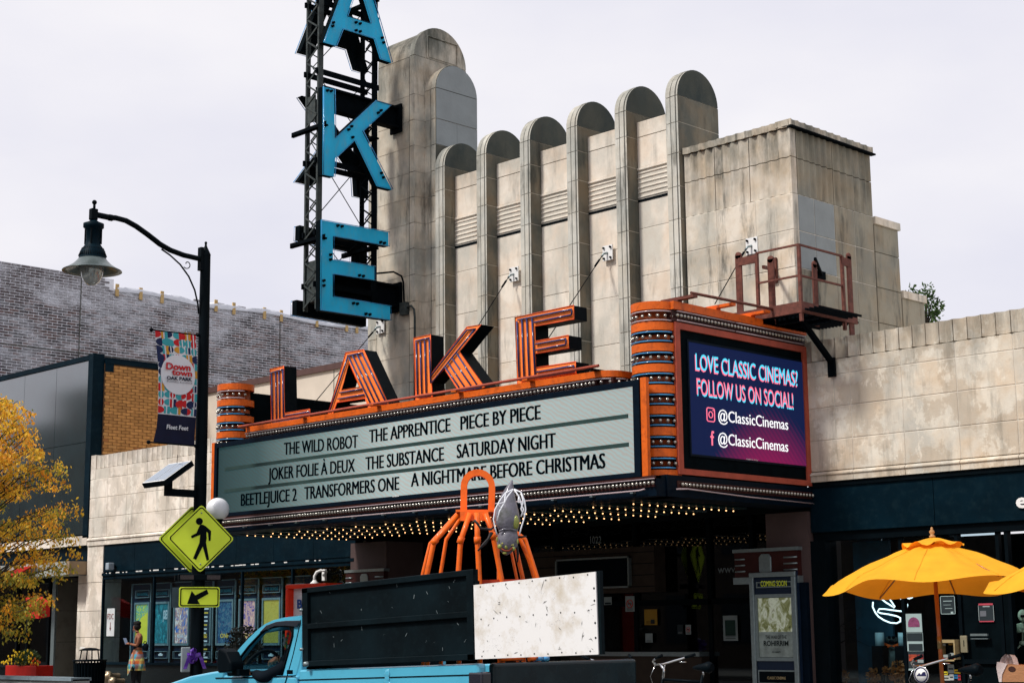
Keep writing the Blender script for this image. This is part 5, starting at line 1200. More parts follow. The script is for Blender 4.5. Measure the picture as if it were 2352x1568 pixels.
for i, ((fa, xa), (fb, xb), cols, sc_, lab, ttl, _) in enumerate(spec):
    x0 = PY(*Q(fa, xa, 700), YC).x; x1 = PY(*Q(fb, xb, 700), YC).x
    t = thing('poster_case', (x0, YC, pz0-.4), 'NOW SHOWING case, '+lab, 'poster case', 'poster cases in the theatre window')
    g_ = .17
    m = MB(); m.box(x0-g_, x1+g_, YC+.02, YC+.1, pz0-.42, pz1+.42); m.build('case_board', casem, t)
    m = MB(); m.box(x0-g_, x0-g_+.03, YC-.01, YC+.02, pz0-.42, pz1+.42); m.box(x0-g_, x1+g_, YC-.01, YC+.02, pz1+.4, pz1+.42); m.box(x0-g_, x1+g_, YC-.01, YC+.02, pz0-.42, pz0-.39); m.build('case_edge', frm, t)
    def fr(a, b2, c, d, w, nm):
        m = MB()
        for r_ in ((a, b2, d-w, d), (a, b2, c, c+w), (a, a+w, c+w, d-w), (b2-w, b2, c+w, d-w)): m.box(r_[0], r_[1], YC-.03, YC+.02, r_[2], r_[3])
        return m.build(nm, frm, t)
    fr(x0, x1, pz0, pz1, .045, 'poster_frame'); fr(x0+.02, x1-.02, pz1+.1, pz1+.27, .014, 'header_frame'); fr(x0+.02, x1-.02, pz0-.28, pz0-.12, .014, 'plate_frame')
    m = MB(); m.box(x0+.05, x1-.05, YC-.005, YC+.012, pz0+.05, pz1-.05); m.build('poster', poster_mat('poster_%d' % i, cols, sc_, i*3.3), t)
    w = x1-x0
    text('NOW SHOWING', (x0+w*.14, YC-.02, pz1+.15), (x1-w*.14, YC-.02, pz1+.15), .07, (0, 0, 1), nowm, t, 'header_lettering', bold=.01)
    m = MB(); m.box(x0+w*.38, x1-w*.38, YC-.02, YC, pz0-.22, pz0-.18); m.box(x0+w*.46, x1-w*.46, YC-.02, YC, pz0-.18, pz0-.16); m.build('name_badge', pale, t)
    if ttl:
        zt_ = pz0+.16 if ttl not in ('JOKER', 'PIECE') else pz1-.38
        if ttl == 'PIECE': continue
        text(ttl, (x0+w*(.6 if ttl == 'JOKER' else .25), YC-.01, zt_), (x1-w*(.1 if ttl == 'JOKER' else .25), YC-.01, zt_), .2 if ttl == 'JOKER' else .09, (0, 0, 1), gold if 'NIGHT' in ttl or ttl == 'ONE' else pale, t, 'title_lettering', bold=.02)
    if i == 3:
        m = MB()
        for k in range(15): ww = random.uniform(.15, .33)*w; m.box((x0+x1)/2-ww, (x0+x1)/2+ww, YC-.009, YC-.006, pz1-.2-k*.085, pz1-.2-k*.085+.03, k % 3 == 1)
        tag(m.build('text_lines', [pale, gold], t), kind='stuff')
    if i == 0: m = MB(); m.prism([[(x0+.05, YC-.008, pz0+.05), (x1-.05, YC-.008, pz0+.05), (x1-.05, YC-.008, pz0+.75), (x0+w*.45, YC-.008, pz0+.62), (x0+.05, YC-.008, pz0+.3)]], (0, .002, 0)); m.build('yellow_field', mat('yellow_print', (.7, .62, .06), .5, emit=(.7, .62, .06), es=.25), t)
# the big coming-soon case beside the entrance
YK = -.16
def kq(x, y): return PY(*Q('G', x, y), YK)
a = kq(1505, 515); b2 = kq(1945, 515); bt = .3
x0, x1, z1 = a.x, b2.x, kq(1700, 508).z; z0 = .62
CS = thing('poster_case', (x0, YK, z0), 'tall aluminium poster case headed COMING SOON on the right entrance pier', 'poster case')
m = MB(); m.box(x0, x1, YK, YK+.13, z0, z1); m.build('case_board', casem, CS)
m = MB()
for r_ in ((x0, x1, z1-.07, z1), (x0, x1, z0, z0+.07), (x0, x0+.075, z0+.07, z1-.07), (x1-.075, x1, z0+.07, z1-.07)): m.box(r_[0], r_[1], YK-.04, YK, r_[2], r_[3])
bevel(m.build('outer_frame', alu, CS), .01)
def kfr(xa, ya, xb, yb, w, nm):
    p, q_ = kq(xa, yb), kq(xb, ya); m = MB()
    for r_ in ((p.x, q_.x, q_.z-w, q_.z), (p.x, q_.x, p.z, p.z+w), (p.x, p.x+w, p.z+w, q_.z-w), (q_.x-w, q_.x, p.z+w, q_.z-w)): m.box(r_[0], r_[1], YK-.025, YK, r_[2], r_[3])
    m.build(nm, alu, CS); return p, q_
kfr(1572, 592, 1908, 660, .015, 'header_frame')
p, q_ = kfr(1575, 712, 1930, 1355, .05, 'poster_frame')
m = MB(); m.box(p.x+.055, q_.x-.055, YK-.012, YK-.002, p.z+.055, q_.z-.055); m.build('poster', poster_mat('poster_big', [(.03, .035, .01), (.12, .13, .05), (.35, .38, .30), (.10, .09, .05)], 2.6, 2.2), CS)
m = MB(); m.box(p.x+.055, q_.x-.055, YK-.013, YK-.0125, p.z+.055, p.z+.42); m.build('pale_lower_field', mat('pale_print', (.25, .30, .28), .6, var=.35, scale=7), CS)
w = q_.x-p.x; pd = mat('dark_print', (.02, .03, .03), .6)
def ktext(s, u0, u1, v, h, mt, bold=.01): text(s, (p.x+w*u0, YK-.02, p.z+v), (p.x+w*u1, YK-.02, p.z+v), h, (0, 0, 1), mt, CS, 'poster_lettering', bold=bold)
ktext('THE WAR OF THE', .25, .78, .32, .05, pd); ktext('ROHIRRIM', .2, .82, .22, .075, pd, .02); ktext('DECEMBER', .4, .62, .12, .02, pd)
text('COMING SOON', kq(1620, 645)+Vector((0, -.03, 0)), kq(1868, 640)+Vector((0, -.03, 0)), .08, (0, 0, 1), mat('yellow_letters', (.35, .38, .02), .5, emit=(.35, .38, .02), es=.3), CS, 'header_lettering', bold=0)
zb_ = p.z-.33; m = MB(); m.box(p.x+.02, q_.x-.02, YK-.02, YK-.005, zb_, zb_+.2); m.build('plate_frame', alu, CS); m = MB(); m.box(p.x+.04, q_.x-.04, YK-.024, YK-.02, zb_+.02, zb_+.18); m.build('plate', black, CS)
text('CLASSIC CINEMAS', (p.x+w*.27, YK-.03, zb_+.07), (q_.x-w*.27, YK-.03, zb_+.07), .04, (0, 0, 1), mat('badge_gold', (.35, .27, .14), .5), CS, 'plate_lettering', bold=.02)
m = MB(); m.box(x1+.01, -13.98, -.1, -.03, .15, 2.25); m.build('side_panel', navy, CS)
# FDC sign, security camera, gooseneck, standpipe
c = PY(*Q('w', 128, 770), .0)
t = thing('fire_sign', c, 'narrow white sign reading FDC with red arrow pointing down, on the left window', 'sign')
w, h = .13, .23
m = MB(); m.box(c.x-.16, c.x+.16, -.0, .012, c.z-.31, c.z+.31); m.build('sign_plate', mat('white_sign', (.62, .66, .68), .6), t)
rdk = mat('dark_red_print', (.2, .03, .02), .6)
text('FDC', (c.x-.13, -.004, c.z+.07), (c.x+.13, -.004, c.z+.07), .12, (0, 0, 1), rdk, t, 'lettering', bold=0)
m = MB(); m.box(c.x-.008, c.x+.008, -.008, -.003, c.z-.15, c.z); m.prism([[(c.x-.03, -.008, c.z-.12), (c.x, -.008, c.z-.19), (c.x+.03, -.008, c.z-.12)]], (0, .004, 0)); m.build('arrow', rdk, t)
c = PY(*Q('w', 125, 40), -.1); t = thing('security_camera', c, 'small white security camera at the left end of the dark fascia', 'camera')
m = MB(); m.box(c.x-.05, c.x+.09, c.y-.1, c.y+.05, c.z-.08, c.z+.08); bevel(m.build('housing', mat('camera_grey', (.3, .36, .42), .4), t), .015)
m = MB(); m.box(c.x+.0, c.x+.05, c.y+.05, .02, c.z-.03, c.z+.03); m.build('bracket', black, t)
m = MB(); m.lathe((c.x-.06, c.y-.02, c.z), [(.001, -.01), (.05, -.01), (.05, .02), (.001, .02)], 14, axis='X'); m.build('lens', mat('lens_blue', (.02, .05, .15), .1), t)
c = PY(*Q('E', 1320, 270), -.3); w_ = PY(*Q('E', 1392, 210), -.05)
t = thing('gooseneck_mount', w_, 'white gooseneck camera mount on the wall above the red kiosk', 'camera')
m = MB(); m.tube([c, c+Vector((0, .0, .12)), c+Vector((.03, .03, .2)), c+Vector((.10, .08, .235)), c+Vector((.18, .14, .2)), Vector((w_.x, w_.y, w_.z))], .028, 10); m.build('pipe', whitep, t)
m = MB(); m.box(w_.x-.045, w_.x+.045, -.06, 0, w_.z-.11, w_.z+.11); bevel(m.build('wall_plate', whitep, t), .01)
m = MB(); m.lathe(c, [(.03, .05), (.05, .02), (.085, -.01), (.085, -.03), (.001, -.03)], 20); m.build('base_cone', whitep, t)
t = thing('fire_standpipe', (-33.2, -.2, .4), 'brass two-headed fire standpipe low on the wall beside the litter bin', 'standpipe')
brass = mat('dull_brass', (.35, .27, .18), .35, metal=.6, var=.2)
for px, py, r_ in ((80, 1485, .13), (145, 1545, .1)):
    c = PY(*Q('w', px, py), -.3); m = MB(); m.lathe(c, [(.001, -.06), (r_*.55, -.06), (r_*.6, -.03), (r_, -.03), (r_, .06), (r_*.6, .08), (r_*.6, .3)], 20, axis='Y'); m.build('outlet', brass, t)

# ================================================================ RED KIOSK
c = PY(*Q('E', 1142, 286), -2.0)
KI = thing('red_kiosk', (c.x+.5, -2, .15), 'red framed white information kiosk partly hidden behind the pickup truck', 'kiosk')
X0, X1, Z1 = c.x, c.x+1.15, c.z
m = MB()
for r_ in ((X0, X1, Z1-.08, Z1), (X0, X0+.08, .15, Z1-.08), (X1-.08, X1, .15, Z1-.08)): m.box(r_[0], r_[1], -2.15, -1.75, r_[2], r_[3])
bevel(m.build('frame', mat('bright_red', (.75, .035, .01), .4), KI), .02)
m = MB(); m.box(X0+.08, X1-.08, -2.02, -1.8, .15, Z1-.08); m.build('panel', mat('kiosk_white', (.62, .62, .66), .5), KI)
m = MB(); m.box(X0+.12, X1-.12, -2.03, -2.02, Z1-.98, Z1-.78); m.build('grey_strip', mat('kiosk_grey', (.2, .2, .2), .6), KI)
text('Ba', (X0+.2, -2.03, Z1-.42), (X0+.46, -2.03, Z1-.42), .16, (0, 0, 1), mat('blue_lettering', (.01, .06, .25), .5), KI, 'lettering', bold=.03)
text('Cu', (X0+.2, -2.04, Z1-.9), (X0+.38, -2.04, Z1-.9), .07, (0, 0, 1), whitep, KI, 'lettering')

# ================================================================ PICKUP TRUCK
tb = mat('sky_blue_car_paint', (.085, .42, .60), .3, var=.05, scale=1.5, coat=.9, dirt=(.04, .2, .3), dirt_amt=.25, dirt_scale=4)
YN, YFAR = -12.0, -10.35
Xtail = PY(1103, 1520, YN).x
TK = thing('pickup_truck', ((-12.2+Xtail)/2, -11.2, 0), 'sky blue pickup truck with dented side and tall boards round its bed', 'pickup truck')
def tp(f, x, y, Y=YN): return PY(*Q(f, x, y), Y)
hood = [tp('E', *p) for p in ((610, 962), (480, 980), (310, 1014), (150, 1070))]
fr_ = hood[-1]; hood += [Vector((fr_.x-.35, YN, fr_.z-.16)), Vector((fr_.x-.5, YN, fr_.z-.32)), Vector((fr_.x-.55, YN, .45))]
belt = [tp('c', 1105, 1470), tp('c', 480, 1470), tp('c', 95, 1480)]
Xcab = tp('c', 1050, 1400).x
cabb = [Vector((Xcab, YN, .45)), Vector((Xcab, YN, tp('c', 1035, 1465).z))]
prof = [Vector((hood[-1].x, YN, .45))]+hood[::-1][1:]+[tp('c', 95, 1475)]+[Vector((Xcab, YN, tp('c', 1035, 1465).z)), Vector((Xcab, YN, .45))]
m = MB(); m.prism([prof], (0, YFAR-YN, 0)); bevel(m.build('front_body', tb, TK), .045, 3, 30)
zbr, zbf = tp('F', 540, 1428).z, tp('E', 1185, 960).z
m = MB(); m.prism([[Vector((Xcab+.015, YN, .45)), Vector((Xcab+.015, YN, zbf)), Vector((Xtail-.02, YN, zbr)), Vector((Xtail-.02, YN, .45))]], (0, .09, 0)); bevel(m.build('bed_side', tb, TK), .03, 3)
m = MB(); m.prism([[Vector((Xcab+.015, YFAR-.09, .45)), Vector((Xcab+.015, YFAR-.09, zbf)), Vector((Xtail-.02, YFAR-.09, zbr)), Vector((Xtail-.02, YFAR-.09, .45))]], (0, .09, 0)); bevel(m.build('bed_side', tb, TK), .03, 3)
m = MB(); m.box(Xcab+.02, Xtail-.05, YN+.09, YFAR-.09, .75, .8); m.build('bed_floor', black, TK)
m = MB(); m.prism([[Vector((Xcab+.02, YN-.004, zbf-.075)), Vector((Xtail-.06, YN-.004, zbr-.075)), Vector((Xtail-.06, YN-.004, zbr-.083)), Vector((Xcab+.02, YN-.004, zbf-.083))]], (0, .01, 0)); m.build('body_crease', black, TK)
# dent
d_ = tp('E', 1885, 965); m = MB()
for k in range(7): m.ball(d_+Vector((random.uniform(-.03, .05), 0, -.03-.03*k)), .028, 8, sc=(1+.3*random.random(), .35, 1.5))
m.build('crumpled_dent', tb, TK)
m = MB(); m.box(Xtail-.03, Xtail+.03, YN+.10, YFAR-.02, .5, zbr+.0); bevel(m.build('tailgate', mat('dark_tailgate', (.002, .010, .014), .22, var=.3, spec=.22, dirt=(.02, .04, .045), dirt_amt=.3, dirt_scale=5), TK), .025, 3)
m = MB(); m.box(Xtail-.12, Xtail+.02, YN-.006, YN+.095, .6, zbr-.06); bevel(m.build('tail_light', mat('dark_tail_light', (.02, .02, .03), .15, coat=.8), TK), .015)
# cab
out = [tp('c', *p, Y=YN+.06) for p in ((95, 1472), (190, 1285), (300, 1130), (430, 985), (560, 862), (650, 793), (760, 742), (900, 708), (1115, 686))]
rear = [Vector((out[-1].x+.02, YN+.06, out[-1].z)), Vector((Xcab, YN+.06, tp('c', 1035, 1465).z))]
hole = [tp('c', *p, Y=YN+.06) for p in ((200, 1470), (300, 1270), (440, 1085), (600, 915), (700, 845), (850, 815), (1030, 822), (1015, 950), (880, 1460))]
for yy in (YN+.05, YFAR-.11):
    o_ = [Vector((p.x, yy, p.z)) for p in out+rear]; h_ = [Vector((p.x, yy, p.z)) for p in hole]
    m = MB(); m.prism([o_, h_], (0, .05, 0)); bevel(m.build('cab_side', tb, TK), .012, 2)
    m = MB(); m.tube([p+Vector((0, .0 if yy < -11 else .05, 0)) for p in h_], .012, 5, closed=True); m.build('window_seal', black, TK)
    m = MB(); m.add([p+Vector((0, .025, 0)) for p in h_], [tuple(range(len(h_)))]); m.build('side_window', glass('car_glass_%s' % ('near' if yy < -11 else 'far'), (.75, .85, .85), .8), TK)
m = MB(); vs = []
for p in out[4:]: vs += [Vector((p.x, YN+.06, p.z)), Vector((p.x, YN+.3, p.z+.03)), Vector((p.x, YFAR-.3, p.z+.03)), Vector((p.x, YFAR-.06, p.z))]
m.add(vs, [(i*4+j, i*4+j+1, (i+1)*4+j+1, (i+1)*4+j) for i in range(4) for j in range(3)], 0, True)
m.add([v-Vector((0, 0, .04)) for v in vs], [(i*4+j, i*4+j+1, (i+1)*4+j+1, (i+1)*4+j) for i in range(4) for j in range(3)], 0, True); m.build('roof', tb, TK)
m = MB(); m.add([Vector((out[0].x, YN+.06, out[0].z)), Vector((out[4].x, YN+.1, out[4].z)), Vector((out[4].x, YFAR-.1, out[4].z)), Vector((out[0].x, YFAR-.06, out[0].z))], [(0, 1, 2, 3)]); m.build('windscreen', win_glass, TK)
m = MB(); m.box(Xcab-.03, Xcab, YN+.1, YFAR-.1, 1.0, out[-1].z-.35); m.box(Xcab-.03, Xcab, YN+.1, YN+.35, 1.2, out[-1].z-.05); m.build('cab_back', black, TK)
vis = [tp('c', *p, Y=YN+.03) for p in ((560, 905), (650, 810), (780, 762), (900, 748), (1080, 745), (1085, 775), (1045, 830), (900, 815), (760, 822), (660, 862))]
m = MB(); m.prism([vis], (0, .03, 0)); bevel(m.build('rain_visor', mat('smoked_visor', (.025, .03, .04), .12, coat=.8), TK), .01)
m = MB(); m.tube([tp('c', *p, Y=YN-.004) for p in ((1108, 740), (1060, 960), (1010, 1180), (970, 1330), (930, 1465), (900, 1568))], .005, 4); m.tube([tp('c', *p, Y=YN-.004) for p in ((-10, 1500), (300, 1497), (900, 1476), (1040, 1470))], .005, 4); m.build('door_seam', black, TK)
m = MB(); c = tp('c', 965, 1422, Y=YN); m.box(c.x-.025, c.x+.025, YN-.012, YN+.01, c.z-.016, c.z+.016); m.build('side_marker', black, TK)
c = tp('c', 92, 1272, Y=YN-.14); m = MB(); m.prism([[c+Vector(p) for p in ((-.105, 0, -.02), (-.09, 0, .085), (-.05, 0, .1), (.03, 0, .07), (.1, 0, -.02), (.1, 0, -.085), (-.08, 0, -.1))]], (0, .14, 0)); bevel(m.build('door_mirror', black, TK), .03, 3); m = MB(); m.box(c.x+.04, c.x+.14, c.y+.06, c.y+.16, c.z-.12, c.z-.07); m.build('mirror_arm', black, TK)
m = MB(); m.prism([[tp('c', *p, Y=YN+.03) for p in ((95, 1470), (190, 1300), (240, 1300), (200, 1470))]], (0, .03, 0)); m.build('mirror_triangle', black, TK)
for x in (hood[-1].x+.75, Xtail-.75):
    for y in (YN+.12, YFAR-.12):
        w_ = thing('wheel', (x, y, .33), None, None); bpy.data.objects.remove(w_)
        m = MB(); m.tube([(x+.27*cos(2*pi*k/24), y, .35+.27*sin(2*pi*k/24)) for k in range(24)], .085, 8, closed=True); W1 = m.build('wheel', mat('tyre', (.02, .02, .02), .9), TK)
        m = MB(); m.lathe((x, y, .35), [(.001, -.07), (.08, -.08), (.19, -.05), (.2, .05), (.001, .05)], 20, axis='Y'); m.build('rim', alu, W1)
m = MB(); m.box(hood[-1].x-.1, hood[-1].x, YN, YFAR, .4, .62); bevel(m.build('bumper', chrome, TK), .03)
m = MB(); c = tp('c', 600, 1420, Y=YN+.55); m.tube(ringpts(c, .19, 20, (.35, .0, .94), (0, 1, 0)), .016, 6, closed=True); m.tube([c, c+Vector((-.35, 0, -.2))], .03, 6); m.build('steering_wheel', black, TK)
m = MB(); m.box(hood[0].x-.0, hood[0].x+.35, YN+.12, YFAR-.12, .8, hood[0].z-.02); m.build('dashboard', black, TK)
m = MB(); m.box(Xcab-.32, Xcab-.08, YN+.2, YFAR-.2, .6, 1.25); bevel(m.build('seat', black, TK), .05, 3)
# black side board
bmat = mat('weathered_black_board', (.002, .0065, .009), .6, var=.4, scale=3, dirt=(.008, .018, .022), dirt_amt=.25, dirt_scale=22, spec=.07)
Bc = [PY(x, y, YN-.03) for x, y in ((693, 1350), (1086, 1306), (1089, 1515), (695, 1530))]
def bl(u, v, y=0): 
    a = Bc[0].lerp(Bc[1], u); b3 = Bc[3].lerp(Bc[2], u); p = a.lerp(b3, v); p.y += y; return p
m = MB(); m.prism([[bl(0, 0, .03), bl(1, 0, .03), bl(1, 1, .03), bl(0, 1, .03)]], (0, .02, 0)); BB = m.build('side_board', bmat, TK, label='black plywood side board in a black frame')
for (u0, v0, u1, v1) in ((0, 0, 1, .07), (0, .93, 1, 1.0), (0, .46, 1, .53), (0, 0, .035, 1), (.965, 0, 1, 1)):
    m = MB(); m.prism([[bl(u0, v0), bl(u1, v0), bl(u1, v1), bl(u0, v1)]], (0, .03, 0)); bevel(m.build('board_frame', bmat, BB), .004, 1)
m = MB(); rs = random.Random(5)
for k in range(26):
    u, v = rs.uniform(.05, .95), rs.uniform(.1, .9); p = bl(u, v, .027); s1 = rs.uniform(.002, .006); a_ = rs.uniform(-1, 1); l_ = rs.uniform(.005, .03)
    m.add([p, p+Vector((s1, 0, 0)), p+Vector((s1+a_*.02, 0, l_)), p+Vector((a_*.02, 0, l_))], [(0, 1, 2, 3)])
tag(m.build('scratches', mat('scratch', (.16, .2, .21), .7), BB), kind='stuff')
m = MB()
for v in (.28, .78): p = bl(0, v, -.0); m.lathe(p, [(.001, -.02), (.012, -.02), (.012, .01)], 8, axis='Y')
p = bl(.03, .97, 0); m.lathe(p, [(.001, -.03), (.018, -.03), (.022, .0)], 8, axis='Y'); m.build('bolt', alu, BB)
# white tail board
wbm, nt, b = newmat('scuffed_white_board'); L_ = nt.links.new; N_ = nt.nodes.new; geo = N_('ShaderNodeNewGeometry')
n1 = N_('ShaderNodeTexNoise'); n1.inputs['Scale'].default_value = 3; n1.inputs['Detail'].default_value = 10; n1.inputs['Roughness'].default_value = .7; L_(geo.outputs['Position'], n1.inputs['Vector'])
r1 = N_('ShaderNodeValToRGB'); r1.color_ramp.elements[0].color = (.58, .52, .43, 1); r1.color_ramp.elements[0].position = .33; r1.color_ramp.elements[1].color = (.80, .79, .78, 1); r1.color_ramp.elements[1].position = .5; L_(n1.outputs[0], r1.inputs[0])
n2 = N_('ShaderNodeTexNoise'); n2.inputs['Scale'].default_value = 9; n2.inputs['Detail'].default_value = 3; n2.inputs['Distortion'].default_value = 2.5; L_(geo.outputs['Position'], n2.inputs['Vector'])
r2 = N_('ShaderNodeValToRGB'); e = r2.color_ramp.elements; e[0].position = .498; e[0].color = (0, 0, 0, 1); e[1].position = .502; e[1].color = (1, 1, 1, 1); e3 = e.new(.506); e3.color = (0, 0, 0, 1); L_(n2.outputs[0], r2.inputs[0])
n3 = N_('ShaderNodeTexNoise'); n3.inputs['Scale'].default_value = 7; L_(geo.outputs['Position'], n3.inputs['Vector']); r3 = N_('ShaderNodeMapRange'); r3.inputs[1].default_value = .52; r3.inputs[2].default_value = .6; L_(n3.outputs[0], r3.inputs[0])
mm = N_('ShaderNodeMath'); mm.operation = 'MULTIPLY'; L_(r2.outputs[0], mm.inputs[0]); L_(r3.outputs[0], mm.inputs[1])
mi = N_('ShaderNodeMix'); mi.data_type = 'RGBA'; L_(mm.outputs[0], mi.inputs[0]); L_(r1.outputs[0], mi.inputs[6]); mi.inputs[7].default_value = (.12, .12, .11, 1); L_(mi.outputs[2], b.inputs['Base Color']); b.inputs['Roughness'].default_value = .6
XW = Xtail+.05
Wc = [PY(*Q('F', x, y), YN-.035) for x, y in ((516, 880), (1372, 786), (1392, 1366), (528, 1400))]
m = MB(); m.prism([Wc], (0, .02, 0)); WBd = m.build('tail_board', wbm, TK, label='scuffed white plywood board swung out past the tail')
def wq(u, v, d=0): p = Wc[0].lerp(Wc[1], u).lerp(Wc[3].lerp(Wc[2], u), v); p.y -= d; return p
m = MB(); m.prism([[wq(1.0, -.01, -.01), wq(1.025, -.01, -.01), wq(1.02, 1.0, -.01), wq(1.0, 1.0, -.01)]], (0, .03, 0)); m.build('board_batten', bmat, WBd); m = MB(); m.prism([[wq(-.02, -.06, -.02), wq(0.0, -.06, -.02), wq(0, 1, -.02), wq(-.02, 1, -.02)]], (0, .04, 0)); m.build('board_batten', bmat, WBd)
m = MB()
for k in range(9):
    for v in (.035, .47, .965): m.add([wq(.06+.11*k, v+.008*sin(k*3), .001)+Vector((cos(2*pi*j/8)*.006, 0, sin(2*pi*j/8)*.006)) for j in range(8)], [tuple(range(8))])
for v in (.2, .35, .62, .8): m.add([wq(.985, v, .001)+Vector((cos(2*pi*j/8)*.008, 0, sin(2*pi*j/8)*.008)) for j in range(8)], [tuple(range(8))])
tag(m.build('screw_holes', black, WBd), kind='stuff')
rs = random.Random(11); m = MB()
for k in range(45):
    u, v = rs.uniform(.03, .97), rs.uniform(.05, .95); p = wq(u, v, .0012); a_ = rs.uniform(0, pi); l_ = rs.uniform(.008, .09)*rs.random()+.006; w2 = rs.uniform(.0012, .0028); d1 = Vector((cos(a_), 0, sin(a_)))*l_; d2 = Vector((-sin(a_), 0, cos(a_)))*w2
    m.add([p, p+d1*.5+d2*2, p+d1, p+d1*.5-d2], [(0, 1, 2, 3)])
tag(m.build('scuffs', mat('scuff_grey', (.2, .2, .19), .8), WBd), kind='stuff')
# things in the bed: loose orange bars and blue straps under the board
t = thing('loose_bars', (Xtail-.5, -11.2, .82), 'orange and blue bar ends poking out below the white board', 'bars')
for x0_, x1_, mt in ((700, 860, orange), (905, 960, orange), (945, 1000, bluetube), (1000, 1040, bluetube)):
    a, b3 = PX(*Q('F', x0_, 1400), XW-.06), PX(*Q('F', x1_, 1392), XW-.06); m = MB(); m.tube([a, b3], .018, 6); m.build('bar', mt, t)

# ================================================================ DRIVER (skin-grown figure)
def skin(name, joints, edges, mats, parent=None, lvl=2, **kw):
    """joints: list of (point, radius); the first joint is the root"""
    me = bpy.data.meshes.new(name); org = wl(parent)
    me.from_pydata([tuple(Vector(p)-org) for p, r in joints], edges, []); o = bpy.data.objects.new(name, me); COL.objects.link(o)
    o.modifiers.new('skin', 'SKIN'); sv = me.skin_vertices[0].data
    for i, (p, r) in enumerate(joints):
        r = r if isinstance(r, tuple) else (r, r); sv[i].radius = r; sv[i].use_root = (i == 0)
    s_ = o.modifiers.new('sub', 'SUBSURF'); s_.levels = lvl; s_.render_levels = lvl
    bpy.context.view_layer.update(); dg = bpy.context.evaluated_depsgraph_get(); me2 = bpy.data.meshes.new_from_object(o.evaluated_get(dg)); bpy.data.objects.remove(o)
    me2.name = name; me2.materials.clear()
    for mt in (mats if isinstance(mats, (list, tuple)) else [mats]): me2.materials.append(mt)
    me2.polygons.foreach_set('use_smooth', [True]*len(me2.polygons))
    o = bpy.data.objects.new(name, me2); COL.objects.link(o)
    if parent: o.parent = parent
    WL[o.name] = wl(parent); return tag(o, **kw)
skinm = mat('brown_skin', (.26, .10, .055), .5, var=.06); cloth = mat('black_sweatshirt', (.004, .007, .011), .9, var=.3, spec=.05)
YD = YN+.38
def cp(x, y, Y=YD): return PY(*Q('c', x, y), Y)
DR = thing('person', cp(960, 1500), 'driver in black sleeves with one arm out of the pickup window', 'person')
J = [(cp(1080, 1560), .10), (cp(1085, 1350), .11), (cp(1085, 1130), .11), (cp(1070, 1000), .06), (cp(1060, 900), .045), (cp(1050, 820), .075), (cp(1050, 760), .06),
     (cp(1000, 1180, YN+.22), .06), (cp(880, 1370, YN+.08), .05), (cp(610, 1500, YN-.04), .05), (cp(500, 1440, YN+.0), .042), (cp(430, 1425, YN+.03), .024),
     (cp(1010, 1180, YD+.3), .05), (cp(960, 1280, YD+.3), .045), (cp(850, 1245, YD+.3), .028)]
skin('clothes', J[:3]+[J[7], J[8], J[9], J[10], J[12], J[13], J[14]], [(0, 1), (1, 2), (2, 3), (3, 4), (4, 5), (5, 6), (2, 7), (7, 8), (8, 9)], cloth, DR)
skin('body', [J[2]]+[J[3], J[4], J[5], J[6]], [(0, 1), (1, 2), (2, 3), (3, 4)], skinm, DR)
def hand(name, w, d, up, s_, par, mt, curl=.5):
    """palm and five fingers from wrist w towards d"""
    d = Vector(d).normalized(); up = Vector(up); sd = d.cross(up).normalized(); up = sd.cross(d)
    js = [(w, .026*s_), (w+d*.05*s_, .032*s_)]; ed = [(0, 1)]
    for i, (o_, L) in enumerate(((-.030, .075), (-.010, .085), (.010, .08), (.028, .062))):
        b0 = w+d*.085*s_+sd*o_*s_; js.append((b0, .0105*s_)); k = len(js)-1; ed.append((1, k))
        p1 = b0+d*L*.5*s_-up*curl*.01*s_; p2 = b0+d*L*.8*s_-up*curl*.04*s_; js += [(p1, .009*s_), (p2, .0075*s_)]; ed += [(k, k+1), (k+1, k+2)]
    js.append((w+d*.03*s_-sd*.04*s_, .012*s_)); k = len(js)-1; ed.append((0, k)); js.append((w+d*.07*s_-sd*.06*s_-up*.01, .010*s_)); ed.append((k, k+1))
    return skin(name, js, ed, mt, par, 1)
hand('hand', cp(850, 1245, YD+.3), cp(700, 1255, YD+.3)-cp(850, 1245, YD+.3), (0, -.3, 1), 1.1, DR, skinm, 1.2)
hand('hand', cp(440, 1410, YN+.06), cp(380, 1445, YN+.06)-cp(440, 1410, YN+.06), (0, -1, .2), .9, DR, skinm, 1)
m = MB(); rs = random.Random(2)
for k in range(16): p = cp(910+rs.uniform(-30, 30), 930+k*11, YD-.155); m.ball(p, .02, 6, k % 4, sc=(1, .15, 1))
m.build('shirt_print', [mat('print_pink', (.5, .12, .16), .7), mat('print_yellow', (.5, .45, .08), .7), mat('print_green', (.05, .3, .15), .7), mat('print_white', (.5, .5, .5), .7)], DR)

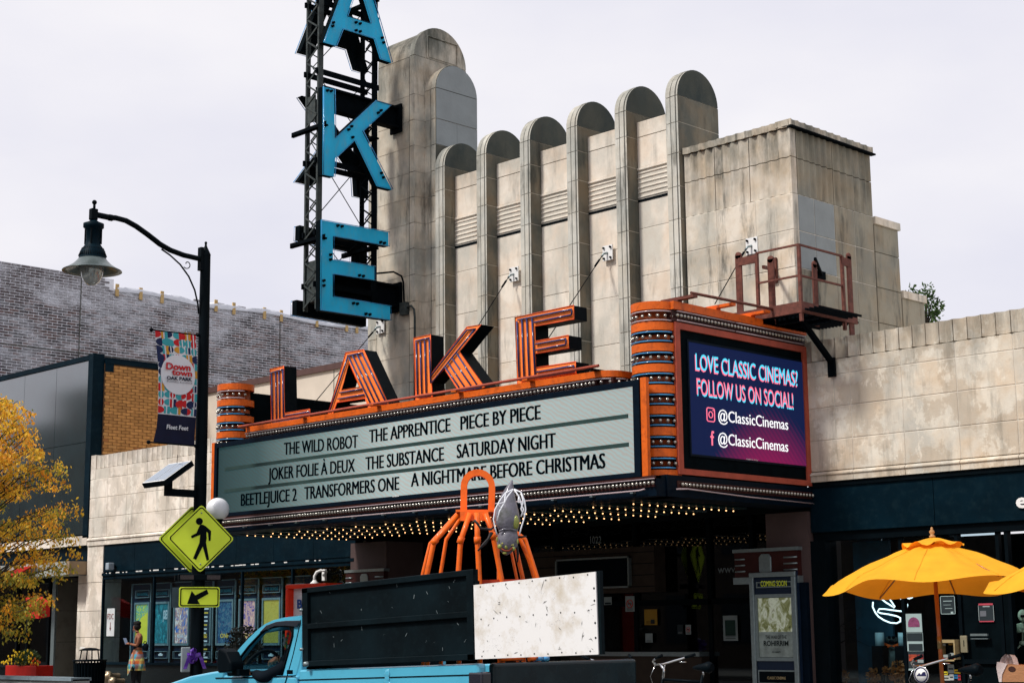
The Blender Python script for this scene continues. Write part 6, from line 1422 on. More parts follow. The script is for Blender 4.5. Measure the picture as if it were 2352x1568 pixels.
# ================================================================ ORANGE CAGE AND GREY CREATURE IN THE TRUCK BED
co = mat('orange_cage_paint', (.85, .14, .008), .4, var=.08, scale=3, dirt=(.4, .05, .005), dirt_amt=.4, dirt_scale=15, coat=.2)
CG = thing('orange_cage', (-8.97, -11.43, .8), 'tall bright orange cage of bent pipes with a hoop on top, in the truck bed', 'cage')
NV_ = Vector((-sin(YAW), cos(YAW), 0)); CC = Vector((-8.97, -11.43, 0))
def fp(x, y, Y=-11.2):
    r_ = ray(*Q('F', x, y)); return EYE+r_*((CC+NV_*(Y+11.2)*.9-EYE).dot(NV_)/r_.dot(NV_))
def drop(p): return Vector((p.x, p.y, .82))
for pts, Y, r_ in (([(418, 380), (238, 578), (190, 800)], -11.35, .033), ([(405, 375), (212, 590), (160, 800)], -11.0, .024), ([(442, 388), (325, 560), (287, 790)], -11.1, .024), ([(492, 375), (425, 570), (410, 790)], -11.5, .033),
                   ([(540, 372), (544, 570), (558, 868)], -11.55, .033), ([(600, 378), (655, 540), (716, 860)], -11.5, .033), ([(620, 395), (690, 560), (690, 830)], -11.0, .018),
                   ([(655, 385), (845, 560), (905, 700), (945, 835)], -11.2, .028), ([(650, 380), (880, 560), (925, 700), (968, 835)], -11.3, .024), ([(640, 380), (770, 590), (820, 835)], -10.95, .02), ([(645, 385), (800, 560), (862, 835)], -11.1, .028)):
    P_ = [fp(x, y, Y) for x, y in pts]; r_ *= .6; m = MB(); m.tube(P_+[drop(P_[-1])], r_, 10)
    if r_ > .018:
        k1 = P_[1]; d = (P_[1]-P_[0]).normalized(); m.tube([k1-d*.03, k1+d*.02], r_+.006, 10)
    m.build('bent_pipe', co, CG)
hp = [(447, 372), (449, 205)]+[(547-98*cos(pi*k/12), 190-98*sin(pi*k/12)) for k in range(13)]+[(646, 205), (640, 400)]
P_ = [fp(x, y, -11.25) for x, y in hp]; m = MB()
wd = NV_*.035; inn = []
for i, p in enumerate(P_):
    t_ = (P_[min(i+1, len(P_)-1)]-P_[max(i-1, 0)]).normalized(); n_ = t_.cross(NV_).normalized()*.024; inn.append((p+n_, p-n_))
vs = []
for a, b3 in inn: vs += [a-wd, b3-wd, b3+wd, a+wd]
fs = [(i*4+j, i*4+(j+1) % 4, (i+1)*4+(j+1) % 4, (i+1)*4+j) for i in range(len(inn)-1) for j in range(4)]
m.add(vs, fs); m.build('hoop', co, CG)
a, b3 = fp(398, 372, -11.25), fp(655, 372, -11.25); m = MB(); m.obox((a+b3)/2, (b3-a)/2, NV_*.2, Vector((0, 0, .008))); m.obox((a+b3)/2-NV_*.2+Vector((0, 0, -.04)), (b3-a)*.38, NV_*.012, Vector((0, 0, .035))); m.build('top_plate', co, CG)
a, b3 = fp(515, 845, -11.5), fp(985, 836, -11.5); m = MB(); m.obox((a+b3)/2+Vector((0, 0, -.06)), (b3-a)/2, NV_*.012, Vector((0, 0, .06))); m.build('base_band', mat('shaded_red_paint', (.40, .035, .01), .5), CG)
CR = thing('hanging_creature', fp(760, 400, -11.75), 'grey latex monster with grinning bald head hanging upside down on the cage, white wire wings', 'puppet')
lat = mat('grey_latex', (.17, .165, .20), .35, var=.35, scale=7, dirt=(.06, .07, .045), dirt_amt=.9, dirt_scale=5, bump=.3, coat=.25)
latg = mat('olive_latex', (.27, .30, .07), .35, var=.2, coat=.3); YR = -11.75
def pr_(r): return r*.48077/1.469388/F_*(fp(760, 400, YR)-EYE).dot(FWD)
body = [(788, 142, 3), (780, 170, 16), (768, 215, 34), (757, 270, 56), (752, 330, 74), (752, 390, 86), (757, 440, 88), (765, 485, 72), (766, 505, 58), (762, 525, 68), (757, 560, 76), (752, 595, 74), (747, 625, 58), (742, 650, 36), (738, 668, 12)]
m = MB(); m.tube([fp(x, y, YR) for x, y, r in body], [pr_(r) for x, y, r in body], 24); m.build('body', lat, CR)
m = MB()
for x, y in ((768, 425), (812, 440)): m.ball(fp(x, y, YR-pr_(62)), pr_(33), 14, sc=(.75, .7, 1.5))
m.build('olive_lobes', latg, CR)
m = MB(); m.tube([fp(x, y, YR-pr_(70)) for x, y in ((695, 505), (730, 488), (775, 486), (815, 497))], pr_(8), 8); m.build('collar', lat, CR)
m = MB()
for x, y, r, s_ in ((715, 585, 13, (1.4, .5, .6)), (790, 598, 12, (1.4, .5, .6)), (748, 612, 13, (.8, 1.2, 1.4)), (700, 610, 18, (1, .8, 1)), (795, 625, 16, (1, .8, 1)), (735, 655, 14, (1.3, .9, .8)), (682, 560, 12, (.5, .6, 1.5)), (826, 575, 12, (.5, .6, 1.5))): m.ball(fp(x, y, YR-pr_(62)), pr_(r), 10, sc=s_)
m.build('face_folds', latg, CR)
m = MB(); m.tube([fp(x, y, YR-pr_(78)) for x, y in ((712, 625), (735, 640), (765, 640), (790, 618))], pr_(6), 6); m.build('mouth', mat('mouth_red', (.22, .04, .02), .5), CR)
m = MB(); m.ball(fp(718, 590, YR-pr_(72)), pr_(6), 8); m.ball(fp(786, 600, YR-pr_(72)), pr_(6), 8); m.build('eyes', mat('eye', (.4, .35, .1), .2), CR)
wire = mat('white_wire', (.75, .77, .82), .5)
for pts in ([(795, 208), (740, 235), (700, 290), (668, 350), (657, 420), (668, 480), (682, 530)], [(795, 208), (755, 260), (735, 300), (700, 360), (682, 430)], [(740, 235), (735, 300), (690, 310), (705, 340)],
            [(800, 208), (850, 230), (875, 290), (882, 350), (872, 410), (850, 480), (838, 530)], [(800, 208), (835, 260), (855, 320), (868, 350), (850, 400)], [(835, 260), (828, 300), (870, 300), (855, 330)], [(850, 230), (865, 290), (850, 345), (875, 400)]):
    m = MB(); m.tube([fp(x, y, YR-.16) for x, y in pts], .0055, 5); m.build('wing_wire', wire, CR)
for pts in ([(520, 425), (545, 450), (568, 485), (640, 490), (660, 470)], [(640, 510), (620, 555), (580, 600), (548, 640)], [(830, 545), (890, 538)], [(820, 600), (828, 660), (825, 720)], [(650, 510), (600, 590), (545, 640)]):
    m = MB(); m.tube([fp(x, y, YR+.02) for x, y in pts], [pr_(9)]*(len(pts)-1)+[pr_(5)], 6); m.build('thin_leg', mat('black_rubber', (.02, .02, .022), .5), CR)

# ================================================================ WOMAN WITH PHONE
YWm = -2.7
def wp(x, y, dy=0): return PY(*Q('w', x, y), YWm+dy)
WM = thing('person', (wp(450, 1500).x, YWm, .15), 'woman in black top and plaid shirt tied round her waist, looking at her phone', 'person')
def rw(r): return r*.25767/1.469388/F_*(wp(450, 1200)-EYE).dot(FWD)
hx = wp(452, 1400); dkc = mat('black_top', (.01, .012, .015), .85)
sk2 = skinm
J = [(wp(480, 1150), (rw(60), rw(45))), (wp(490, 1050), (rw(52), rw(40))), (wp(500, 960), (rw(58), rw(42))), (wp(490, 915), rw(20)), (wp(475, 880), rw(24)), (wp(462, 845), (rw(40), rw(42))), (wp(458, 805), (rw(38), rw(40))),
     (wp(505, 965, -.13), rw(24)), (wp(478, 1075, -.16), rw(20)), (wp(385, 1055, -.12), rw(14)),
     (wp(500, 965, .15), rw(22)), (wp(455, 1075, .1), rw(18)), (wp(380, 1052, -.02), rw(13)),
     (wp(450, 1300, -.08), rw(48)), (wp(420, 1560, -.08), rw(28)), (Vector((wp(415, 1600).x, YWm-.08, .22)), rw(20)),
     (wp(500, 1300, .08), rw(48)), (wp(490, 1560, .08), rw(28)), (Vector((wp(485, 1600).x, YWm+.08, .22)), rw(20))]
E_ = [(0, 1), (1, 2), (2, 3), (3, 4), (4, 5), (5, 6), (2, 7), (7, 8), (8, 9), (2, 10), (10, 11), (11, 12), (0, 13), (13, 14), (14, 15), (0, 16), (16, 17), (17, 18)]
skin('body', J, E_, sk2, WM)
skin('black_top', [(wp(478, 1165), (rw(66), rw(50))), (wp(490, 1050), (rw(58), rw(45))), (wp(505, 955), (rw(56), rw(44))), (wp(512, 925), (rw(28), rw(36)))], [(0, 1), (1, 2), (2, 3)], dkc, WM)
skin('leggings', [(wp(478, 1200), rw(60)), (wp(445, 1330, -.08), rw(52)), (wp(420, 1560, -.08), rw(32)), (Vector((wp(415, 1600).x, YWm-.08, .28)), rw(24)), (wp(500, 1330, .08), rw(52)), (wp(490, 1560, .08), rw(32)), (Vector((wp(485, 1600).x, YWm+.08, .28)), rw(24))], [(0, 1), (1, 2), (2, 3), (0, 4), (4, 5), (5, 6)], dkc, WM)
m = MB()
for x, s_ in ((415, -.08), (485, .08)):
    p = Vector((wp(x, 1600).x, YWm+s_, .19)); m.ball(p+Vector((-.06, 0, 0)), .06, 10, sc=(1.9, .8, .6))
m.build('shoes', whitep, WM)
hair = mat('black_hair', (.008, .007, .007), .8, bump=.6, bscale=60)
m = MB(); m.ball(wp(482, 828), rw(46), 14, sc=(1, 1, 1.05)); m.ball(wp(485, 785), rw(40), 12, sc=(1.2, 1.1, .9)); m.ball(wp(455, 785), rw(28), 10); m.build('hair', hair, WM)
m = MB(); m.ball(wp(428, 868), rw(10), 8, sc=(1.3, .8, 1)); m.ball(wp(432, 892), rw(9), 8, sc=(1.2, .8, .7)); m.build('face_features', sk2, WM)
m = MB(); m.tube(ringpts(wp(462, 892, -.1), rw(9), 10, (1, 0, 0), (0, 0, 1)), rw(2), 4, closed=True); m.build('earring', brass, WM)
hand('hand', wp(390, 1055, -.12), Vector((-1, 0, .15)), (0, 0, 1), .9, WM, sk2); hand('hand', wp(385, 1052, -.02), Vector((-1, 0, .2)), (0, 0, 1), .9, WM, sk2)
ph = thing('mobile_phone', wp(318, 1020), 'mobile phone held in the hands of the standing woman', 'phone'); m = MB(); m.obox(wp(325, 1022, -.07), Vector((-.045, 0, .065)), Vector((0, .038, 0)), Vector((.004, 0, .003))); m.build('case', black, ph); m = MB(); m.obox(wp(325, 1022, -.07)+Vector((.006, 0, .005)), Vector((-.042, 0, .06)), Vector((0, .034, 0)), Vector((.001, 0, .001))); m.build('screen', emis('phone_screen', (.3, .4, .6), .3), ph)
pm, nt, b = newmat('plaid_cloth'); L_ = nt.links.new; N_ = nt.nodes.new; tc = N_('ShaderNodeTexCoord')
def bands(axis, sc_, c1, c2):
    sp = N_('ShaderNodeSeparateXYZ'); L_(tc.outputs['Object'], sp.inputs[0]); q2 = N_('ShaderNodeMath'); q2.operation = 'MULTIPLY'; q2.inputs[1].default_value = sc_; L_(sp.outputs[axis], q2.inputs[0]); w2 = N_('ShaderNodeMath'); w2.operation = 'FRACT'; L_(q2.outputs[0], w2.inputs[0])
    r = N_('ShaderNodeValToRGB'); r.color_ramp.interpolation = 'CONSTANT'; e = r.color_ramp.elements; e[0].color = (*c1, 1); e[1].position = .5; e[1].color = (*c2, 1); e3 = e.new(.75); e3.color = (.05, .35, .5, 1); e4 = e.new(.3); e4.color = (.6, .55, .15, 1); L_(w2.outputs[0], r.inputs[0]); return r.outputs[0]
mi = N_('ShaderNodeMix'); mi.data_type = 'RGBA'; mi.inputs[0].default_value = .5; L_(bands(2, 5.5, (.6, .14, .03), (.03, .18, .22)), mi.inputs[6]); L_(bands(0, 6.5, (.55, .10, .03), (.02, .16, .12)), mi.inputs[7]); L_(mi.outputs[2], b.inputs['Base Color']); b.inputs['Roughness'].default_value = .9
m = MB(); vs = []; n = 28; rows = ((1140, 485, 66), (1180, 480, 84), (1250, 478, 105), (1330, 475, 118), (1400, 470, 124))
for y, x, r in rows:
    c = wp(x, y)
    for k in range(n): a = 2*pi*k/n; q2 = 1+.10*sin(5*a+y*.02)*(r-60)/60; vs.append(c+Vector((cos(a)*rw(r)*q2, sin(a)*rw(r)*.8*q2, 0)))
m.add(vs, [(i*n+k, i*n+(k+1) % n, (i+1)*n+(k+1) % n, (i+1)*n+k) for i in range(4) for k in range(n)], 0, True)
vs = [wp(*p) for p in ((400, 1190, -.2), (372, 1260, -.22), (352, 1350, -.2), (350, 1470, -.2), (385, 1400, -.22), (430, 1290, -.22))]; m.add(vs, [tuple(range(6))], 0, True); m.build('plaid_shirt', pm, WM)
bp = thing('backpack', wp(585, 1100), 'small black backpack on the back of the standing woman', 'backpack'); m = MB(); m.ball(wp(590, 1095), rw(45), 12, sc=(.75, .9, 1.15)); m.build('bag', cloth, bp); m = MB(); m.tube([wp(560, 1045), wp(575, 1020), wp(595, 1025), wp(600, 1050)], rw(6), 6); m.build('strap', cloth, bp)

# ================================================================ LITTER BIN, PLANTERS, RED PARASOL, TREE AT THE LEFT
YT = -3.4
c = PY(*Q('l', 787, 1365), YT); rb = .31
TC = thing('litter_bin', (c.x, YT, .15), 'black slatted litter bin with a raised flat lid in front of the stone pier', 'litter bin')
m = MB(); m.lathe((c.x, YT, 0), [(rb*.72, .15), (rb*.78, .25), (rb*.88, c.z-.05)], 24); m.build('liner', blacks, TC)
for k in range(30):
    a = 2*pi*k/30; d = Vector((cos(a), sin(a), 0)); m = MB(); m.bar(Vector((c.x, YT, .18))+d*rb*.78, Vector((c.x, YT, c.z-.02))+d*rb*.95, .035, .01); m.build('slat', black, TC)
m = MB(); m.lathe((c.x, YT, c.z), [(rb*.8, -.02), (rb*1.05, -.02), (rb*1.06, .01), (rb*.8, .012)], 28); m.build('rim', black, TC)
for a in (.6, 2.4, 4.2, 5.4): m = MB(); m.tube([(c.x+cos(a)*rb*.6, YT+sin(a)*rb*.6, c.z), (c.x+cos(a)*rb*.5, YT+sin(a)*rb*.5, c.z+.2)], .014, 6); m.build('lid_post', black, TC)
m = MB(); m.lathe((c.x, YT, c.z+.19), [(.001, .045), (rb*.35, .035), (rb*.66, .0), (rb*.66, -.012), (.001, .0)], 24); m.build('lid', black, TC)
text('TRASH', (c.x-.08, YT-.19, c.z+.22), (c.x+.1, YT-.19, c.z+.22), .035, (0, .6, .5), pale, TC, 'lettering', bold=.01, lift=.004)
YG = -3.9
pa = PY(*Q('l', 0, 1497), YG); pb = PY(*Q('l', 640, 1520), YG)
GP = thing('concrete_planter', ((pa.x+pb.x)/2, YG, .15), 'long low grey concrete planter wall at the bottom left corner', 'planter')
m = MB(); m.box(pa.x-4, pb.x, YG, YG+.35, .15, pb.z-.03); m.build('wall', concrete, GP)
for k in range(5): m = MB(); m.box(pb.x-1.6*(k+1)+.01, pb.x-1.6*k, YG-.04, YG+.39, pb.z-.06, pb.z+.0); m.build('coping_stone', mat('blue_grey_coping', (.17, .22, .25), .8, var=.15), GP)
SHB = thing('ornamental_grass', (pa.x-.4, YG-.3, .15), 'dry pale grass tuft in front of the concrete planter, bottom left', 'plant')
m = MB()
for k in range(420):
    p = Vector((pa.x-1.2+random.random()*1.9, YG-.5+random.random()*.3, .15)); h = random.uniform(.45, .68); d = Vector((random.gauss(0, .12), random.gauss(0, .1), 0)); m.add([p-Vector((.006, 0, 0)), p+Vector((.006, 0, 0)), p+d+Vector((.002, 0, h))], [(0, 1, 2)], k % 3 == 0)
m.build('blades', [mat('dry_grass', (.30, .25, .13), .9), mat('green_grass_blade', (.08, .12, .05), .9)], SHB)
SH2 = thing('dark_shrub', (pa.x+1.1, YG-.4, .15), 'dark low shrub beside the grass tuft at the bottom left', 'plant')
m = MB(); leaves(m, (pa.x+1.0, YG-.4, .42), .5, 1500, .03, sc=(1.4, .6, .55)); m.build('foliage', leafmat('dark_shrub_leaf', (.01, .018, .012), (.025, .035, .02)), SH2)
YO = -2.4
a, b3 = PY(*Q('l', 47, 1425), YO), PY(*Q('l', 318, 1415), YO)
FB = thing('flower_box', ((a.x+b3.x)/2, YO, .15), 'red planter box full of small yellow and orange flowers', 'planter')
m = MB(); m.box(a.x, b3.x, YO, YO+.4, .15, b3.z); bevel(m.build('box', mat('red_planter', (.42, .012, .006), .5), FB), .01)
m = MB(); leaves(m, ((a.x+b3.x)/2, YO+.15, b3.z+.13), .42, 1500, .03, sc=(1.05, .5, .5)); m.build('foliage', leafmat('planter_leaf', (.02, .05, .012), (.06, .10, .025)), FB)
fy, fo = mat('yellow_petals', (.75, .52, .02), .6), mat('orange_petals', (.7, .10, .01), .6)
fm = MB()
for j in range(6): a2 = 2*pi*j/6; fm.ball((cos(a2)*.018, 0, sin(a2)*.018), .012, 6, sc=(1, .5, 1))
fm.ball((0, -.008, 0), .011, 6); fms = [fm.mesh('flower', fy), fm.mesh('flower', fo)]
xm, xr = a.x, b3.x
for k in range(75):
    u = random.random(); x = xm+(xr-xm)*(-.12+1.2*u); z = b3.z+.02+random.random()*.34*sin(pi*min(max(u, .08), .92)); inst('flower', fms[1 if u > .75 and random.random() < .6 else 0], (x, YO-.02+random.random()*.1, z), FB)
RP = thing('red_parasol', PY(*Q('l', 285, 900), -1.2), 'folded red parasol cloth hanging beside the neighbouring shop front', 'parasol')
rdc = mat('red_canvas', (.50, .02, .015), .8, var=.1)
P_ = [PY(*Q('l', x, y), -1.2) for x, y in ((225, 820), (270, 830), (340, 880), (338, 1003), (228, 988))]
m = MB(); m.prism([P_], (.05, .25, .05)); m.build('canopy', rdc, RP); m = MB(); m.tube([(P_[0].x-.05, -1.1, .15), (P_[0].x-.05, -1.1, P_[0].z)], .025, 8); m.build('pole', black, RP)
P_ = [PY(*Q('l', x, y), -.6) for x, y in ((0, 620), (150, 560), (275, 545), (130, 625), (0, 680))]
RA = thing('red_awning', P_[0], 'faded red awning behind the yellow autumn leaves', 'awning'); m = MB(); m.prism([P_], (0, .5, .1)); m.build('canopy', rdc, RA)
# autumn tree
YL_ = -4.3
TX = -31.25
AT = thing('autumn_tree', (TX, YL_, .15), 'honey locust tree with yellow-orange autumn leaves at the left edge', 'tree')
rs = random.Random(9)
def grow(p, d, r, L, lvl, mb, tips):
    n = 4; pts = [Vector(p)]; rad = [r]; d = Vector(d).normalized()
    for i in range(n):
        d = (d+Vector((rs.gauss(0, .16), rs.gauss(0, .16), rs.gauss(0, .12)+(.06 if lvl < 3 else -.12)))).normalized(); pts.append(pts[-1]+d*L/n); rad.append(r*(1-.65*(i+1)/n))
    mb.tube(pts, rad, 5 if lvl > 1 else 8)
    if lvl >= 3: tips += pts[1:]; return
    for k in range(4 if lvl else 7):
        t_ = rs.uniform(.35, 1); i = min(int(t_*n), n-1); q2 = pts[i].lerp(pts[i+1], t_*n-i); ax = Vector((rs.gauss(0, 1), rs.gauss(0, 1), rs.gauss(.25, .6))).normalized(); grow(q2, d*.4+ax*.9, rad[i]*.6, L*rs.uniform(.5, .72), lvl+1, mb, tips)
m = MB(); m.tube([(TX, YL_, .15), (TX+.05, YL_, 1.5), (TX-.05, YL_+.05, 3), (TX+.05, YL_, 4.6), (TX, YL_, 6.2)], [.13, .11, .085, .05, .015], 8)
lv = MB()
for k in range(330):
    a2 = rs.uniform(0, 2*pi); zt = rs.uniform(1.75, 6.6); u = (zt-1.75)/4.85
    R3 = 2.25*(sin(pi*min(1, max(.02, u*.80+.16)))**.75); rad_ = R3*sqrt(rs.uniform(.06, 1))
    tip = Vector((TX+cos(a2)*rad_, YL_+sin(a2)*rad_*.85, zt+rs.gauss(0, .1))); st_ = Vector((TX, YL_, max(1.3, zt-.35-rad_*.35)))
    md = st_.lerp(tip, .55)+Vector((rs.gauss(0, .1), rs.gauss(0, .1), .12+.05*rad_)); end = tip+Vector((cos(a2)*.12, sin(a2)*.1, -.18))
    m.tube([st_, md, tip, end], [.018, .012, .006, .002], 4, caps=False)
    pal = rs.choice([0, 0, 0, 1, 1, 2]) if zt > 3.1 else rs.choice([0, 1, 2, 2, 2])
    for (s0, s1, n3) in ((md, tip, 34), (tip, end, 44)):
        for j in range(n3):
            t_ = rs.random(); c = s0.lerp(s1, t_)+Vector((rs.gauss(0, .07), rs.gauss(0, .07), rs.gauss(-.03, .06)))
            mi_ = pal if rs.random() < .75 else rs.choice([0, 1, 2]); a_ = Vector((rs.gauss(0, .6), rs.gauss(0, .6), -1)).normalized(); s2 = a_.cross(Vector((rs.gauss(0, 1), rs.gauss(0, 1), .1))).normalized(); l_ = rs.uniform(.05, .10)
            lv.add([c, c+a_*l_*.5+s2*l_*.27, c+a_*l_, c+a_*l_*.5-s2*l_*.27], [(0, 1, 2, 3)], mi_)
m.build('trunk', bark, AT)
ly = [leafmat('amber_leaf', (.74, .40, .025), (1.0, .70, .07)), leafmat('orange_leaf', (.72, .30, .02), (.95, .50, .04)), leafmat('olive_leaf', (.16, .19, .025), (.55, .44, .05))]
lv.build('crown', ly, AT)

# ================================================================ RIGHT SHOP DETAILS
YS = .13
def yr(x0, y0, x1, y1, Y=YS): a, b3 = PY(*Q('y', x0, y1), Y), PY(*Q('y', x1, y0), Y); return a.x, b3.x, a.z, b3.z
def shop_poster(r, mt, label, nm='poster', cat='poster', group=None, extra=()):
    x0, x1, z0, z1 = yr(*r); t = thing(nm, (x0, YS, z0), label, cat, group)
    m = MB(); m.box(x0, x1, YS-.006, YS, z0, z1); m.build('sheet', mt, t)
    for (u0, u1, v0, v1, em) in extra:
        m = MB(); m.box(x0+(x1-x0)*u0, x0+(x1-x0)*u1, YS-.010, YS-.0062, z0+(z1-z0)*v0, z0+(z1-z0)*v1); m.build('print', em, t)
    return t, x0, x1, z0, z1
wpale = mat('pale_green_paper', (.32, .42, .42), .7, var=.05); plum = mat('plum_print', (.20, .05, .12), .6, var=.3, scale=30)
t, x0, x1, z0, z1 = shop_poster((1033, 397, 1200, 605), wpale, 'poster with plum arch shape, topmost of three on the shop window')
m = MB(); cx_ = (x0+x1)/2; w = (x1-x0)*.36; m.prism([[(cx_-w, YS-.01, z0+.07), (cx_+w, YS-.01, z0+.07)]+[(cx_+w*cos(pi*k/10), YS-.01, z0+.45*(z1-z0)+w*sin(pi*k/10)) for k in range(11)]], (0, .003, 0)); m.build('arch_print', plum, t)
t, x0, x1, z0, z1 = shop_poster((1045, 610, 1215, 820), wpale, 'black and white curved poster, middle of three on the shop window', extra=((.02, .98, .55, .98, dpaper), (.1, .95, .03, .4, dpaper)))
shop_poster((1060, 825, 1225, 1035), dpaper, 'dark poster with food picture, lowest of three on the shop window', extra=((.05, .55, .5, .85, mat('food_print', (.35, .06, .03), .6, var=.6, scale=40)), (.6, .97, .6, .85, mat('red_print', (.25, .03, .03), .6)), (.6, .97, .42, .58, paper), (.0, 1, 0, .1, wpale)))
t, x0, x1, z0, z1 = shop_poster((1423, 197, 1575, 405), dpaper, 'black menu sheet with thin white edge left of the shop door', extra=((.2, .8, .7, .74, wpale), (.2, .7, .5, .52, wpale), (.3, .8, .3, .33, wpale), (.68, .85, .03, .14, wpale)))
for (a, b3, c, d) in ((x0, x1, z1-.008, z1), (x0, x1, z0, z0+.008), (x0, x0+.008, z0, z1), (x1-.008, x1, z0, z1)): m = MB(); m.box(a, b3, YS-.011, YS-.0062, c, d); m.build('white_edge', wpale, t)
t, x0, x1, z0, z1 = shop_poster((1850, 280, 2010, 492), dpaper, 'notice with red corner stripes and white edge on the dark shop door', extra=((.0, 1, .9, 1, mat('pink_print', (.45, .06, .09), .6)), (.0, 1, 0, .06, mat('pink_print', (.45, .06, .09), .6)), (.3, .75, .8, .86, paper), (.1, .5, .3, .6, mat('grey_print', (.12, .13, .15), .7)), (.0, .03, 0, 1, paper), (.97, 1, 0, 1, paper)))
for k, (r, c, lab) in enumerate((((1440, 1047, 1496, 1086), (.6, .5, .03), 'yellow window sticker below the leaflet box, on the left'), ((1570, 1025, 1637, 1070), (.6, .42, .02), 'yellow window sticker below the leaflet box, on the right'), ((1500, 968, 1566, 1066), (.25, .3, .3), 'pale green card with dark centre under the leaflet box'), ((1447, 1093, 1515, 1147), (.4, .42, .38), 'wide white window sticker in the lowest row'), ((1518, 1075, 1562, 1145), (.4, .43, .42), 'tall white window sticker in the lowest row'), ((1566, 1082, 1610, 1127), (.02, .16, .35), 'blue window sticker in the lowest row'), ((1613, 1082, 1641, 1145), (.35, .03, .04), 'red window sticker in the lowest row'))):
    shop_poster(r, mat('sticker_%d' % k, c, .5), lab, 'window_sticker', 'sticker', 'stickers on the shop window', extra=((.15, .85, .4, .6, dpaper),))
x0, x1, z0, z1 = yr(1420, 690, 1595, 930, YS-.1); t = thing('leaflet_box', (x0, YS-.1, z0), 'wooden framed leaflet box with clear front beside the shop door', 'leaflet box')
wood = mat('pale_wood', (.34, .26, .13), .6, var=.15, stretch=(1, 1, 4))
m = MB()
for r_ in ((x0, x1, z1-.04, z1), (x0, x1, z0, z0+.02), (x0, x0+.02, z0, z1-.04), (x1-.02, x1, z0, z1-.04)): m.box(r_[0], r_[1], YS-.16, YS-.0, r_[2], r_[3])
m.build('frame', wood, t)
for u0, v0, u1, v1, mt in ((.15, .05, .42, .3, paper), (.42, .1, .62, .35, dpaper), (.55, .12, .85, .38, paper), (.15, .72, .3, .82, paper), (.5, .75, .75, .83, ypaper), (.1, .1, .9, .17, red)):
    m = MB(); m.box(x0+(x1-x0)*u0, x0+(x1-x0)*u1, YS-.1, YS-.09, z0+(z1-z0)*v0, z0+(z1-z0)*v1); m.build('leaflet', mt, t)
x0, x1, z0, z1 = yr(1640, 645, 1705, 835, .06); t = thing('letter_slot_plate', (x0, .06, z0), 'tall brass plate with slot on the frame of the shop door', 'plate'); m = MB(); m.box(x0, x1, .06, .09, z0, z1); bevel(m.build('plate', mat('pale_brass', (.30, .27, .18), .4, metal=.4), t), .006); m = MB(); m.box(x0+.06, x1-.05, .055, .06, z0+.08, z1-.06); m.build('slot', blacks, t)
m = MB()
for r in ((1760, 622, 1950, 648), (1765, 674, 1955, 684)): x0, x1, z0, z1 = yr(*r, .08); m.box(x0, x1, .05, .09, z0, z1)
m.build('door_pull', alu, TH)
x0, x1, z0, z1 = yr(1720, 150, 2180, 1300, .14); m = MB(); m.box(x0, x1, .14, .149, max(z0, .2), z1); m.build('shop_door', blacks, TH)
m = MB(); m.box(x0-.05, x0, .1, .2, .15, 2.84); m.box(x1, x1+.05, .1, .2, .15, 2.84); m.box(x0, x1, .1, .138, 1.1, 1.16); m.build('door_frame', black, TH)
# unlit-to-lit neon script in the window
NS = thing('neon_script_sign', PY(*Q('y', 850, 350), .35), 'white neon script sign hanging in the shop window below the yellow parasol', 'neon sign')
nm_ = emis('neon_white', (.9, 1, 1), 1.6, (.7, .8, .8))
for pts in ([(655, 265), (650, 320), (680, 385), (715, 430), (780, 472), (850, 500), (920, 505), (962, 485), (962, 445), (920, 425), (830, 405), (740, 392), (705, 375), (725, 345), (780, 345), (900, 362), (985, 372), (1030, 350), (1042, 300), (1015, 258), (960, 225), (865, 160)], [(750, 232), (800, 272), (875, 318)], [(820, 205), (860, 260), (900, 318), (885, 330)], [(945, 158), (1010, 205), (1060, 228), (1095, 215), (1112, 192)]):
    m = MB(); m.tube([PY(*Q('y', x, y), .35) for x, y in pts], .011, 6); m.build('neon_tube', nm_, NS)
# window display figures
DF = thing('halloween_ghoul', PY(*Q('y', 860, 900), .8), 'grey ghoul figure with orange bow tie standing in the shop window', 'decoration')
gm = mat('ghoul_grey', (.05, .07, .065), .7, var=.5, scale=12, bump=.4)
def yp(x, y, Y=.8): return PY(*Q('y', x, y), Y)
skin('body', [(yp(860, 1180), .14), (yp(860, 950), .17), (yp(862, 770), .13), (yp(862, 740), .06), (yp(862, 700), .1), (yp(862, 645), .09), (yp(760, 770), .06), (yp(735, 900), .05), (yp(755, 1040), .03), (yp(970, 770), .06), (yp(1005, 900), .05), (yp(1020, 1000), .03)], [(0, 1), (1, 2), (2, 3), (3, 4), (4, 5), (2, 6), (6, 7), (7, 8), (2, 9), (9, 10), (10, 11)], gm, DF)
m = MB(); m.ball(yp(838, 665, .68), .025, 8); m.ball(yp(884, 665, .68), .025, 8); m.ball(yp(860, 712, .68), .03, 8, sc=(1.5, .5, .8)); m.build('eyes_and_mouth', blacks, DF)
m = MB(); a = yp(860, 760, .65); m.prism([[a, a+Vector((-.14, 0, .05)), a+Vector((-.14, 0, -.05))]], (0, .03, 0)); m.prism([[a, a+Vector((.14, 0, -.05)), a+Vector((.14, 0, .05))]], (0, .03, 0)); m.build('bow_tie', mat('orange_cloth', (.5, .08, .01), .7), DF)
for x, lab in ((725, 'white cylinder candle left of the ghoul in the shop window'), (985, 'white cylinder candle right of the ghoul in the shop window')):
    a, b3 = yp(x, 610, .6), yp(x, 760, .6); t = thing('white_candle', b3, lab, 'candle', 'candles in the shop window'); m = MB(); m.lathe((a.x, .6, b3.z), [(.001, 0), (.065, 0), (.065, a.z-b3.z), (.001, a.z-b3.z)], 18); m.build('cylinder', mat('candle_white', (.35, .5, .52), .6), t); m = MB(); m.box(a.x-.09, a.x+.09, .52, .68, .4, b3.z); m.build('stand', blacks, t)
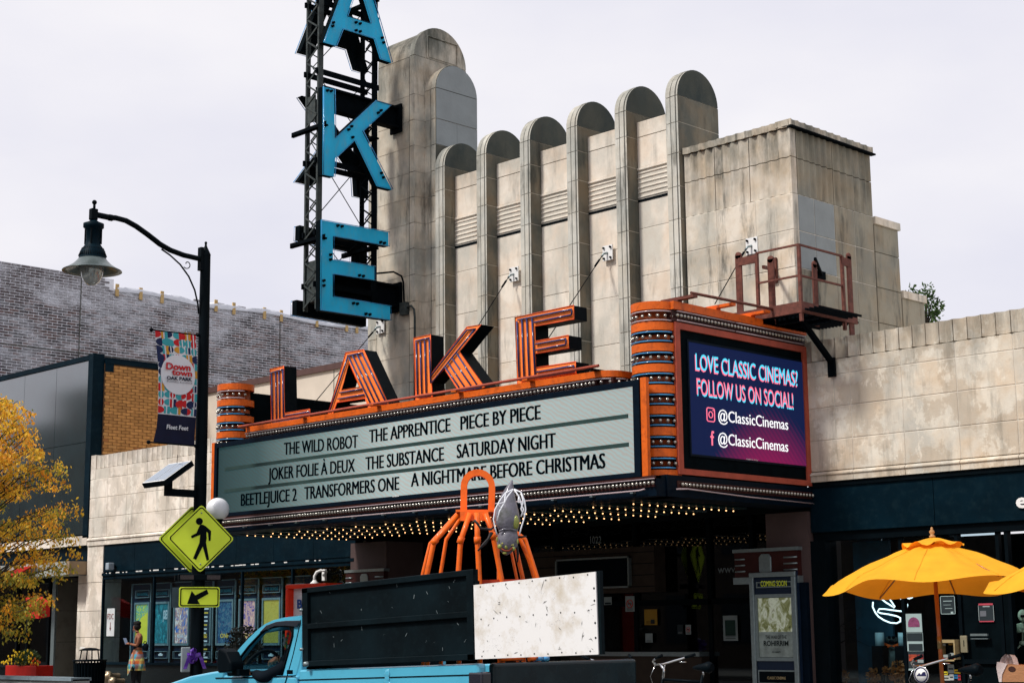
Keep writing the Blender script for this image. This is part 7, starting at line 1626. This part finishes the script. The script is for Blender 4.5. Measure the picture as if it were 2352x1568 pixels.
for x, y, h, n in ((90, 1125, .07, 60), (325, 1115, .1, 110), (655, 1110, .13, 150), (935, 1060, .17, 170), (975, 1120, .12, 130), (795, 1040, .06, 50)):
    c = yp(x, y, .45); t = thing('artificial_leaves', (c.x, .45, .4), 'orange artificial autumn leaves at the foot of the shop window, %s' % {90: 'at the far left end', 325: 'below the dark branches', 655: 'left of the ghoul', 935: 'tall bunch right of the ghoul', 975: 'low bunch beside the poster', 795: 'small sprig at the ghoul hand'}[x], 'leaves', 'autumn leaves in the shop window')
    m = MB(); leaves(m, c, h, n, .035, sc=(.9, .4, 1)); m.build('leaves', leafmat('silk_leaf', (.22, .06, .01), (.38, .14, .03)), t); m = MB(); m.tube([(c.x, .45, .4), c], .006, 4); m.build('stem', bark, t)
SKL = thing('skeleton_decoration', yp(2335, 700, .6), 'pale green plastic skeleton waving behind the glass at the right edge', 'decoration')
bone = mat('pale_bone', (.30, .42, .32), .6)
m = MB(); m.ball(yp(2338, 420, .6), .075, 14, sc=(.85, .9, 1.1)); m.ball(yp(2338, 458, .58), .045, 10, sc=(.9, 1, .8)); m.build('skull', bone, SKL)
m = MB(); m.ball(yp(2326, 425, .52), .018, 8); m.ball(yp(2348, 425, .52), .018, 8); m.build('eye_sockets', blacks, SKL)
for k in range(7): m = MB(); m.tube([yp(2335, 510+k*14, .6)+Vector((cos(a)*.09*(1-.03*k), sin(a)*.06, -.02*abs(cos(a)))) for a in [j*2*pi/14 for j in range(14)]], .006, 5, closed=True); m.build('rib', bone, SKL)
for pts, r_ in (([(2336, 480), (2336, 720)], .012), ([(2330, 505), (2275, 520), (2262, 610), (2238, 590)], .01), ([(2320, 740), (2270, 800), (2285, 940), (2262, 965)], .012), ([(2310, 730), (2360, 730)], .03)):
    m = MB(); m.tube([yp(x, y, .6) for x, y in pts], r_, 6); m.build('bone', bone, SKL)
for k in range(5): a = yp(2238, 585, .6); m = MB(); m.tube([a, a+Vector((-.03+.016*k, 0, .07+.02*sin(k*.8)))], .004, 4); m.build('finger_bone', bone, SKL)
BR = thing('bare_branches', yp(150, 900, .6), 'bare dark branches in the left part of the shop window', 'decoration'); m = MB(); rs = random.Random(21); tt = []
grow(yp(220, 1100, .62), (0, 0, 1), .018, 1.0, 1, m, tt); grow(yp(160, 1100, .62), (-.1, 0, 1), .018, .9, 1, m, tt); m.build('branches', blacks, BR)
text('e', PY(*Q('H', 1622, 338), .0), PY(*Q('H', 1622, 338), .0)+Vector((.17, 0, 0)), .2, (0, 0, 1), whitep, TH, 'shop_lettering', bold=.03)

# ================================================================ YELLOW PARASOLS, BAG, BICYCLES
ylw = mat('yellow_canvas', (.93, .45, .025), .75, var=.09, scale=4, bump=.25, bscale=9)
nt = ylw.node_tree; pb_ = nt.nodes['Principled BSDF']; tl = nt.nodes.new('ShaderNodeBsdfTranslucent'); tl.inputs[0].default_value = (.95, .26, .01, 1); ms = nt.nodes.new('ShaderNodeMixShader'); ms.inputs[0].default_value = .3
nt.links.new(pb_.outputs[0], ms.inputs[1]); nt.links.new(tl.outputs[0], ms.inputs[2]); nt.links.new(ms.outputs[0], nt.nodes['Material Output'].inputs[0])
seamm = mat('stitched_seam', (.70, .30, .015), .8)
pole_m = mat('varnished_wood_pole', (.36, .12, .03), .35, var=.15, coat=.4, stretch=(8, 8, .6))
def parasol(apex, R_, H, tilt, rot, label, waves):
    t = thing('yellow_parasol', (apex.x, apex.y, .15), label, 'parasol', 'yellow parasols in front of the shop')
    ax = Vector((sin(tilt[0]), sin(tilt[1]), 1)).normalized(); e1 = Vector((1, 0, -ax.x)).normalized(); e2 = ax.cross(e1)
    n, seg = 8, 10; K = 12; vs = []
    def pt(a, u):                                       # u 0 centre .. 1 rib tip, a angle
        k = (a/(2*pi)*n) % 1; sag = sin(pi*k); rr = R_*u*(1-.075*sag*u**1.0); z = -H*(.35*u+.65*u**1.5)
        z -= .045*sag*sin(pi*u)*.8+.006*sin(a*23+u*7)*sin(pi*u)+.005*sin(a*9-u*19)
        if u > .8: z -= waves*((u-.8)/.2)**1.3*(.045*sin(a*3+1.3)+.055*sin(a*5+.4)+.015)
        return apex+e1*cos(a)*rr+e2*sin(a)*rr+ax*z
    NA = n*seg
    m = MB(); us = [.12+.88*i/K for i in range(K+1)]
    for u in us:
        for j in range(NA): vs.append(pt(rot+2*pi*j/NA, u))
    m.add(vs, [(i*NA+j, i*NA+(j+1) % NA, (i+1)*NA+(j+1) % NA, (i+1)*NA+j) for i in range(K) for j in range(NA)], 0, True); o = m.build('canopy', ylw, t)
    for j in range(n):
        a = rot+2*pi*j/n; sm_ = MB(); sm_.tube([pt(a, .27+.07*i)+ax*.002 for i in range(11)], .0045, 4); sm_.build('seam', seamm, t)
    m = MB(); vs = [apex+ax*.045]
    for i, u in enumerate((.08, .18, .27)):
        for j in range(NA): a = rot+2*pi*j/NA; k = (a/(2*pi)*n) % 1; p = pt(a, u); vs.append(p+ax*(.045-.0*i+(.03*sin(pi*(((a-rot)/(2*pi)*n) % 1)) if i == 2 else 0)))
    fs = [(0, 1+j, 1+(j+1) % NA) for j in range(NA)]+[(1+i*NA+j, 1+i*NA+(j+1) % NA, 1+(i+1)*NA+(j+1) % NA, 1+(i+1)*NA+j) for i in range(2) for j in range(NA)]
    m.add(vs, fs, 0, True); m.build('vent_cap', ylw, t)
    m = MB(); k0 = len(m.v); m.lathe((0, 0, 0), [(.001, 0), (.035, .0), (.035, .02), (.018, .035), (.03, .055), (.034, .07), (.012, .1), (.016, .115), (.001, .125)], 16)
    m.v = [apex+ax*(v.z+.04)+e1*v.x+e2*v.y for v in m.v]; m.build('finial', mat('turned_wood', (.45, .24, .10), .4), t)
    foot = apex-ax*((apex.z-.15)/ax.z); m = MB(); m.tube([foot, apex], .024, 12); m.build('pole', pole_m, t)
    m = MB(); p = foot.lerp(apex, .52); m.tube([p-ax*.07, p+ax*.07], .028, 12); m.build('pole_ferrule', mat('brass_ferrule', (.3, .22, .1), .3, metal=.6), t)
    for j in range(n):
        a = rot+2*pi*j/n; m = MB(); m.tube([pt(a, .1)-ax*.02, pt(a, .5)-ax*.02, pt(a, .97)-ax*.015], .009, 5); m.build('rib', pole_m, t)
    return t
ap = PY(2142, 1242, -3.0)
parasol(ap, 1.33, .53, (-.035, .03), .35, 'yellow parasol whose whole canopy is in view, left of the other', 1.0)
ap2 = PY(2548, 1232, -3.3)
parasol(ap2, 1.36, .53, (.02, 0), .1, 'yellow parasol cut off by the right edge of the picture', .8)
# table with bag
tz = PY(*Q('y', 2200, 1168), -3.3); TB = thing('patio_table', (tz.x+.3, -3.3, .15), 'dark round patio table under the second parasol', 'table')
m = MB(); m.lathe((tz.x+.35, -3.1, tz.z-.02), [(.001, 0), (.5, 0), (.5, .02), (.001, .02)], 28); m.build('table_top', blacks, TB); m = MB(); m.tube([(tz.x+.35, -3.1, .15), (tz.x+.35, -3.1, tz.z-.02)], .03, 8); m.build('leg', black, TB)
def bpnt(x, y, Y=-3.3): return PY(*Q('y', x, y), Y)
BG = thing('paper_bag', bpnt(2200, 1165), 'brown paper bag inside a thin white carrier bag on the table', 'bag')
kraft = mat('kraft_paper', (.40, .20, .10), .8, var=.12, bump=.3); 
P_ = [bpnt(*p) for p in ((2085, 1165), (2150, 965), (2370, 985), (2400, 1165))]; m = MB(); m.prism([P_], (0, .22, 0)); m.build('brown_bag', kraft, BG)
plast = mat('thin_white_plastic', (.62, .55, .55), .4, var=.1, bump=.4)
m = MB(); P_ = [bpnt(*p, -3.31) for p in ((2070, 1165), (2040, 1000), (2048, 940), (2095, 945), (2160, 965), (2105, 1080), (2100, 1165))]; m.prism([P_], (0, .24, 0)); m.build('carrier_bag', plast, BG)
for pts in ([(2075, 945), (2100, 890), (2140, 852), (2165, 858), (2150, 900), (2105, 960)], [(2140, 960), (2140, 890), (2150, 855), (2190, 855), (2215, 890), (2235, 965)], [(2190, 960), (2190, 900), (2200, 865)]):
    m = MB(); vs = []
    for x, y in pts: p = bpnt(x, y, -3.3); vs += [p, p+Vector((.03, .06, -.01))]
    m.add(vs, [(2*j, 2*j+1, 2*j+3, 2*j+2) for j in range(len(pts)-1)], 0, True); m.build('bag_handle', plast, BG)
m = MB(); c = bpnt(2215, 1020, -3.305); m.prism([[c+Vector((cos(a)*.045, 0, sin(a)*.03)) for a in [k*pi/6 for k in range(12)]]], (0, .003, 0)); m.build('dark_logo', mat('logo_dark', (.05, .02, .015), .7), BG)
def bike(pos, ang, label, col):
    t = thing('bicycle', (pos[0], pos[1], .15), label, 'bicycle', 'bicycles parked along the kerb')
    R_ = Matrix.Rotation(ang, 3, 'Z')
    def w(x, y, z): return R_ @ Vector((x, y, z))+Vector((pos[0], pos[1], .15))
    for x in (-.52, .52):
        m = MB(); m.tube([w(x+.33*cos(2*pi*k/28), 0, .34+.33*sin(2*pi*k/28)) for k in range(28)], .018, 6, closed=True); W_ = m.build('wheel', blacks, t)
        m = MB()
        for k in range(14): a = 2*pi*k/14; m.bar(w(x, .0, .34), w(x+.31*cos(a), 0, .34+.31*sin(a)), .003, .003)
        m.build('spokes', alu, W_)
    m = MB()
    for a, b3 in (((-.36, 0, .86), (.18, 0, .84)), ((-.40, 0, .74), (.05, 0, .34)), ((.05, 0, .34), (.22, 0, .92)), ((.05, 0, .34), (.52, 0, .34)), ((.52, 0, .34), (.19, 0, .82)), ((-.36, 0, .88), (-.42, 0, .66))): m.tube([w(*a), w(*b3)], .018, 8)
    m.build('frame', col, t)
    m = MB(); m.tube([w(-.42, .05, .66), w(-.52, .05, .34)], .012, 6); m.tube([w(-.42, -.05, .66), w(-.52, -.05, .34)], .012, 6); m.build('fork', chrome, t)
    m = MB(); m.tube([w(-.36, 0, .86), w(-.345, 0, .98), w(-.40, 0, 1.04)], .017, 8); m.build('stem', chrome, t)
    m = MB(); m.tube([w(-.22, -.30, 1.12), w(-.34, -.22, 1.08), w(-.42, -.08, 1.04), w(-.42, .08, 1.04), w(-.34, .22, 1.08), w(-.22, .30, 1.12)], .012, 8); m.build('handlebar', chrome, t)
    for s_ in (-1, 1): m = MB(); m.tube([w(-.24, s_*.29, 1.115), w(-.12, s_*.33, 1.15)], .018, 8); m.build('grip', black, t); m = MB(); m.tube([w(-.30, s_*.25, 1.06), w(-.24, s_*.31, 1.06)], .007, 5); m.tube([w(-.4, s_*.1, 1.03), w(-.46, s_*.12, .9), w(-.44, s_*.05, .72)], .004, 5); m.build('brake_lever', chrome, t)
    m = MB(); vs = []; prof = ((-.13, .015, 0), (-.06, .03, .012), (.02, .05, .012), (.09, .085, .016), (.14, .07, .02)); 
    m.tube([w(.22+a, 0, 1.0+c*.5) for a, b3, c in prof], [.02, .035, .05, .07, .045], 12); o = m.build('saddle', black, t)
    m = MB(); m.tube([w(.22, 0, .9), w(.235, 0, .98)], .013, 8); m.build('seat_post', chrome, t)
    return t
YBk = -4.75
hbx = PY(*Q('x', 815, 1400), YBk); 
bike((hbx.x+.36, YBk), 0.05, 'bicycle with silver handlebar and long black saddle in front of the entrance', black)
hb2 = PY(*Q('x', 430, 1450), YBk-.5)
bike((hb2.x-.25, YBk-.5), pi-.3, 'second bicycle mostly hidden behind the truck tailgate', black)
hb3 = PY(*Q('y', 1200, 1120), -4.6)
bike((hb3.x+.36, -4.6), -.1, 'dark bicycle under the left yellow parasol, only its top in view', black)
BD = thing('round_badge_sign', PY(*Q('y', 1195, 1085), -4.2), 'small round white and navy badge on a post near the bicycle', 'badge')
c = PY(*Q('y', 1195, 1085), -4.95); m = MB(); m.lathe(c, [(.001, 0), (.085, 0), (.085, .01), (.001, .01)], 24, axis='Y'); m.build('disc', whitep, BD); m = MB(); m.lathe(c+Vector((0, -.003, 0)), [(.068, 0), (.08, 0), (.08, .002), (.068, .002)], 24, axis='Y'); m.prism([[c+Vector((x, -.004, z)) for x, z in ((-.05, -.01), (-.02, .02), (.0, .0), (.025, .03), (.05, .03), (.06, -.01))]], (0, .003, 0)); m.build('navy_print', mat('navy_print', (.02, .02, .08), .5), BD); m = MB(); m.tube([(c.x, c.y+.02, .15), (c.x, c.y+.02, c.z)], .012, 6); m.build('post', black, BD)
# a dark wreath-like bush in front of the poster cases
c = PY(*Q('c', 400, 990), -3.2); HB_ = thing('potted_shrub', (c.x, -3.2, .15), 'dark leafy shrub rising behind the truck windscreen', 'plant')
m = MB(); leaves(m, c+Vector((-.1, 0, -.12)), .42, 900, .04, sc=(1.1, .6, .9)); m.build('foliage', leafmat('black_green_leaf', (.004, .007, .006), (.012, .016, .014)), HB_); m = MB(); m.tube([(c.x, -3.2, .15), c], .03, 6); m.build('stem', bark, HB_)
